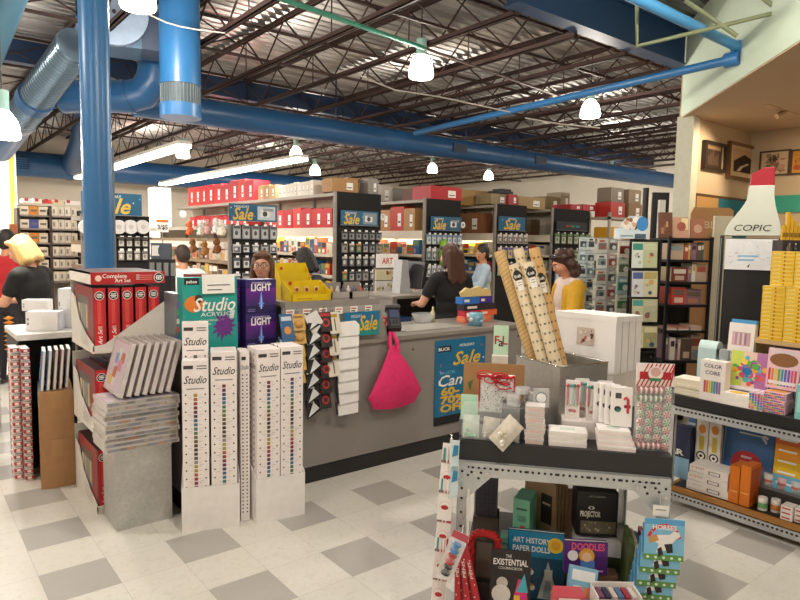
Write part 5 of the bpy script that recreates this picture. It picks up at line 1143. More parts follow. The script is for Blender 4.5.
# cream pads
y0, y1, _ = sx(673, 370, 700, 395, .02, ZT)
for k in range(6):
    b = MB(); w = y0-y1; b.box(0, 0, 0, w, .14, .0165, M('e9dfc8', .6)); b.box(-.0015, -.0015, .013, w+.0015, .14, .0168, M('efe8d8', .6))
    b.build('sketch_pad', loc=(XS+.02+R.uniform(-.004, .008), y0+R.uniform(-.006, .006), ZT+.001+.0175*k), rz=-pi/2+R.uniform(-.06, .06), label='%s cream pad from the bottom of the stack at the shelf end' % ORD[k], cat='sketch pad', group='cream pads at the shelf end')
o, w, h = sbox(697, 348, 715, .25, ZT, .1, 'b9d3d6', 'pastel_pack', 'rounded pale blue pack behind the cream pads', 'pack', lambda b, w, h: (b.rect(w*.2, h*.15, w*.8, h*.7, M('dfeef0')), b.cyl((0, .05, h), (w, .05, h), .045, M('c8dedf', .4), 14)))
def d_core(b, w, h):
    b.text('COLOR', .032, (w*.5, -.001, h*.87), M('5a4a5a'), bold=.02, w=w*.72); b.text('CORE', .032, (w*.5, -.001, h*.7), M('5a4a5a'), bold=.02, w=w*.6)
    for k, c in enumerate(('c8506a', 'd9864a', 'e0c04a', '6aa86a', '4a8ab8', '8a6ab0', '8a7a8a')): b.rect(w*(.16+.1*k), h*.2, w*(.245+.1*k), h*.5, M(c), -.0012)
sbox(700, 361, 725, .01, ZT, .07, 'eee6e0', 'pastel_box', 'white Color Core box with a rainbow of sticks', 'pastel set', d_core)
for k in range(2):
    o, w, h = sbox(720, 390, 748, .005, ZT+.037*k, .1, 'f0ebe4', 'white_box', ('lower white box beside the Color Core box', 'upper white box with a yellow lid beside the Color Core box')[k], 'box', None, .036)
b = MB(); b.disc((0, 0, 0), .05, M('e0b43a'), (1, 0, 0), (0, 1, 0), 18, .035); b.build('yellow_disc', o, loc=(w/2, .05, .0372))
def d_art(b, w, h):
    r = random.Random(6)
    for k in range(3): b.rect(w*.33*k, 0, w*.33*(k+1), h, M(('c8d860', 'e8c8b8', 'b070a8')[k]), -.0006)
    for k in range(60):
        an = r.uniform(0, 6.3); q = r.uniform(.1, .42); b.disc((w*(.5+q*math.cos(an)), -.0009-.00002*k, h*(.52+q*.8*math.sin(an))), r.uniform(.008, .02), M(r.choice(('e05a4a', '3a7ac8', '5ab04a', 'e8a83a', 'a04a9a', '4ab8c8', 'f0d050', 'd84a7a')), .4), n=9)
    b.disc((w*.45, -.0025, h*.5), .03, M('2f78c0', .4), ry=.022); b.rect(0, 0, w, h*.1, M('e6e0ea'), -.0024)
o, w, h = sbox(729, 353, 768, .12, ZT+.075, .03, 'd8c8b0', 'paint_set_box', 'square art set box with a rainbow brush splash', 'paint set', d_art, rot=(-.12, 0, 0))
sbox(728, 385, 770, .13, ZT, .09, '9aa0a2', 'grey_box', 'grey box carrying the splash art set', 'box', None, .072)
sbox(718, 350, 727, .2, ZT, .06, '9aa4aa', 'grey_bottle_box', 'slim grey box between the chalk box and the pale blue pack', 'box', lambda b, w, h: b.rect(w*.2, h*.3, w*.8, h*.8, M('c9d0d4')))
def d_chalk(b, w, h):
    b.rect(w*.15, h*.5, w*.85, h*.8, M('c8a0a8')); 
    for k in range(7): b.rect(w*(.18+.09*k), h*.52, w*(.25+.09*k), h*.78, M(('e0b0b8', 'b890a0', 'd8c8c8', 'a88898', 'e8d0c8', '987888', 'c8a8b0')[k]), -.0012)
    b.text('CHALK', .03, (w*.5, -.001, h*.33), M('c85a5a'), w=w*.7); b.text('PASTELS', .03, (w*.5, -.001, h*.14), M('8a6a70'), w=w*.8)
o, w, h = sbox(727, 324, 753, .22, ZT+.19, .04, 'efe8e4', 'chalk_box', 'white chalk box with a blue lid standing behind the art set', 'pastel set', d_chalk, rot=(-.08, 0, 0))
b = MB(); b.box(w*.06, .002, 0, w+.004, .036, .022, M('4a9ad0', .4)); b.build('blue_lid', o, loc=(0, 0, h))
sbox(725, 349, 757, .215, ZT, .1, '55504e', 'dark_box', 'dark box holding up the chalk box', 'box', None, .188)
RB7 = ['d04a4a', 'e08a3a', 'e8c83a', '6ab04a', '3a98b0', '4a6ac0', '8a4aa8', 'c85a98']
def pencil_set(k, loc, rz, lab):
    b = MB(); w = .115; b.box(0, 0, 0, w, .19, .0125, M('e8b8c8', .4))
    for q in range(12): b.rect(.004+q*.009, .002, .011+q*.009, .0105, M(RB7[(q+k) % 8], .4), -.0006)
    b.quad((.01, .02, .0128), (w-.01, .02, .0128), (w-.01, .17, .0128), (.01, .17, .0128), M('c88a4a'))
    return b.build('pencil_set', loc=loc, rz=rz, label=lab, cat='pencil set', group='rainbow pencil sets stacked flat')
ya, yb, _ = sx(762, 386, 790, 412, .01, ZT)
for k in range(9): pencil_set(k*3, (XS+.012+R.uniform(-.005, .006), ya, ZT+.001+.0133*k), -pi/2+R.uniform(-.05, .05), '%s rainbow pencil set from the bottom of its flat stack' % ORD[k])
def d_up(b, w, h):
    b.disc((w*.5, -.001, h*.72), w*.44, M('8a5a30'), ry=.04); b.rect(w*.1, h*.86, w*.9, h*.96, M('d8c8d0'))
    for q in range(9): b.rect(w*(.06+.1*q), h*.08, w*(.13+.1*q), h*.5, M(RB7[q % 8], .4), -.0012)
    b.rect(w*.08, h*.12, w*.92, h*.2, M('e8e0e0'), -.0016)
sbox(766, 350, 799, .11, ZT+.122, .03, 'e6c0cc', 'pencil_pack', 'pink pencil pack with a brown oval standing above the flat sets', 'pencil set', d_up, rot=(-.1, 0, 0))
sbox(764, 386, 800, .135, ZT, .065, '6a6462', 'dark_box', 'dark box under the pink pencil pack', 'box', None, .12)
for k in range(5):
    b = MB(); b.box(0, 0, 0, .014, .15, .10, M(('e0d0d8', 'c8a8b8')[k % 2], .4))
    for q in range(6): b.rect(.002, .008+.015*q, .012, .02+.015*q, M(RB7[(q+k) % 8], .4), -.0006)
    y_ = onX(748, 405, XS+.0).y; b.build('pencil_set', loc=(XS+.004, y_-.0+.0155*(-k), ZT+.001), rot=(0, 0, -pi/2), label='%s narrow upright rainbow pack leaning left of the flat pencil sets' % ORD[k], cat='pencil set', group='narrow upright rainbow packs')
sbox(795, 386, 815, .0, ZT, .08, '7fc3c0', 'teal_box', 'pale teal box cut by the right frame edge on the shelf', 'box', lambda b, w, h: b.rect(w*.1, h*.2, w*.9, h*.8, M('a8dcd8')))
sbox(762, 347, 788, .2, ZT+.19, .02, '9aa6b4', 'clear_pack', 'pale clear pack under the wooden riser', 'pack', lambda b, w, h: b.rect(w*.2, h*.2, w*.7, h*.6, M('c8d0d8')), .07)
sbox(760, 350, 792, .21, ZT, .025, '5a5654', 'dark_box', 'narrow dark box under the clear pack', 'box', None, .188)
# --- yellow pencil boxes on the riser, two bricks
YP = 'e3b81a'
def ypack(w, k):
    b = MB(); b.box(0, 0, 0, w, .07, .021, M(YP, .4)); r = random.Random(k)
    b.rect(w*.08, .004, w*.42, .009, M('f0dc8a'), -.0006); b.rect(w*.55, .005, w*.62, .016, M('8a5a1a'), -.0006)
    for q in range(6): b.rect(w*(.64+.05*q), .006, w*(.67+.05*q), .012, M('c89410'), -.0006)
    b.prism([(0, .021), (w, .021), (w, .0225), (0, .0225)], 0, .06, M('f2e6b0', .4))
    return b
zr = ZT+.002+rz_
ya = onX(760, 335, XS+.26).y; yb = onX(798, 335, XS+.26).y; pw = .125; cols_ = 2
ztop1 = onX(770, 282, XS+.26).z; n1 = int((ztop1-zr)/.0232); ztop2 = onX(780, 248, XS+.26).z; n2 = int((ztop2-ztop1)/.0232)+1
for c in range(3):
    for k in range(n1):
        ypack(pw, k).build('pencil_box', loc=(XS+.25+R.uniform(0, .004), ya-c*(pw+.003), zr+.0232*k), rz=-pi/2+R.uniform(-.02, .02), label='yellow pencil box, %s up in the %s column of the lower brick' % (ORD[k], ('outer', 'second', 'far right')[c]), cat='pencil box', group='yellow pencil boxes on the riser')
for c in range(2):
    for k in range(n2):
        ypack(pw, k).build('pencil_box', loc=(XS+.27+R.uniform(0, .004), ya-.03-c*(pw+.003), zr+.0232*(n1+k)+.001), rz=-pi/2, label='yellow pencil box, %s up in the %s column of the upper brick' % (ORD[k], ('outer', 'inner')[c]), cat='pencil box', group='yellow pencil boxes on the riser')
# --- bottom shelf things
ZQ = ZB+.005
def d_ar(b, w, h):
    b.rect(0, 0, w, h*.4, M('8ab4d0', .4), -.0006); b.text('STAR', .05, (w*.45, -.001, h*.5), PAPER, bold=.04, w=w*.8); b.disc((w*.42, -.0012, h*.76), .03, M('e8b02a')); b.rect(w*.1, h*.9, w*.6, h*.95, M('c8d0e0')); b.disc((w*.5, -.0012, h*.2), .03, M('d8e4ea'))
sbox(655, 424, 690, .16, ZQ, .06, '2a3050', 'game_box', 'dark blue game box with a yellow burst beside the display table', 'game box', d_ar)
def d_owl(b, w, h):
    b.disc((w*.5, -.001, h*.75), w*.32, M('d88a3a'), ry=.03); b.rect(w*.3, h*.3, w*.7, h*.6, M('c8b040')); b.disc((w*.5, -.0012, h*.18), w*.4, M('1e1c1e')); b.disc((w*.5, -.0016, h*.18), w*.28, PAPER); b.disc((w*.5, -.002, h*.18), w*.13, INK)
sbox(696, 417, 708, .2, ZQ+.12, .03, 'e0dad0', 'owl_pack', 'white owl pen pack nearer the dark game box', 'pen pack', d_owl); sbox(709, 418, 721, .2, ZQ+.12, .03, 'e0dad0', 'owl_pack', 'white owl pen pack nearer the blue fork book', 'pen pack', d_owl)
sbox(692, 450, 725, .19, ZQ, .1, '3a3638', 'dark_box', 'dark box under the two owl packs', 'box', None, .118)
sbox(688, 412, 695, .25, ZQ, .06, '5a86b8', 'striped_box', 'thin blue striped box behind the owl packs', 'box', lambda b, w, h: [b.rect(0, h*(.1+.1*k), w, h*(.14+.1*k), M('d8e2ea')) for k in range(8)])
def d_fork(b, w, h):
    b.disc((w*.5, -.001, h*.38), .095, M('c23038'), ry=.085); b.box(w*.3, -.003, h*.78, w*.75, -.001, h*.8, M('d0d4d8')); b.poly([(w*.74, -.002, h*.8), (w*.86, -.002, h*.76), (w*.88, -.002, h*.79), (w*.82, -.002, h*.82)], M('d0d4d8'))
    b.poly([(w*.74, -.0022, h*.78), (w*.84, -.0022, h*.7), (w*.86, -.0022, h*.73), (w*.78, -.0022, h*.8)], M('d0d4d8'))
    for q in range(4): b.rect(w*(.32+.02*q), h*(.25+.07*q), w*(.68-.03*q), h*(.28+.07*q), M('e8c8c8'), -.0016)
    b.rect(0, 0, w*.03, h, M('8fa8c0'), -.0008)
sbox(722, 420, 773, .24, ZQ, .03, '3f6ea8', 'craft_book', 'blue book with a fork and a red circle on the bottom shelf', 'book', d_fork, rot=(-.1, 0, 0))
def d_rain(b, w, h):
    for k, c in enumerate(('4ab0d8', 'e8c030', 'e89a2a', 'd86a2a')): b.rect(0, h*.25*k, w, h*.25*(k+1), M(c, .4), -.0006)
    for k in range(5): b.rect(w*.1, h*(.1+.18*k), w*.6, h*(.13+.18*k), M('f0f0f0'), -.001)
sbox(774, 433, 812, .2, ZQ+.1, .04, 'e0a030', 'rainbow_box', 'box striped orange, yellow and blue at the right frame edge', 'craft kit', d_rain, rot=(-.06, 0, 0)); sbox(774, 462, 812, .2, ZQ, .1, '4a4644', 'dark_box', 'dark box under the striped box', 'box', None, .098)
ya, yb, _ = sx(686, 460, 728, 490, .03, ZQ)
for k in range(3):
    b = MB(); w = ya-yb-.01*k; b.box(0, 0, 0, w, .16, .052, M('ece6e2', .5)); b.rect(w*.5, .014, w*.8, .036, M('6a6260')); b.rect(w*.53, .018, w*.77, .032, M('ece6e2'), -.0012)
    for q in range(6): b.rect(w*(.05+.06*q), .03+.006*(q % 2), w*(.09+.06*q), .045, M(('e0b040', 'b8c8e0', 'e8a890')[q % 3]) if k != 0 else M('dcd4cf'), -.001)
    b.rect(w*.02, .008, w*.4, .012, M('b8b0ac')); b.build('craft_box', loc=(XS+.03+.006*k, ya-.004*k, ZQ+.001+.053*k), rz=-pi/2+(.03, -.02, .04)[k], label='%s white craft box in the stack of three on the bottom shelf' % ('lowest', 'middle', 'topmost')[k], cat='craft kit', bevel=.002)
for k in range(2):
    sbox(729+11*k, 466, 739+11*k, .03, ZQ, .14, 'd8761c', 'orange_box', ('orange upright box nearer the white craft boxes', 'orange upright box nearer the jars')[k], 'box', lambda b, w, h: (b.rect(w*.1, h*.3, w*.9, h*.33, M('f0b060')), b.quad((w+.0006, .01, .02), (w+.0006, .13, .02), (w+.0006, .13, h-.02), (w+.0006, .01, h-.02), M('b8521a'))))
def jar(px, py, dx, z, lab, c, r=.026, h=.075):
    p = onX(px, py, XS+dx); o = thing('paint_jar', lab, 'jar', (XS+dx, p.y, z+.001))
    b = MB(); b.cyl((0, 0, 0), (0, 0, h*.75), r, M('d9d6d0', .25), 16); b.cyl((0, 0, h*.2), (0, 0, h*.6), r*1.01, M(c, .4), 16, cap=False); b.build('jar_body', o)
    b = MB(); b.cyl((0, 0, h*.75), (0, 0, h), r*.96, M('efece8', .3), 16); b.build('lid', o)
jar(763, 500, .07, ZQ, 'white jar with a green label beside the orange boxes', '6aa86a'); jar(776, 500, .1, ZQ, 'white jar with an orange label behind the small boxes', 'd8863a')
o = thing('clear_case', 'clear plastic case of craft cups above the jars', 'case', (XS+.16, onX(757, 480, XS+.16).y, ZQ+.1), rz=-pi/2)
b = MB(); b.box(0, 0, 0, .24, .12, .1, FILM); b.build('case_shell', o)
for k in range(3): b = MB(); b.lathe([(0, 0), (.026, 0), (.032, .07), (0, .07)], M(('e0d8d4', 'd8a8a0', 'c8d0d4')[k], .3), 14, (.045+.075*k, .06, .004)); b.cyl((.045+.075*k, .06, .03), (.045+.075*k, .06, .045), .03, M(('c83a40', 'b0484a', 'd86a4a')[k]), 14, cap=False); loose(b.build('craft_cup', o), '%s craft cup in the clear plastic case' % ORD[k], 'cup')
b = MB(); b.box(0, 0, 0, .26, .13, .098, M('3c3836')); b.build('dark_box', loc=(XS+.155, onX(757, 480, XS+.16).y+.005, ZQ+.001), rz=-pi/2, label='dark box under the clear case of cups', cat='box')
ya = onX(781, 505, XS+.02).y
for k in range(3):
    for c in range(2):
        b = MB(); b.box(0, 0, 0, .06, .08, .026, M('efe6e2', .5)); b.rect(.006, .008, .05, .017, M(('c05a50', 'b86a5a')[c])); b.build('small_box', loc=(XS+.02+.02*c, ya-.065*c, ZQ+.001+.027*k), rz=-pi/2, label='small white and red box, %s up in the %s pile on the bottom shelf' % (ORD[k], ('left', 'right')[c]), cat='box', group='small white and red boxes')
# ================================================================== marker tower, book racks, gallery pictures
def local(px, py, dep, rz=-YAW):       # frame on a vertical plane facing the camera side, at depth dep through this pixel
    p = at(px, py, dep); return Matrix.Translation((p.x, p.y, 0)) @ Matrix.Rotation(rz, 4, 'Z')
class Plane:
    def __init__(s, px, py, dep, rz=-YAW):
        s.m = local(px, py, dep, rz); s.i = s.m.inverted(); s.e = s.i @ EYE; s.rz = rz
    def __call__(s, px, py, yl=0.0):
        d = s.i.to_3x3() @ ray(px, py); t = (yl-s.e.y)/d.y; return s.e+d*t
    def w(s, x, y, z): return s.m @ Vector((x, y, z))
    def put(s, b, name, x, y, z, lab=None, cat=None, rz=0.0, rot=None, **k):
        o = b.build(name, loc=s.w(x, y, z), rz=s.rz+rz, label=lab, cat=cat, **k)
        if rot: o.rotation_euler = (Matrix.Rotation(s.rz, 4, 'Z') @ Matrix.Rotation(rot[2], 4, 'Z') @ Matrix.Rotation(rot[1], 4, 'Y') @ Matrix.Rotation(rot[0], 4, 'X')).to_euler()
        return o
# --- marker tower: black cabinet, whiteboard, giant marker-shaped top
Q = Plane(722, 300, 5.0, rz=-YAW-.47)
x0 = 0; x1 = Q(776, 300).x; zt = Q(722, 238).z; zb = 0
o = thing('marker_tower', 'tall black display with a giant white marker-shaped top and red tip', 'display stand', Q.w(0, 0, 0), Q.rz)
w = x1; b = MB(); b.box(0, .0, 0, w, .36, zt, M('1a181b', .5)); b.build('cabinet', o)
zwb = Q(722, 269).z
b = MB(); b.box(.0, -.012, zwb, w*.97, -.001, zt-.005, M('e4e6ea', .3)); r = random.Random(11)
for k in range(26): x = r.uniform(.02, w*.9); z = r.uniform(zwb+.02, zt-.03); b.rect(x, z, x+r.uniform(.004, .03), z+.004, M(r.choice(('a8b8d0', 'c8a8b8', '9ac0d8', 'b0b0b8'))), -.0124-.0001*(k % 7))
b.rect(w*.25, zwb+.1, w*.62, zwb+.112, M('7ab4d8'), -.0135); b.rect(w*.25, zwb+.07, w*.55, zwb+.082, M('7ab4d8'), -.0135); b.poly([(w*.42, -.0135, zwb+.02), (w*.48, -.0135, zwb+.05), (w*.46, -.0135, zwb+.02)], INK); b.build('whiteboard', o)
for x in (-.04, w+.0): b = MB(); b.box(x, .0, 0, x+.03, .05, zt+.02, M('2a2a2c', .4, .3)); b.box(x+.004, -.004, 0, x+.012, 0, zt, M('8a8a8c', .4, .5)); b.build('side_post', o)
zc1 = Q(740, 186).z; zc2 = Q(740, 182).z; s0, s1 = Q(724, 236).x, Q(781, 236).x; c0, c1 = Q(749, 186).x, Q(775, 186).x
CW = M('ccd1c6', .45, noise=.02)
pts = []
for k in range(9): t_ = k/8; f = t_*t_*(3-2*t_); pts.append((s0+(c0-s0)*f, zt+.02+(zc1-.06-zt-.02)*t_))
pts.append((c0, zc1)); right = [(c1, zc1)]
for k in range(9): t_ = 1-k/8; f = t_*t_*(3-2*t_); right.append((s1+(c1-s1)*f, zt+.02+(zc1-.06-zt-.02)*t_))
b = MB(); b.prism(pts+right, -.02, .2, CW); b.text('COPIC', .07, ((s0+s1)/2+.0, -.023, zt+.08), INK, shear=.2, w=.25); mb_ = b.build('marker_body', o, bevel=.004)
tx0, tx1 = Q(751, 185).x, Q(774, 185).x; zt0 = Q(752, 174).z; zt1 = Q(772, 167).z
b = MB(); b.prism([(tx0-.005, zc1), (tx1+.005, zc1), (tx1-.0, zt1), (tx1-.07, zt1-.0), (tx0, zt0)], .0, .18, M('a01326', .4)); b.build('red_tip', mb_, bevel=.004)
# --- black open bookcase with books
Q = Plane(667, 300, 5.6, rz=-YAW+.06)
BX = Q(709, 300).x; shelf_y = [238, 260, 282, 305, 331, 361]; zs = [Q(690, y).z for y in shelf_y]; zs += [.28]
o = thing('bookcase', 'open black metal bookcase of books below the gallery pillar', 'bookcase', Q.w(0, 0, 0), Q.rz)
BM = M('17151a', .5)
for x in (-.0, BX): 
    for y in (0, .34): b = MB(); b.box(x-.012, y, 0, x+.012, y+.024, zs[0]+.01, BM); b.build('post', o)
for z in zs: b = MB(); b.box(-.01, 0, z-.02, BX+.01, .36, z, BM); b.build('shelf', o)
b = MB(); b.box(-.01, .355, 0, BX+.01, .362, zs[0], M('2c2624', .7)); b.build('back_panel', o)
BC = ['a5523a', 'c8b08a', '7a3a30', 'd8cdb8', '5a4a40', 'b87a5a', '8a9a9a', 'c89a5a', '3a3a40', 'd8b8a0', 'b8443a', '6a5a4a', 'e0d6c4', '8a6a78', '4a6a70', 'c0a890']
rb = random.Random(21); rows = ['topmost', 'second', 'third', 'fourth', 'lowest visible']
for si in range(1, 6):
    z = zs[si]; gap = zs[si-1]-z-.03; x = .02; n = 0
    if si == 4:
        for k in range(3):
            b = MB(); ww = (BX-.06)/3-.01; b.box(0, 0, 0, ww, .22, .02+.01*k, M(('c8a090', 'b87868', 'd0b8a8')[k])); b.box(-.0, -.001, .003, ww, .2, .014, M('e2d8cc')); Q.put(b, 'flat_book', .02+k*(BX-.04)/3, .03, z+.001, '%s flat book on the %s bookcase shelf' % (ORD[k], rows[si-1]), 'book')
        continue
    while x < BX-.05:
        t_ = rb.uniform(.02, .05) if rb.random() > .25 else rb.uniform(.09, .15); t_ = min(t_, BX-.02-x)
        h = gap*rb.uniform(.72, .97); c = rb.choice(BC); b = MB(); b.box(0, 0, 0, t_, .2, h, M(c, .6)); b.box(.002, .003, .004, t_-.002, .2005, h+.0005, M('e0d8c8'))
        if t_ > .08:
            b.rect(t_*.1, h*.55, t_*.9, h*.85, M(rb.choice(BC))); b.rect(t_*.2, h*.1, t_*.8, h*.4, M(rb.choice(BC)), -.001)
        else: b.rect(t_*.15, h*.6, t_*.85, h*.85, M(rb.choice(('e6dcc8', 'c8a050', '3a3030'))))
        n += 1; Q.put(b, 'shelf_book', x, .03+rb.uniform(0, .03), z+.001, '%s book on the %s bookcase shelf' % (ORD[n-1], rows[si-1]), 'book'); x += t_+.003
# things on top of it
def onshelf(px0, px1, py0, yl, z, d_, c, name, lab, cat, draw=None, rot=None):
    a = Q(px0, py0, yl); e = Q(px1, py0, yl); b = MB(); ww = e.x-a.x; hh = a.z-z; b.box(0, 0, 0, ww, d_, hh, M(c, .6))
    if draw: draw(b, ww, hh)
    return Q.put(b, name, a.x, yl, z+.001, lab, cat, rot=rot)
zq = zs[0]
onshelf(661, 674, 212, .1, zq, .03, '6a4432', 'art_book', 'brown patterned art book leaning on top of the bookcase', 'book', lambda b, w, h: [b.rect(w*.1+w*.2*k, h*(.15+.13*k), w*.35+w*.15*k, h*(.4+.12*k), M(('b07a5a', '8a5a40', 'c8a080', '5a3a2c')[k])) for k in range(4)], (-.12, 0, 0))
onshelf(675, 690, 217, .06, zq, .02, 'c89a80', 'art_book', 'peach art book propped on top of the bookcase', 'book', lambda b, w, h: (b.disc((w*.5, -.001, h*.55), w*.3, M('a85a48')), b.rect(w*.5, h*.4, w*.95, h*.95, M('e8d8a8'))), (-.1, 0, 0))
onshelf(692, 706, 219, .12, zq, .02, 'a87058', 'art_book', 'reddish art book at the end of the bookcase top', 'book', lambda b, w, h: b.disc((w*.5, -.001, h*.5), w*.3, M('d0a890')), (-.1, 0, 0))
# --- narrow card rack left of the bookcase
Q2 = Plane(632, 300, 5.35, rz=-YAW+.05)
KX = Q2(657, 300).x; ztop = Q2(640, 239).z
o = thing('card_rack', 'black wire rack holding greeting cards in tall columns', 'card rack', Q2.w(0, 0, 0), Q2.rz)
for x in (-.01, KX):
    b = MB(); b.box(x, 0, 0, x+.02, .03, ztop, BM); b.build('post', o)
b = MB()
for k in range(6): b.box(0, .0, ztop-.03-.235*k, KX+.01, .1, ztop-.015-.235*k, BM)
b.box(0, .1, 0, KX+.01, .11, ztop, M('26211f', .7)); b.build('rack_frame', o)
GC = [('3a8a78', 'cfd8d2'), ('c0c4a4', 'b4bc98'), ('4a5a90', 'c8ccd4'), ('b0a060', 'c8c4a4'), ('4a9a90', 'c0c0a0'), ('c0bca0', 'b0b090'), ('b8b888', 'd8cfa8'), ('d0c8a0', '9a9a70')]
def card(b, w, h, c0, c1, seed):
    r = random.Random(seed); b.box(0, 0, 0, w, .006, h, M(c1, .5)); b.rect(w*.06, h*.7, w*.94, h*.95, M(c0)); 
    for k in range(4): b.disc((w*r.uniform(.25, .75), -.001-.0002*k, h*r.uniform(.15, .6)), w*r.uniform(.08, .2), M(r.choice(('5a7a50', '8a5a50', '3a4a6a', 'c8a060', 'b0b8a0', '6a6a68'))), n=9)
rowy = [(242, 268), (271, 297), (299, 322), (326, 348)]
for k, (ya, yb) in enumerate(rowy):
    for c, (xa, xb) in enumerate(((633, 643), (644, 657))):
        a = Q2(xa, ya, -.02); e = Q2(xb, yb, -.02); b = MB(); card(b, e.x-a.x, a.z-e.z, *GC[(k*2+c) % 8], 40+k*2+c)
        Q2.put(b, 'greeting_card', a.x, -.02, e.z, 'greeting card in the %s column, %s row of the black wire rack' % (('narrow outer', 'wider inner')[c], ORD[k]), 'greeting card', rot=(-.05, 0, 0))
# cat tissue box on its top
a = Q2(619, 240, .0); e = Q2(647, 240, .0); w = e.x-a.x; h = Q2(630, 216).z-ztop
b = MB(); b.box(0, 0, 0, w, .12, h*.45, M('cfdde6', .5)); b.prism([(.01, h*.45), (w-.005, h*.45), (w-.005, h*.8), (w*.8, h), (w*.35, h), (.02, h*.7)], 0, .02, M('b8c4cc')); r = random.Random(8)
for k in range(16): b.disc((r.uniform(.03, w-.06), -.001-.0002*k, r.uniform(h*.5, h*.85)), r.uniform(.012, .03), M(r.choice(('8a5a3a', 'e8e0d8', 'c8a888', '5a4438', 'efe9e2'))), n=9)
b.disc((w*.8, -.005, h*.66), .05, M('3a86c8'), ry=.06); b.rect(.01, h*.08, w*.5, h*.16, M('8aa0b0')); b.rect(w*.55, 0, w*.95, h*.22, M('4a5a6a'), -.001)
Q2.put(b, 'pictured_box', a.x, -.0, ztop+.001, 'white and blue box with pictured kittens on top of the card racks', 'box')
# --- spinner racks of white card packs
def spinner(px0, px1, pyt, dep, nr, nc, lab, palette, labp, pybot=330):
    Q3 = Plane((px0+px1)/2, 300, dep, rz=-YAW+.1); a = Q3(px0, pyt); e = Q3(px1, pyt); w = e.x-a.x; zt = a.z
    o = thing('spinner_rack', lab, 'spinner rack', Q3.w(0, 0, 0), Q3.rz); b = MB(); b.cyl((0, 0, 0), (0, 0, zt), .02, CHROME, 10); b.lathe([(0, 0), (.07, 0), (.07, .02), (.03, .05), (0, .05)], BM, 24); b.build('pole', o)
    hh = (zt-Q3(px0, pybot).z)/nr
    for k in range(nr+1): b = MB(); b.tube([(w/2*.9*math.cos(2*pi*i/16), w/2*.9*math.sin(2*pi*i/16), zt-hh*k) for i in range(17)], .004, M('9aa4a8', .4, .5), 5); b.build('wire_ring', o)
    ww = w/nc
    for k in range(nr):
        for c in range(nc):
            c0, c1, c2 = palette[(k*nc+c) % len(palette)]; b = MB(); f = ww*.92; xx = -w/2+ww*(c+.5); yy = -math.sqrt(max(0, (w/2)**2-xx*xx))*.75-.0
            b.box(-f/2, 0, 0, f/2, .015, hh*.9, M(c0, .45)); b.rect(-f*.4, hh*.2, f*.4, hh*.62, M(c1)); b.rect(-f*.3, hh*.68, f*.2, hh*.8, M(c2)); b.disc((f*.1, -.001, hh*.35), f*.2, M(c2))
            Q3.put(b, 'card_pack', xx, yy-.02, zt-hh*(k+1)+.01, '%s, %s row down, %s across' % (labp, ORD[k], ORD[c]), 'card pack', rz=xx*1.6)
spinner(574, 590, 237, 6.4, 7, 2, 'spinner rack of pale blue card packs behind the yellow cardigan', [('c8d4d4', '3a4244', 'aab8ba'), ('d6dedd', '4a5a62', '2a3032'), ('b4c6cc', '5a7884', 'e0e6e4')], 'pale card pack on the spinner behind the cardigan')
spinner(591, 612, 238, 6.0, 6, 2, 'spinner rack of grey and red card packs in the middle', [('b8b8b0', '6a6a64', '9a4a40'), ('a8a8a2', '4a4a4a', 'd8d8d0'), ('c4c8c4', '7a8a88', '3a3a3a'), ('a89890', '8a4a44', 'd0c8c0')], 'grey card pack on the middle spinner')
spinner(612, 627, 240, 5.7, 5, 1, 'spinner rack of picture cards beside the black wire rack', [('d8d0c4', '8a2a24', 'e8e4dc'), ('b8c0b0', '5a6a4a', 'd0d4c8'), ('8aa8a8', '2a6a5a', 'c8d8d0'), ('c0c4b8', '3a6a3a', '8a8a80')], 'picture card on the spinner beside the wire rack')
# --- tall white panel, black pole and kraft sheets against the pillar
Q = Plane(690, 230, 6.6)
a = Q(658, 238); e = Q(666, 200); b = MB(); b.box(0, 0, 0, e.x-a.x, .05, e.z, M('d8d6d2')); Q.put(b, 'foam_slab', a.x, .0, .001, 'tall white slab standing behind the bookcase', 'board')
a = Q(656, 240); e = Q(671, 192); b = MB(); b.box(0, 0, 0, e.x-a.x+.04, .04, e.z, M('1d1b1c')); Q.put(b, 'black_board', a.x-.02, .08, .001, 'taller black board behind the white slab', 'board')
b = MB(); x = Q(650, 200).x; b.cyl((x, 0, 0), (x, 0, Q(650, 187).z), .03, M('1d1b1c'), 12); Q.put(b, 'black_pole', 0, .12, .001, 'slim black post left of the white slab', 'post')
a = Q(691, 237, .1); e = Q(735, 208, .1); w = e.x-a.x; 
b = MB(); b.prism([(0, 0), (w, 0), (w, e.z-.03), (w*.9, e.z), (.03, e.z+.0), (0, e.z-.06)], 0, .02, M('b58a5c', .8)); b.text('BLICK', .11, (w*.68, -.002, e.z-.18), M('e0cdb4'), w=.32); Q.put(b, 'kraft_board', a.x, .12, .001, 'large brown kraft board standing behind the marker tower', 'board')
a = Q(716, 240, -.3); e = Q(736, 216, -.3); b = MB(); b.box(0, 0, 0, e.x-a.x, .03, e.z, M('d0c9b0')); Q.put(b, 'cream_board', a.x, -.25, .001, 'cream board between the kraft board and the marker tower', 'board')
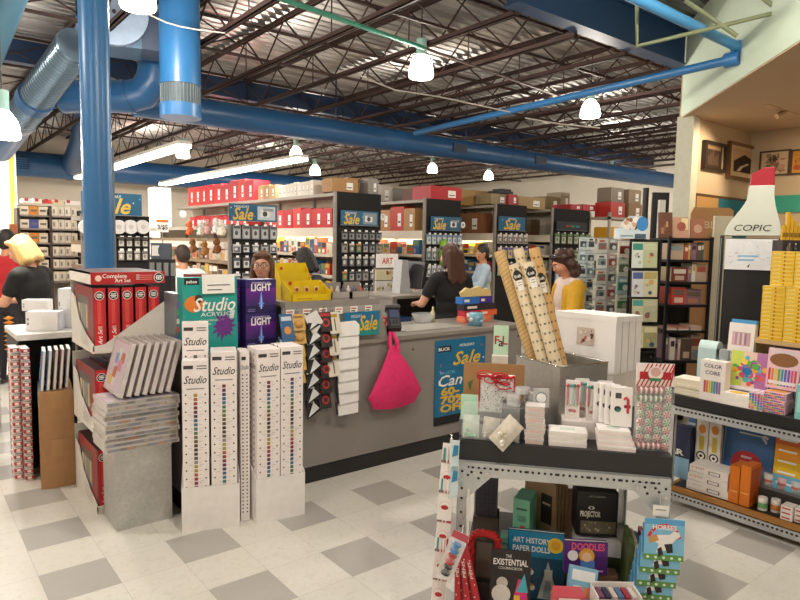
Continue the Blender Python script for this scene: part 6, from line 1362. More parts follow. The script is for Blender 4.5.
# --- gallery pictures
GYW = 3.83
def picture(x0, z0, x1, z1, mk, lab, fr, mat_, draw, th=.04):
    o = thing('framed_picture', lab, 'picture', mk); w = x1-x0; h = z1-z0; return o, w, h
def pic_y(pl, ptop, pr, pbot, lab, frc, matc, draw, depth=.05):
    a = onY(pl, ptop, GYW); e = onY(pr, pbot, GYW); w = e.x-a.x; h = a.z-e.z; o = thing('framed_picture', lab, 'picture', (a.x, GYW-.003, e.z))
    b = MB(); f = .035
    for q in ((0, 0, w, f), (0, h-f, w, h), (0, f, f, h-f), (w-f, f, w, h-f)): b.box(q[0], -depth, q[1], q[2], 0, q[3], M(frc, .4))
    b.build('frame', o, bevel=.003); b = MB(); b.box(f, -.02, f, w-f, -.001, h-f, M(matc)); draw(b, w, h); b.build('print', o)
def d1(b, w, h): b.rect(w*.14, h*.12, w*.86, h*.88, M('33251d'), -.0206); [b.rect(w*(.24+.07*k), h*.2, w*(.28+.07*k), h*(.5+.07*((k*5) % 4)), M('5a4434'), -.021-.0001*k) for k in range(7)]; b.rect(w*.2, h*.74, w*.8, h*.86, M('8a6f4c'), -.0208)
pic_y(702, 140, 722, 173, 'dark framed picture of a brown forest, first on the gallery wall', '241a15', 'b59a78', d1)
def d2(b, w, h):
    b.rect(w*.16, h*.2, w*.84, h*.86, M('d8b48a'), -.0206); b.poly([(w*.2, -.0212, h*.22), (w*.8, -.0212, h*.22), (w*.8, -.0212, h*.62), (w*.55, -.0212, h*.72), (w*.35, -.0212, h*.6), (w*.2, -.0212, h*.5)], M('2c1c14'))
    b.poly([(w*.3, -.0216, h*.24), (w*.42, -.0216, h*.24), (w*.5, -.0216, h*.36), (w*.7, -.0216, h*.46), (w*.68, -.0216, h*.5), (w*.42, -.0216, h*.38)], M('e8d4b4'))
pic_y(727, 141, 754, 183, 'larger framed picture of a road winding through dark hills', '7a5636', 'e4cba6', d2)
def pic_x(pl, ptop, pr, pbot, lab, frc, bg, cols):
    XG = 9.02; a = onX(pl, ptop, XG); e = onX(pr, pbot, XG); w = a.y-e.y; h = a.z-e.z; o = thing('framed_picture', lab, 'picture', (XG-.003, a.y, e.z), rz=-pi/2)
    b = MB(); f = .02
    for q in ((0, 0, w, f), (0, h-f, w, h), (0, f, f, h-f), (w-f, f, w, h-f)): b.box(q[0], -.03, q[1], q[2], 0, q[3], M(frc, .4))
    b.build('frame', o); b = MB(); b.box(f, -.012, f, w-f, -.001, h-f, M(bg)); r = random.Random(int(pl))
    for k in range(40): b.disc((r.uniform(.08, w-.08), -.0122-.0001*k, r.uniform(.06, h-.06)), r.uniform(.01, .05), M(r.choice(cols)), n=7, ry=r.uniform(.01, .04))
    b.build('print', o)
pic_x(761, 152, 790, 175, 'wide framed picture of tangled branches and flowers', '4a3626', 'd8bc96', ('8a6a5a', '6a7a4a', 'b0684a', '9a8a6a', '4a3a34', 'c89a80')); pic_x(792, 150, 806, 174, 'orange framed picture cut by the right frame edge', '4a3626', 'd89a3a', ('c8862a', 'b8542a', 'e0b04a'))
a = onY(695, 193, GYW); e = onY(760, 222, GYW); xm = onY(717, 195, GYW).x
b = MB(); b.box(0, -.02, 0, xm-a.x, 0, .55, M('b58a54', .7)); b.box(xm-a.x, -.02, 0, e.x-a.x+.3, 0, .55, M('1f6a80')); b.box(-.02, -.025, .55, e.x-a.x+.3, 0, .58, M('5a3e28')); b.box(-.02, -.025, -.0, .0, 0, .55, M('5a3e28'))
b.build('cork_panel', loc=(a.x, GYW-.003, a.z-.58), label='panel half cork, half teal cloth on the gallery wall below the pictures', cat='board')
XG = 9.02; a = onX(770, 196, XG); b = MB(); b.box(0, -.02, 0, 3.0, 0, .22, M('3aa38c', .6)); b.build('teal_board', loc=(XG-.003, a.y+.3, a.z-.22), rz=-pi/2, label='green-teal board on the gallery side wall behind the red marker tip', cat='board')
# yellow pens on a stand behind the marker tower
Q = Plane(790, 240, 4.3)
a = Q(783, 240); e = Q(812, 210); w = e.x-a.x; o = thing('pen_stand', 'stand of yellow pens above dark bottles behind the pencil boxes', 'pen stand', Q.w(a.x, 0, 0), Q.rz)
b = MB(); b.box(0, 0, 0, w, .12, a.z, M('3a3230')); b.build('stand_body', o)
for k in range(8): b = MB(); b.box(.005+.026*k, .02, a.z, .026+.026*k, .04, a.z+.1+.03*((k*3) % 4), M('d8a82a', .4)); b.box(.005+.026*k, .02, a.z+.02, .026+.026*k, .0195, a.z+.05, M('8a6a1a')); loose(b.build('yellow_pen', o), '%s yellow pen standing behind the pencil boxes' % ORD[k], 'pen', 'yellow pens on the stand')
for k in range(5): b = MB(); b.lathe([(0, 0), (.018, 0), (.018, .05), (.008, .06), (.008, .08), (0, .08)], M(('4a3a30', '2a2a30', '5a4a38')[k % 3], .3), 10, (.03+.042*k, -.03, a.z-.1)); loose(b.build('ink_bottle', o), '%s dark ink bottle below the yellow pens' % ORD[k], 'ink bottle', 'dark ink bottles')
b = MB(); b.box(0, -.06, a.z-.105, w, 0, a.z-.1, BM); b.build('bottle_ledge', o)
# ================================================================== gondola shelving of the shop floor
YE, ZG = 8.3, 2.4
SHELFM = M('a59c90', .5, noise=.03); LINER = M('c9beac', .6, noise=.03); BLKP = M('0c0b0c', .8)
REDB = ['c4262a', 'b8202a', 'cf3530']
def prod(w, d, h, c, seed, lab=None):
    r = random.Random(seed); b = MB(); b.box(0, 0, 0, w, d, h, M(c, .5)); pal = ('efe6d8', 'c8452f', '3a5a8a', 'd8a83a', '3a3436', '6a8a5a', 'b89a80', 'd8cfc8')
    b.rect(w*.1, h*r.uniform(.5, .65), w*.9, h*.92, M(r.choice(pal))); b.rect(w*.15, h*.1, w*r.uniform(.4, .85), h*.4, M(r.choice(pal)), -.001)
    return b
def tagbox(w, d, h, c, seed):
    b = MB(); b.box(0, 0, 0, w, d, h, M(c, .5)); b.rect(w*.55, h*.2, w*.8, h*.75, PAPER); b.rect(w*.58, h*.35, w*.77, h*.42, M('4a4446'), -.0014); b.box(w*.05, .01, h, w*.95, d-.01, h+.012, M(c, .5)); return b
def row(face_x, y0, y1, z, name, labf, cat, grp, gen, cols, wr, hr, seed, depth=.2, x_in=.03, gap=.006, n=None):
    """individual things side by side along y on a shelf that looks toward -x"""
    r = random.Random(seed); y = y1; k = 0
    while y-wr[0] > y0 and (n is None or k < n):
        w = r.uniform(*wr); h = r.uniform(*hr); c = r.choice(cols)
        if y-w < y0: break
        b = gen(w, depth, h, c, seed*100+k); b.build(name, loc=(face_x+x_in+r.uniform(0, .01), y, z+.001), rz=-pi/2, label=labf % ORD[min(k, 38)], cat=cat, group=grp); y -= w+gap; k += 1
def gondola(x0, x1, y1, lab, nm, ztop=ZG, shelf_z=(1.86, 1.45, 1.12, .8, .45), end_lo=1.86, lit=False, fas='d8cdbb'):
    o = thing('gondola_shelf', lab, 'shelf', (0, 0, 0)); xm = (x0+x1)/2
    b = MB(); b.box(x0, YE, 0, x1, YE+.03, end_lo, M('161517', .8)); b.box(x0, YE, end_lo, x1, YE+.03, ztop+.02, BLKP); b.box(x0-.015, YE-.005, 0, x0+.03, YE+.035, ztop+.02, M('8b857e', .5)); b.build('end_panel', o)
    b = MB(); b.box(xm-.02, YE+.03, .1, xm+.02, y1, ztop, LINER); b.build('centre_panel', o)
    y = YE+1.25
    while y < y1: b = MB(); b.box(xm-.07, y, 0, xm-.02, y+.05, ztop-.05, SHELFM); b.build('upright', o); y += 1.25
    b = MB(); b.box(x0, YE+.03, ztop-.05, x1, y1, ztop, SHELFM); b.build('top_shelf', o)
    for i, z in enumerate(shelf_z):
        b = MB(); b.box(x0, YE+.03, z-.03, xm-.02, y1, z, SHELFM); b.box(x0-.006, YE+.03, z-.045, x0, y1, z+.005, M(fas, .5))
        if i == 0: b.box(x0-.006, YE+.03, z-.14, x0+.01, y1, z-.045, M('d9cfbe', .5))
        b.build('shelf', o)
    b = MB(); b.box(x0, YE+.03, 0, x1, y1, .12, M('4a4542', .6)); b.build('base', o)
    if lit:
        z = shelf_z[0]-.04; b = MB(); b.box(x0+.03, YE+.2, z-.03, x0+.07, YE+3.2, z-.005, GLOWS); b.build('shelf_light', o)
        lamp_light('shelf_glow', 'AREA', (x0+.06, YE+1.7, z-.05), 26, (1, .86, .62), .06, rot=(0, -.5, 0), sy=3.0)
    return o
def sale_sign(px0, py0, px1, py1, y, lab, pic=None, dark=False, word='Sale'):
    a = onY(px0, py0, y); e = onY(px1, py1, y); w = e.x-a.x; h = a.z-e.z; o = thing('sale_sign', lab, 'sign', (a.x, y, e.z))
    b = MB(); b.box(0, 0, 0, w, .012, h, M('155a7c' if not dark else '20242c', .4)); r = random.Random(int(px0))
    if not dark:
        b.text(word, h*1.0, (w*.28 if pic else w*.5, -.002, h*.42), M('d8b040'), shear=.35, bold=.02, w=w*(.42 if pic else .62)); b.text('HOLIDAY', h*.2, (w*.26 if pic else w*.5, -.0022, h*.84), PAPER, w=w*.3)
        for k in range(10): b.disc((w*r.uniform(.03, .97), -.001, h*r.uniform(.1, .95)), .008, M(r.choice(('e8e8e8', '6ac0d8', 'c8508e'))), n=7)
        if pic: b.rect(w*.58, h*.08, w*.96, h*.9, M(pic), -.0012); b.rect(w*.64, h*.25, w*.84, h*.7, M('d8d8d4'), -.0018); b.disc((w*.74, -.0024, h*.45), h*.16, M('3a3a40')); b.rect(w*.7, h*.62, w*.92, h*.78, M('8a8e94'), -.003)
    else:
        for k, c in enumerate(('a03030', '2a8a4a', '3a7a8a')): b.rect(w*(.3+.16*k), h*.35, w*(.42+.16*k), h*.6, M(c), -.001)
    b.build('printed_panel', o); b = MB(); b.box(-.008, -.004, -.008, w+.008, .016, .0, M('8a8a8c', .4, .4)); b.build('holder_rail', o)
    return o
def endcap(px0, px1, rows, nm, cols, y=YE-.02, nper=6, seed=1, dark='201f22'):
    """hanging packs on an end panel; rows = [(top px, bottom px)]"""
    r = random.Random(seed); num = ('one', 'two', 'three', 'four', 'five', 'six')
    for k, (ya, yb) in enumerate(rows):
        a = onY(px0, ya, y); e = onY(px1, ya, y); W_ = e.x-a.x; h = a.z-onY((px0+px1)/2, yb, y).z; cw = W_/nper
        for c in range(nper):
            o = thing('hanging_pack', '%s pack in row %s, %s' % (ORD[c], num[k], nm), 'pack', (a.x+cw*(c+.5), y-.035, a.z), group=None)
            w = cw*.84; c0, c1, c2 = cols[(k+c*(1 if k % 2 else 0)) % len(cols)]
            b = MB(); b.box(-w/2, 0, -h*.88, w/2, .006, 0, M(c0, .5)); b.rect(-w*.42, -h*.2, w*.42, -h*.04, M(c2)); b.rect(-w*.35, -h*.8, w*.35, -h*.28, M(c1), -.002); b.disc((w*r.uniform(-.1, .1), -.003, -h*.5), w*.2, M(c2), ry=h*.16); b.build('card_back', o)
            b = MB(); b.cyl((0, .055, .0), (0, -.02, .004), .004, CHROME, 6); b.box(-.022, -.024, -.006, .022, -.02, .022, PAPER); b.build('peg_hook', o)
o1 = onY(335, 192, YE); o1b = onY(381, 196, YE)
G1 = (5.33, 6.21); G2 = (7.15, 8.0); G3 = (8.92, 9.81); G4 = (10.62, 11.9)
gondola(*G1, 15.4, 'tall gondola with red boxes on its upper shelf and a black end', 'red box gondola', lit=True)
gondola(*G2, 14.5, 'tall gondola whose black end stands behind the cashier in black', 'gondola', lit=True)
gondola(*G3, 14.0, 'tall gondola with big brown boxes on top and a sale sign with confetti', 'gondola', lit=True)
gondola(*G4, 13.0, 'tall gondola with red cartons on top and a dark end sign', 'gondola')
o = gondola(3.62, 4.34, 12.2, 'lower gondola with the camera sale sign above its end pegs', 'gondola', ztop=1.84, shelf_z=(1.66, 1.35, 1.05, .7, .4), end_lo=1.8, fas='8a745c')
o = gondola(1.77, 2.55, 8.9, 'gondola behind the column with white paper rolls and a large sale sign', 'gondola', ztop=1.9, shelf_z=(1.6, 1.3, 1.0, .7, .4), end_lo=1.64, fas='8a745c')
sale_sign(229, 203, 277, 222, YE-.04, 'blue sale sign with a camera picture above the lower gondola', 'b8c4cc')
sale_sign(341, 210, 378, 226, YE-.05, 'blue sale sign with a grey picture on the red box gondola end', '7a8a94')
sale_sign(431, 216, 461, 231, YE-.05, 'dim blue sale sign on the black end behind the cashier', '3a5a70')
sale_sign(499, 216, 525, 231, YE-.05, 'bright blue sale sign with confetti dots in the middle of its end')
sale_sign(557, 221, 587, 231, YE-.05, 'dark end sign with dim red and green letters', dark=True)
sale_sign(81, 191, 142, 216, YE-.06, 'large blue sale sign half hidden by the column')
def rowspx(y0, y1, n): return [(y0+(y1-y0)*k/n, y0+(y1-y0)*(k+.92)/n) for k in range(n)]
SIL = [('8e9094', 'b8babc', '4a4c50'), ('a4a6aa', '5a5c5e', 'd0d2d4'), ('2c2a2c', 'c8cacc', '5a5c60'), ('3a393b', 'a0a2a4', 'd8d8d8')]
endcap(231, 277, [(225, 241), (244, 254), (257, 270), (273, 288)], 'pegs under the camera sign', SIL, nper=5, seed=3)
endcap(340, 381, [(231, 241), (243, 254), (256, 268), (271, 282), (285, 296)], 'pegs on the red box gondola end', [('5a5a5e', '8a8a8e', '2a2a2e'), ('7a766e', '9a9488', '4a4a4c'), ('201f22', '7a7a80', 'c8c4bc'), ('2b2b2d', '5a8a6a', 'c8843a'), ('232225', 'a8a49c', '4a5a6a')], nper=6, seed=4)
endcap(425, 461, [(234, 246), (248, 262), (265, 278), (281, 294)], 'pegs behind the cashier in black', [('9aa0a6', 'd0d4d8', '6a8ab0'), ('8a9498', '5a6468', 'c8ccce'), ('b0b4b8', '6a6c70', 'e0e0e0'), ('a0a09c', '7a705a', 'c8c0b0')], nper=7, seed=5)
endcap(496, 527, [(234, 245), (247, 260), (263, 277)], 'pegs under the confetti sale sign', [('a8a09c', '6a605c', 'd8d0c8'), ('8a6a74', 'c84a6a', 'e0d8d0'), ('7a8a94', 'd8c83a', '5a3a8a'), ('b0aca4', 'e0c040', '6a4a9a')], nper=6, seed=6)
endcap(553, 590, [(233, 246), (249, 264), (268, 284)], 'pegs under the dim end sign', [('3a4a34', 'b8b8a8', '6a8a5a'), ('5a3a30', 'c86a4a', 'd8c8b0'), ('4a5a6a', '8ab0c0', 'e0e0d8'), ('6a6a60', 'd0c8b0', 'a84a3a')], nper=6, seed=7)
endcap(83, 148, [(237, 248), (250, 262)], 'pegs below the white paper rolls', [('3a3836', 'c8c0b4', '8a8a88'), ('4a4642', 'b8b0a8', 'd8d4cc')], nper=8, seed=8)
p = onY(446, 239, YE-.1); q_ = onY(446, 266, YE-.1); b = MB(); b.lathe([(0, 0), (.06, .03), (.075, .2), (.07, p.z-q_.z-.05), (.03, p.z-q_.z), (0, p.z-q_.z)], M('7aa832', .4, noise=.15), 14); b.build('hanging_green_bag', loc=(p.x-.09, YE-.14, q_.z), label='long green bag hanging on the black end behind the cashier', cat='bag')
# paper rolls, ends outwards
for k, px in enumerate((86, 118, 130, 142)):
    p = onY(px, 227, YE-.03); b = MB(); b.cyl((0, 0, 0), (0, .07, 0), .085, M('e4e2e0', .6), 24); b.cyl((0, -.002, 0), (0, 0, 0), .03, M('bdb8b2'), 14); b.cyl((0, -.001, 0), (0, 0, 0), .075, M('d4d0ce'), 24)
    b.build('paper_roll', loc=(p.x, YE-.08, p.z), label='white paper roll end, %s of the row under the large sale sign' % ORD[k], cat='paper roll', group='white paper rolls')
a = onY(82, 236, YE-.03); e = onY(150, 236, YE-.03); b = MB(); b.box(0, -.12, -.02, e.x-a.x, .0, 0, M('3a3632')); b.build('roll_shelf', loc=(a.x, YE-.005, a.z), label='narrow dark shelf carrying the white paper rolls', cat='shelf')
# ---- stock on the long sides (facing the shop door)
BX_ = ['b8905c', 'a98250', 'c09a68']
LIT = ['d8b23a', 'c8452f', 'e0d0b8', '3a6a9a', 'b86a3a', '6a8a4a', 'd8c8a8', '8a3a3a', 'e6e0d4', 'c8903a']
NEUT = ['d8cdb8', 'b08a60', '8a5a3a', 'e4dccc', 'a87a50', '6a4a34', 'c8a888', 'd8b8a0']
g1x = G1[0]
row(g1x, YE+.08, 10.7, 1.86, 'red_carton', '%s red carton from the aisle end on the upper shelf of the red box gondola', 'box', 'red cartons on the upper shelf', tagbox, REDB, (.28, .36), (.3, .34), 11, .3)
row(g1x, 11.4, 14.5, 1.86, 'red_carton', '%s red carton of the far run, behind the camera sign', 'box', 'red cartons on the upper shelf', tagbox, REDB, (.26, .34), (.26, .3), 12, .3)
row(g1x, 11.2, 14.6, ZG, 'red_carton', '%s red carton from the near side on top, above the camera sale sign', 'box', 'red cartons on top of the gondola', tagbox, REDB, (.3, .42), (.36, .42), 13, .35)
row(g1x, 10.3, 11.0, ZG, 'brown_carton', '%s small tan carton beside the red cartons on top', 'box', 'tan cartons on top', tagbox, BX_, (.2, .26), (.22, .26), 14, .25)
row(g1x, 8.95, 10.2, ZG, 'white_carton', '%s small white carton on top of the red box gondola', 'box', 'small white cartons on top', tagbox, ['e6e0d6', 'dcd4c8'], (.11, .13), (.2, .23), 15, .2)
for k, (px0, px1, pt, y, h, c, lab) in enumerate(((320, 347, 176, YE+.1, .3, 'a87c48', 'tan open-topped carton at the corner of the red box gondola top'), (348, 368, 177, YE+.35, .3, '9a7044', 'brown carton beside the open-topped one on the gondola top'), (368, 379, 178, YE+.1, .3, '8a857e', 'grey carton at the right corner of the red box gondola top'))):
    a = onY(px0, pt, y); e = onY(px1, pt, y); tagbox(e.x-a.x-.01, .3, a.z-ZG-.035, c, k).build('brown_carton', loc=(max(a.x, 5.34), y, ZG+.021), label=lab, cat='box')
for z, sd, cols, hh, nm in ((1.45, 21, LIT, (.16, .26), 'second'), (1.12, 22, LIT, (.14, .24), 'third'), (.8, 23, LIT, (.14, .24), 'fourth')):
    row(g1x, YE+.06, 11.2, z, 'shelf_pack', '%s pack from the aisle end on the '+nm+' shelf below the red cartons', 'pack', None, prod, cols, (.09, .17), hh, sd, .2)
def toys(gx, y0, y1, zs_, cols, place, seed):
    for i, z in enumerate(zs_): row(gx, y0, y1, z, 'shelf_pack', '%s pack from the aisle end, '+('upper', 'middle', 'lower', 'lowest')[i]+' row '+place, 'pack', None, prod, cols, (.1, .22), (.16, .26), seed+i, .22)
toys(G2[0], YE+.06, 12.0, (1.45, 1.12, .8), LIT+['e8e0d0'], 'of the gondola behind the cashier', 31)
toys(G3[0], YE+.06, 11.5, (1.45, 1.12, .8), ['e8c030', 'd8b83a', 'c8502f', 'e8e0d0', '6a9a5a', '3a6aa0'], 'of the confetti sign gondola', 41)
toys(G4[0], YE+.06, 10.8, (1.45, 1.12), ['8a6a5a', 'b8a890', '6a7a5a', 'c8c0b0'], 'of the dim sign gondola', 51)
toys(3.62, YE+.06, 11.5, (1.35, 1.05, .7), NEUT, 'of the lower gondola under the plush toys', 61)
# upper shelves and tops of the others
row(G2[0], YE+.08, 12.2, 1.86, 'brown_carton', '%s carton from the aisle end on the upper shelf behind the cashier', 'box', 'cartons on the upper shelf behind the cashier', tagbox, ['b8854c', 'a97a48', 'c0392b', 'b58a58'], (.3, .42), (.36, .44), 71, .3)
row(G3[0], YE+.08, 12.2, 1.86, 'brown_carton', '%s carton from the aisle end on the confetti gondola upper shelf', 'box', 'cartons on the confetti gondola upper shelf', tagbox, ['a06a3c', '945f36', '8a5a38'], (.5, .7), (.36, .42), 72, .3)
row(G4[0], YE+.08, 11.2, 1.86, 'flat_carton', '%s flat brown carton from the aisle end on the dim sign gondola', 'box', 'flat brown cartons', tagbox, ['5a4632', '6a5238'], (.5, .7), (.3, .36), 73, .3)
def topbox(px0, px1, pt, y, c, lab, d_=.4, base=ZG+.021, name='carton_on_top'):
    a = onY(px0, pt, y); e = onY(px1, pt, y); tagbox(e.x-a.x, d_, max(.06, a.z-base-.012), c, int(px0)).build('brown_carton', loc=(a.x, y, base), label=lab, cat='box')
topbox(376, 392, 184, YE+1.6, 'cfc6ba', 'pale open carton on the gondola top left of the red crate', base=ZG+.001); topbox(393, 411, 188, YE+1.75, '8a8580', 'grey carton on the gondola top left of the red crate', base=ZG+.001)
topbox(412, 424, 188, YE+.9, '6a4a3a', 'dark brown carton just left of the red crate', .3, ZG+.001)
topbox(431, 462, 185, YE+.05, 'b02028', 'red crate on top of the black end behind the cashier', .5)
p = onY(420, 184, YE+.9); b = MB(); b.ball((0, 0, 0), .14, M('b8b02a', .5), 8, (1.3, .8, .45)); b.build('yellow_bag', loc=(p.x, YE+2.4, ZG+.08), label='yellow-green bag lying on the gondola top near the lamp', cat='bag')
topbox(462, 490, 189, YE+.6, 'a5834f', 'wide tan carton on top between the red crate and the confetti gondola', .5, ZG+.001); topbox(491, 508, 193, YE+.1, '8a7a58', 'greenish carton behind the small red bucket', .4)
topbox(509, 518, 194, YE+.03, '9c2730', 'small red carton on top of the confetti sign end', .2)
topbox(519, 545, 196, YE+.3, 'a98a58', 'wide tan carton right of the small red carton', .5, ZG+.001); topbox(546, 560, 196, YE+.7, '8a7450', 'brown carton left of the long red cartons', .4, ZG+.001)
topbox(571, 582, 204, YE+.0, 'a82630', 'long red carton on the dim sign end', .5); topbox(583, 596, 204, YE+.0, 'b02a32', 'second long red carton at the right of the dim sign end', .5)
o_ = onY(510, 189, YE+.15); b = MB(); b.box(-.2, 0, 0, .2, .3, .05, M('1d1c1e')); b.box(-.12, .02, .05, .16, .26, .09, M('1d1c1e')); b.build('black_case', loc=(o_.x+.02, YE+.26, onY(510, 194, YE+.03).z+.03), label='flat black case lying on the small red carton', cat='case')
topbox(561, 570, 192, YE+.75, '9a8a70', 'brown carton behind the red cartons of the dim sign gondola', .4, ZG+.001)
for k, c in enumerate(('7a6a58', '8a7458')): tagbox(.5, .35, .3, c, k).build('brown_carton', loc=(12.3+.7*k, 8.06, 2.301+.335), label='%s brown carton stacked highest on the stock rack' % ('left', 'right')[k], cat='box')
# metal stock rack right of the last gondola
RK = at(600, 212, 9.6)
o = thing('stock_rack', 'grey metal stock rack with yellow boxes beyond the dim sign gondola', 'rack', (12.2, 8.0, 0))
for x in (0, 1.5): b = MB(); b.box(x, 0, 0, x+.05, .05, 2.4, SHELFM); b.box(x, .5, 0, x+.05, .55, 2.4, SHELFM); b.build('post', o)
for z in (.3, 1.0, 1.75, 2.3): b = MB(); b.box(0, 0, z-.05, 1.55, .55, z, SHELFM); b.build('shelf', o)
for k, (c, z) in enumerate((('d8a020', 1.75), ('c8841a', 1.75), ('b8302a', 2.3), ('8a6a4a', 2.3), ('7a6a50', 1.0), ('a8784a', 1.0))):
    tagbox(.55, .4, .32, c, k).build('brown_carton', loc=(12.3+.7*(k % 2), 8.05, z+.001), label='%s carton on the %s shelf of the grey metal stock rack' % (('left', 'right')[k % 2], {1.75: 'upper', 2.3: 'top', 1.0: 'lower'}[z]), cat='box')
# plush toys and figures over the lower gondola's long side
for k, (px, py, c) in enumerate(((190, 228, 'd86a3a'), (200, 228, 'e8e0d4'), (208, 227, 'd8a8a0'), (215, 226, 'f0e8e0'), (222, 228, 'e8d8c8'), (192, 246, '8a5a30'), (205, 248, 'a8743c'), (216, 246, '7a4a2a'))):
    p = onX(px, py, 3.5); o = thing('plush_toy', '%s plush toy of the cluster left of the camera sign' % ORD[k], 'plush toy', (3.50+.02*(k % 2), p.y, p.z-.1), rz=-pi/2)
    b = MB(); b.ball((0, 0, .06), .065, M(c, .9, noise=.2), 8, (1, .8, 1)); b.ball((0, -.01, .15), .048, M(c, .9, noise=.2), 8); b.build('body', o)
    for s_ in (-1, 1): b = MB(); b.ball((s_*.035, -.01, .195), .018, M(c, .9), 5); b.build('ear', o); b = MB(); b.ball((s_*.05, -.03, .02), .025, M(c, .9), 5); b.build('foot', o)
    b = MB(); b.ball((-.015, -.056, .155), .005, INK, 4); b.ball((.015, -.056, .155), .005, INK, 4); b.ball((0, -.06, .14), .006, INK, 4); b.build('eyes_and_nose', o)
    if True: b = MB(); b.cyl((0, .0, .19), (0, .05, .26), .003, CHROME, 5); b.build('hanging_loop', o)
# ---- left wall shelving
o = thing('paper_shelving', 'wide shelving of cream paper packs left of the column', 'shelf', (0, 9.35, 0))
lx0 = onY(19, 215, 9.3).x; lx1 = onY(81, 215, 9.3).x
zl = [onY(66, y, 9.3).z for y in (216, 229, 243, 256, 268, 281)]
b = MB(); b.box(lx0, .3, 0, lx1, .33, zl[0]+.1, LINER); b.build('back_panel', o)
for x in (lx0, onY(53, 215, 9.3).x-.02, lx1): b = MB(); b.box(x-.015, 0, 0, x+.015, .3, zl[0]+.08, M('4a3a30')); b.build('upright', o)
for z in zl+[.5]: b = MB(); b.box(lx0, 0, z-.02, lx1, .3, z, M('8a8078')); b.build('shelf', o)
xs = onY(53, 215, 9.3).x
for i, z in enumerate(zl):
    gap = (zl[i-1]-z-.03) if i else .14
    for c in range(4):
        w = (lx1-xs-.03)/4; b = MB(); b.box(0, 0, 0, w-.006, .25, gap*.85, M(('e0d6c6', 'd6cbb9')[c % 2], .6)); b.rect(w*.15, gap*.2, w*.45, gap*.6, M('8a8478')); b.build('paper_pack', loc=(xs+w*c, 9.37, z+.001), label='%s cream paper pack from the left, %s shelf of the shelving left of the column' % (ORD[c], ORD[i]), cat='paper pack', group='cream paper packs')
    for c in range(3):
        w = (xs-lx0-.07)/3; cc = ('e0d4bc', ('d8882a', '3a4a9a')[i % 2], 'dccfb6')[c]; b = MB(); b.box(0, 0, 0, w-.006, .25, gap*.8, M(cc, .6)); b.rect(w*.15, gap*.3, w*.8, gap*.5, M('6a6058')); b.build('paper_pack', loc=(lx0+.02+w*c, 9.37, z+.001), label='%s small pack, %s shelf, in the narrow bay behind the blonde woman' % (ORD[c], ORD[i]), cat='paper pack', group='packs in the narrow bay')
for k, (px0, px1, pt, c, lab) in enumerate(((23, 32, 203, 'e6e2de', 'white carton on the paper shelving top, first'), (33, 42, 198, 'e0d6cc', 'taller cream carton on the paper shelving top'), (43, 52, 206, 'c83a3a', 'red carton on the paper shelving top'), (53, 64, 202, 'd8c0a0', 'tan carton on the paper shelving top'), (65, 80, 204, 'e0d8d4', 'white and red carton on the paper shelving top nearest the column'))):
    a = onY(px0, pt, 9.4); e = onY(px1, pt, 9.4); b = MB(); b.box(0, 0, 0, e.x-a.x, .25, max(.05, a.z-zl[0]-.16), M(c, .6)); b.rect(.02, .02, .06, .06, M('a83030')); b.build('white_carton', loc=(a.x, 9.4, zl[0]+.155), label=lab, cat='box')
b = MB(); b.box(0, 0, 0, lx1-lx0, .3, .03, LINER); b.build('top_board', loc=(lx0, 9.37, zl[0]+.122), label='cream board laid across the paper shelving top', cat='board')
a = onY(-6, 300, 11.8); e = onY(16, 167, 11.8)
b = MB(); b.box(a.x-1.2, 11.8, 0, e.x, 12.0, 3.0, M('ece6dc', .8)); y_ = onY(9, 170, 11.79).x; b.box(y_, 11.79, 0, y_+.07, 11.8, 3.0, M('e0b83a', .6)); b.build('wall_partition', kind='structure')
a = onY(10, 224, 9.2); e = onY(17, 224, 9.2); b = MB(); b.box(0, 0, 0, e.x-a.x, .1, a.z, M('a8602c', .6, noise=.12)); b.build('wooden_post', loc=(a.x, 9.2, 0), label='orange-brown wooden post behind the man in red', cat='post')
# tall white carton stack and price tag behind
a = onY(155, 225, 12.9); e = onY(172, 188, 12.9)
for k in range(3): b = MB(); hh = e.z/3; b.box(0, 0, 0, e.x-a.x-.01*k, .4, hh-.002, M('e4e2e2', .6)); b.rect(.05, hh*.4, .15, hh*.6, M('b8b4b0')); b.build('white_carton', loc=(a.x, 12.9, hh*k+.001), label=('lowest', 'middle', 'topmost')[k]+' of the tall white cartons stacked toward the back wall', cat='box')
p = onY(156, 232, YE-.1); q_ = onY(168, 220, YE-.1); w = q_.x-p.x; h = q_.z-p.z
b = MB(); b.box(0, 0, 0, w, .006, h, PAPER); b.rect(0, h*.8, w, h, M('d87a2a'), -.0006); b.text('3/$5', h*.5, (w*.5, -.001, h*.4), INK, bold=.03, w=w*.85); b.cyl((w*.5, .01, -p.z), (w*.5, .01, h*.5), .008, CHROME, 6); b.build('price_sign', loc=(p.x, YE-.12, p.z), label='white 3/$5 price sign on a thin stalk beside the white rolls', cat='sign')
for k, (px, py, y) in enumerate(((383, 217, YE+.2), (463, 225, YE+.2), (183, 214, 12.0))):
    p = onY(px, py, y); b = MB(); b.disc((0, 0, 0), .06, PAPER); b.disc((0, .003, 0), .06, PAPER, x=(-1, 0, 0)); b.text(str((7, 8, 5)[k]), .07, (0, -.001, 0), INK, bold=.02); b.cyl((0, .002, -.0), (.0, .002, .06), .003, CHROME, 5); b.build('aisle_number_sign', loc=(p.x, y, p.z), label='round white aisle number %s sign at a gondola corner' % ('seven', 'eight', 'five')[k], cat='sign')
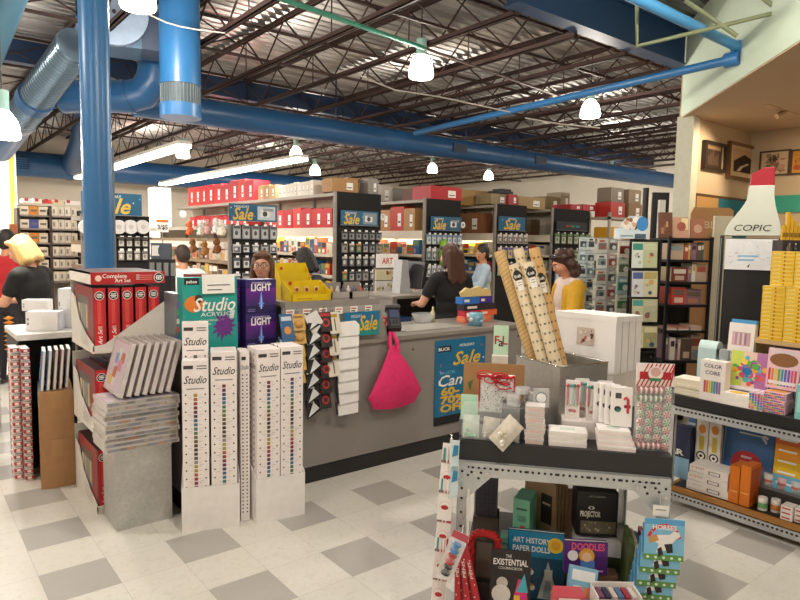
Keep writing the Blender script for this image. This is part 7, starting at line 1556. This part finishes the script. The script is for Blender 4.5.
# --- ART sign with pinned pictures and a rack under it
p = onY(379, 268, 5.7); q_ = onY(401, 254, 5.7); w = q_.x-p.x; h = q_.z-p.z
o = thing('art_stand', 'white ART sign on a rack of pinned pictures behind the counter', 'display stand', (p.x, 5.75, 0))
b = MB(); b.box(0, 0, p.z, w, .01, p.z+h, M('ece8e6')); b.text('ART', h*.62, (w*.5, -.001, p.z+h*.5), M('c0303a'), bold=.02, w=w*.5); b.build('sign_board', o)
b = MB(); b.box(.0, .01, 0, w, .06, p.z, M('6a6460', .5)); b.build('stand_back', o)
for k in range(3):
    b = MB(); z1_ = p.z-.02-.13*k; b.box(-.01, -.006, z1_-.12, w+.01, .009, z1_, M(('c8c0a0', 'd0ccc8', 'c8b8b0')[k]))
    r = random.Random(k)
    for q in range(9): b.disc((r.uniform(.02, w-.02), -.007-.0001*q, z1_-r.uniform(.02, .1)), r.uniform(.008, .025), M(r.choice(('6a6a3a', '4a4a4c', 'e0d8d0', 'a89a6a', '8a3a3a'))), n=8)
    b.build('pinned_picture', o)
# blue-grey logo box on a dark stand behind the red art sets
p = at(150, 259, 5.4); q_ = at(171, 243, 5.4)
Q = Plane(150, 259, 5.4); w = Q(171, 259).x; zt_ = p.z
b = MB(); b.box(-.02, 0, 0, w, .1, zt_-.001, M('1c1a1c', .5))
for k in range(4): b.box(-.0+.06*k, -.012, zt_-.14, .04+.06*k, 0, zt_-.03, M('8a8a88'))
Q.put(b, 'dark_stand', 0, 0, 0, 'dark stand with hanging tools behind the red art sets', 'display stand')
b = MB(); h = Q(150, 243).z-zt_; b.box(0, 0, 0, w-.02, .06, h, M('4f5866', .5)); b.rect(w*.05, h*.2, w*.35, h*.85, PAPER); b.poly([(w*.3, -.0012, h*.5), (w*.42, -.0012, h*.85), (w*.33, -.0012, h*.85), (w*.22, -.0012, h*.5), (w*.33, -.0012, h*.2), (w*.42, -.0012, h*.2)], PAPER)
Q.put(b, 'logo_box', 0, .02, zt_+.001, 'blue-grey box with a white emblem on the dark stand', 'box')
# ================================================================== people
def capsule(b, p0, p1, r0, r1, m, fl=None, n=12):
    p0 = Vector(p0); p1 = Vector(p1); d = p1-p0; L = d.length; d = d.normalized() if L > 1e-6 else Vector((0, 0, 1)); a = d.orthogonal().normalized(); c = d.cross(a); rings = []
    for k in range(6): t = -pi/2+pi/2*k/5; rings.append((p0+d*(r0*math.sin(t)), r0*math.cos(t)))
    for k in range(6): t = pi/2*k/5; rings.append((p1+d*(r1*math.sin(t)), r1*math.cos(t)))
    vs = []
    for q, r in rings:
        for i in range(n):
            o = (a*math.cos(2*pi*i/n)+c*math.sin(2*pi*i/n))*max(r, .0004)
            if fl: o = Vector((o.x*fl[0], o.y*fl[1], o.z*fl[2]))
            vs.append(q+o)
    k = len(rings); b.add(vs, [(j*n+i, j*n+(i+1) % n, (j+1)*n+(i+1) % n, (j+1)*n+i) for j in range(k-1) for i in range(n)]+[tuple(range(n-1, -1, -1)), tuple(range((k-1)*n, k*n))], m, True)
def fuse(o, vox, smooth=4):
    r = o.modifiers.new('fuse', 'REMESH'); r.mode = 'VOXEL'; r.voxel_size = vox; r.use_smooth_shade = True
    s = o.modifiers.new('soft', 'SMOOTH'); s.factor = .5; s.iterations = smooth
    return o
def person(label, loc, rz, H, skin, hairc, top, bottom, armL, armR, head=(0, 0), hair='short', sleeve='short', cardigan=None, lean=0.0, shoes='2a2626', glasses=False, wide=1.0):
    """figure facing -y; arms are (elbow, wrist, finger direction) with x to the figure's left positive"""
    o = thing('person', label, 'person', (loc[0], loc[1], 0), rz); k = H/1.7; SK = M(skin, .5, noise=.03); b = MB()
    HM = Matrix.Translation((0, 0, 1.47)) @ Matrix.Rotation(head[1], 4, 'Z') @ Matrix.Rotation(head[0], 4, 'X') @ Matrix.Translation((0, 0, -1.47))
    LM = Matrix.Translation((0, 0, .95)) @ Matrix.Rotation(lean, 4, 'X') @ Matrix.Translation((0, 0, -.95))
    def up(v): return LM @ Vector(v)
    def hd(v): return LM @ (HM @ Vector(v))
    def torso(b, m, g=0.0):
        for c, r, s in (((0, .01, .93), .165, (1.02*wide, .72, .8)), ((0, 0, 1.08), .145, (.98*wide, .72, 1)), ((0, .0, 1.24), .165, (1.0*wide, .7, 1.0)), ((0, .005, 1.33), .15, (1.1*wide, .66, .72))):
            c = up(c) if c[2] > .95 else Vector(c); b.ball(c, r+g, m, 10, s)
        capsule(b, up((-.15*wide, .005, 1.375)), up((.15*wide, .005, 1.375)), .062+g, .062+g, m)
    def arm(b, m, s, spec, g=0.0, part=None):
        sh = up((s*.185*wide, .005, 1.365)); el = Vector(spec[0]); wr = Vector(spec[1])
        if part == 'short': capsule(b, sh, sh.lerp(el, .55), .056+g, .052+g, m); return
        capsule(b, sh, el, .052+g, .041+g, m); capsule(b, el, wr if part is None else el.lerp(wr, .9), .041+g, .028+g*1.2, m)
    def hand(b, m, spec, s):
        wr = Vector(spec[1]); d = Vector(spec[2]).normalized(); side = d.cross(Vector((0, 0, 1))); side = side.normalized() if side.length > .1 else Vector((1, 0, 0)); nn = side.cross(d).normalized()
        capsule(b, wr, wr+d*.02, .026, .026, m)
        for q in range(4): capsule(b, wr+d*.02+side*(.012*(q-1.5)), wr+d*.085+side*(.019*(q-1.5)), .016, .012, m)
        for q, L in enumerate((.062, .075, .07, .052)):
            f0 = wr+d*.085+side*(.019*(q-1.5)); f1 = f0+(d*.8-nn*.35).normalized()*L*.55; f2 = f1+(d*.4-nn*.8).normalized()*L*.5
            capsule(b, f0, f1, .0095, .0085, m, n=8); capsule(b, f1, f2, .0085, .0075, m, n=8)
        t0 = wr+d*.03+side*(s*.026); t1 = t0+(d*.6+side*s*.9).normalized()*.04; capsule(b, t0, t1, .012, .011, m, n=8); capsule(b, t1, t1+(d-nn*.3).normalized()*.032, .011, .009, m, n=8)
    torso(b, SK); capsule(b, up((0, .01, 1.40)), hd((0, .0, 1.52)), .056, .05, SK)
    b.ball(hd((0, .005, 1.605)), .105, SK, 12, (.76, .93, 1.08)); b.ball(hd((0, -.03, 1.56)), .072, SK, 10, (.85, .9, 1.05)); capsule(b, hd((0, -.06, 1.525)), hd((0, -.055, 1.53)), .03, .03, SK)
    capsule(b, hd((0, -.092, 1.612)), hd((0, -.112, 1.578)), .009, .014, SK); capsule(b, hd((-.025, -.088, 1.628)), hd((.025, -.088, 1.628)), .012, .012, SK)
    for s in (-1, 1):
        b.ball(hd((s*.079, .01, 1.595)), .026, SK, 6, (.45, .75, 1.15)); b.ball(hd((s*.038, -.07, 1.575)), .03, SK, 6)
        arm(b, SK, s, armL if s > 0 else armR); hand(b, SK, armL if s > 0 else armR, s)
        capsule(b, (s*.09, 0, .9), (s*.1, -.005, .5), .088, .056, SK); capsule(b, (s*.1, -.005, .5), (s*.1, .02, .09), .055, .036, SK); capsule(b, (s*.1, .035, .04), (s*.105, -.14, .032), .038, .03, SK)
    def fin(b, name, vox, sm=4):
        b.v = [tuple(Vector(v)*k) for v in b.v]; return fuse(b.build(name, o), vox, sm)
    fin(b, 'body', .0095)
    T = M(top, .8, noise=.06); b = MB(); torso(b, T, .014)
    for s in (-1, 1): arm(b, T, s, armL if s > 0 else armR, .012, 'short' if sleeve == 'short' or cardigan else 'long')
    fin(b, 'shirt', .013)
    if cardigan:
        C = M(cardigan, .85, noise=.08); b = MB()
        for s in (-1, 1):
            arm(b, C, s, armL if s > 0 else armR, .02, 'long'); capsule(b, up((s*.11, .05, 1.36)), up((s*.12, .05, .92)), .085, .1, C, (1, .75, 1)); capsule(b, up((s*.115, -.035, 1.33)), up((s*.15, -.045, .9)), .062, .075, C, (.75, 1.2, 1))
        capsule(b, up((-.09, .075, 1.35)), up((.09, .075, 1.35)), .07, .07, C); b.ball(up((0, .07, 1.1)), .17, C, 10, (1, .5, 1.6)); fin(b, 'cardigan', .014)
    B_ = M(bottom, .8, noise=.06); b = MB(); b.ball((0, .01, .92), .18, B_, 10, (1.02*wide, .74, .72))
    for s in (-1, 1): capsule(b, (s*.09, 0, .9), (s*.1, -.005, .5), .1, .07, B_); capsule(b, (s*.1, -.005, .5), (s*.1, .015, .1), .07, .055, B_)
    fin(b, 'trousers', .016)
    for s in (-1, 1): b = MB(); capsule(b, (s*.1, .04, .045), (s*.105, -.15, .038), .05, .042, M(shoes, .5), (1, 1, .9)); fin(b, 'shoe', .012)
    Hm = M(hairc, .6, noise=.25, scale=60); b = MB()
    b.ball(hd((0, .018, 1.63)), .108, Hm, 12, (.82, .92, .98)); b.ball(hd((0, .04, 1.59)), .095, Hm, 10, (.86, .75, 1.05))
    if hair != 'short':
        for s in (-1, 1): capsule(b, hd((s*.068, .0, 1.65)), hd((s*.086, .02, 1.50)), .032, .03, Hm)
        if hair == 'long':
            for q in range(7): x = -.075+.025*q; capsule(b, hd((x, .075, 1.62)), hd((x*1.25, .095, 1.36-.02*(q % 3))), .035, .024, Hm)
        elif hair == 'bob':
            for q in range(9): an = -.35+q*(pi+.7)/8; capsule(b, hd((.075*math.cos(an), .02+.07*math.sin(an), 1.62)), hd((.1*math.cos(an), .025+.085*math.sin(an), 1.475+.012*(q % 2))), .034, .03, Hm)
        elif hair == 'curly':
            r = random.Random(4)
            for q in range(46): an = r.uniform(-.5, pi+.5); z = r.uniform(1.44, 1.68); b.ball(hd((.1*math.cos(an), .03+.085*math.sin(an), z)), r.uniform(.022, .036), Hm, 5)
        b.ball(hd((-.03, -.06, 1.69)), .042, Hm, 6, (1.2, .8, .6)); b.ball(hd((.04, -.05, 1.69)), .042, Hm, 6, (1.1, .8, .6))
    fin(b, 'hair', .011, 3)
    for s in (-1, 1):
        e = MB(); p = hd((s*.033, -.0875, 1.606)); e.ball(p*k, .0105*k, M('d8cfc8', .3), 7); e.ball((p+(hd((0, -1, 1.6))-hd((0, 0, 1.6)))*.0085)*k, .0065*k, M('3a2a20', .3), 6); e.build('eye', o)
        e = MB(); e.tube([hd((s*x, y, z))*k for x, y, z in ((.016, -.103, 1.634), (.034, -.101, 1.639), (.054, -.088, 1.632))], .0042*k, Hm, 6); e.build('eyebrow', o)
    e = MB(); e.tube([hd(v)*k for v in ((-.024, -.094, 1.542), (-.01, -.101, 1.545), (0, -.102, 1.543), (.01, -.101, 1.545), (.024, -.094, 1.542))], [.002*k, .005*k, .0055*k, .005*k, .002*k], M('a5584e', .4), 6); e.build('lips', o)
    if glasses:
        e = MB()
        for s in (-1, 1): e.tube([hd((s*.034+.026*math.cos(a_), -.112, 1.606+.02*math.sin(a_)))*k for a_ in [2*pi*q/12 for q in range(13)]], .002, INK, 5); e.tube([hd((s*.06, -.11, 1.61))*k, hd((s*.08, .01, 1.61))*k], .002, INK, 5)
        e.tube([hd((-.01, -.114, 1.61))*k, hd((.01, -.114, 1.61))*k], .002, INK, 5); e.build('glasses', o)
    return o, hd, k
dn = ((.25, .03, 1.1), (.27, -.06, .86), (0, -.2, -1)); dR = ((-.25, .03, 1.1), (-.27, -.06, .86), (0, -.2, -1))
SKN = 'c98f72'
# cashier in black with her back to the room
p = at(450, 300, 6.15); o, hd, k = person('woman with long dark brown hair in a black T-shirt, back turned, behind the counter', p, pi-.15, 1.62, 'd0997c', '4a2a1e', '171518', '201e22', ((.3, -.06, 1.12), (.2, -.3, 1.1), (-.2, -1, .0)), ((-.27, -.02, 1.1), (-.25, -.25, .98), (.2, -1, -.1)), head=(.12, .1), hair='long', wide=1.02)
# woman in mustard cardigan looking down
p = at(567, 300, 5.75); o, hd, k = person('woman with brown curls in a mustard cardigan and pale pink top, looking down', p, -pi/2-.5, 1.60, 'c98a6c', '3b2117', 'd9c4bc', '3a3a46', ((.25, -.05, 1.12), (.2, -.27, 1.02), (0, -1, -.2)), ((-.27, .0, 1.1), (-.2, -.26, 1.0), (.1, -1, -.2)), head=(.5, .1), hair='curly', sleeve='long', cardigan='c99a26', wide=.88)
e = MB()
for s in (-1, 1): e.ball(hd((s*.035, -.075, 1.7))*k, .024, M('141214', .2), 7, (1.2, .6, .8))
e.tube([hd((-.07, -.05, 1.69))*k, hd((0, -.09, 1.705))*k, hd((.07, -.05, 1.69))*k], .004, INK, 6); e.build('sunglasses', o)
# blonde woman at the left, leaning over a stack
p = at(37, 300, 5.35); o, hd, k = person('blonde woman in a black T-shirt leaning to the left with her arm stretched out', p, pi+.85, 1.64, 'd8a283', 'd8b273', '191719', '23222a', ((.22, -.14, 1.14), (.08, -.40, 1.12), (-.2, -1, 0)), ((-.22, -.12, 1.14), (-.12, -.4, 1.12), (.2, -1, 0)), head=(.35, .1), hair='bob', lean=.12, wide=1.05)
# man in red at the frame edge
p = at(8, 300, 7.0); person('man with black hair in a red T-shirt at the left frame edge, back turned', p, pi-.7, 1.69, 'b8805e', '18120f', 'a81a20', '1f1d22', ((.27, -.02, 1.12), (.25, -.2, .98), (0, -1, -.2)), ((-.27, -.02, 1.12), (-.25, -.22, 1.0), (0, -1, -.2)), head=(.15, -.2), hair='short', wide=1.1)
# white shirt, seen from behind
p = at(184, 300, 6.9); person('person with short dark hair in a white shirt, back turned, among the shelves', p, pi-.35, 1.56, 'c48e70', '33241c', 'e4e2e2', '3a3a44', dn, dR, head=(.35, .3), hair='short', wide=1.05)
# face above the purple boxes
p = at(263, 300, 5.1); person('woman with glasses and brown hair whose face shows above the purple boxes', p, -.6, 1.535, 'cf9a80', '5a3a26', '4a4a52', '2a2a30', dn, dR, head=(.06, -.1), hair='bob', glasses=True)
p = at(307, 300, 6.0); person('person with black hair bent down behind the yellow display', p, pi+.3, 1.56, 'b98462', '17110f', '2a2a34', '2a2a30', dn, dR, head=(.3, .4), hair='bob')
# man in the aisle
p = at(482, 300, 9.0); person('man with black hair and pale blue shirt looking at a shelf, behind the cashier', p, pi+1.0, 1.62, 'b8805e', '16110f', '9fb0c0', '20242e', ((.25, -.1, 1.12), (.18, -.3, 1.15), (0, -1, .1)), ((-.25, -.1, 1.12), (-.18, -.3, 1.15), (0, -1, .1)), head=(.15, .1), hair='short', sleeve='long')
# ================================================================== world and colour management
W = bpy.data.worlds.new('world'); S.world = W; W.use_nodes = True
W.node_tree.nodes['Background'].inputs[0].default_value = (.9, .88, .85, 1); W.node_tree.nodes['Background'].inputs[1].default_value = .12
S.view_settings.view_transform = 'Standard'; S.view_settings.look = 'None'; S.view_settings.exposure = 0.3; S.view_settings.gamma = 1.0
S.view_settings.use_curve_mapping = False
S.cycles.use_denoising = True; S.cycles.max_bounces = 6; S.cycles.transparent_max_bounces = 12
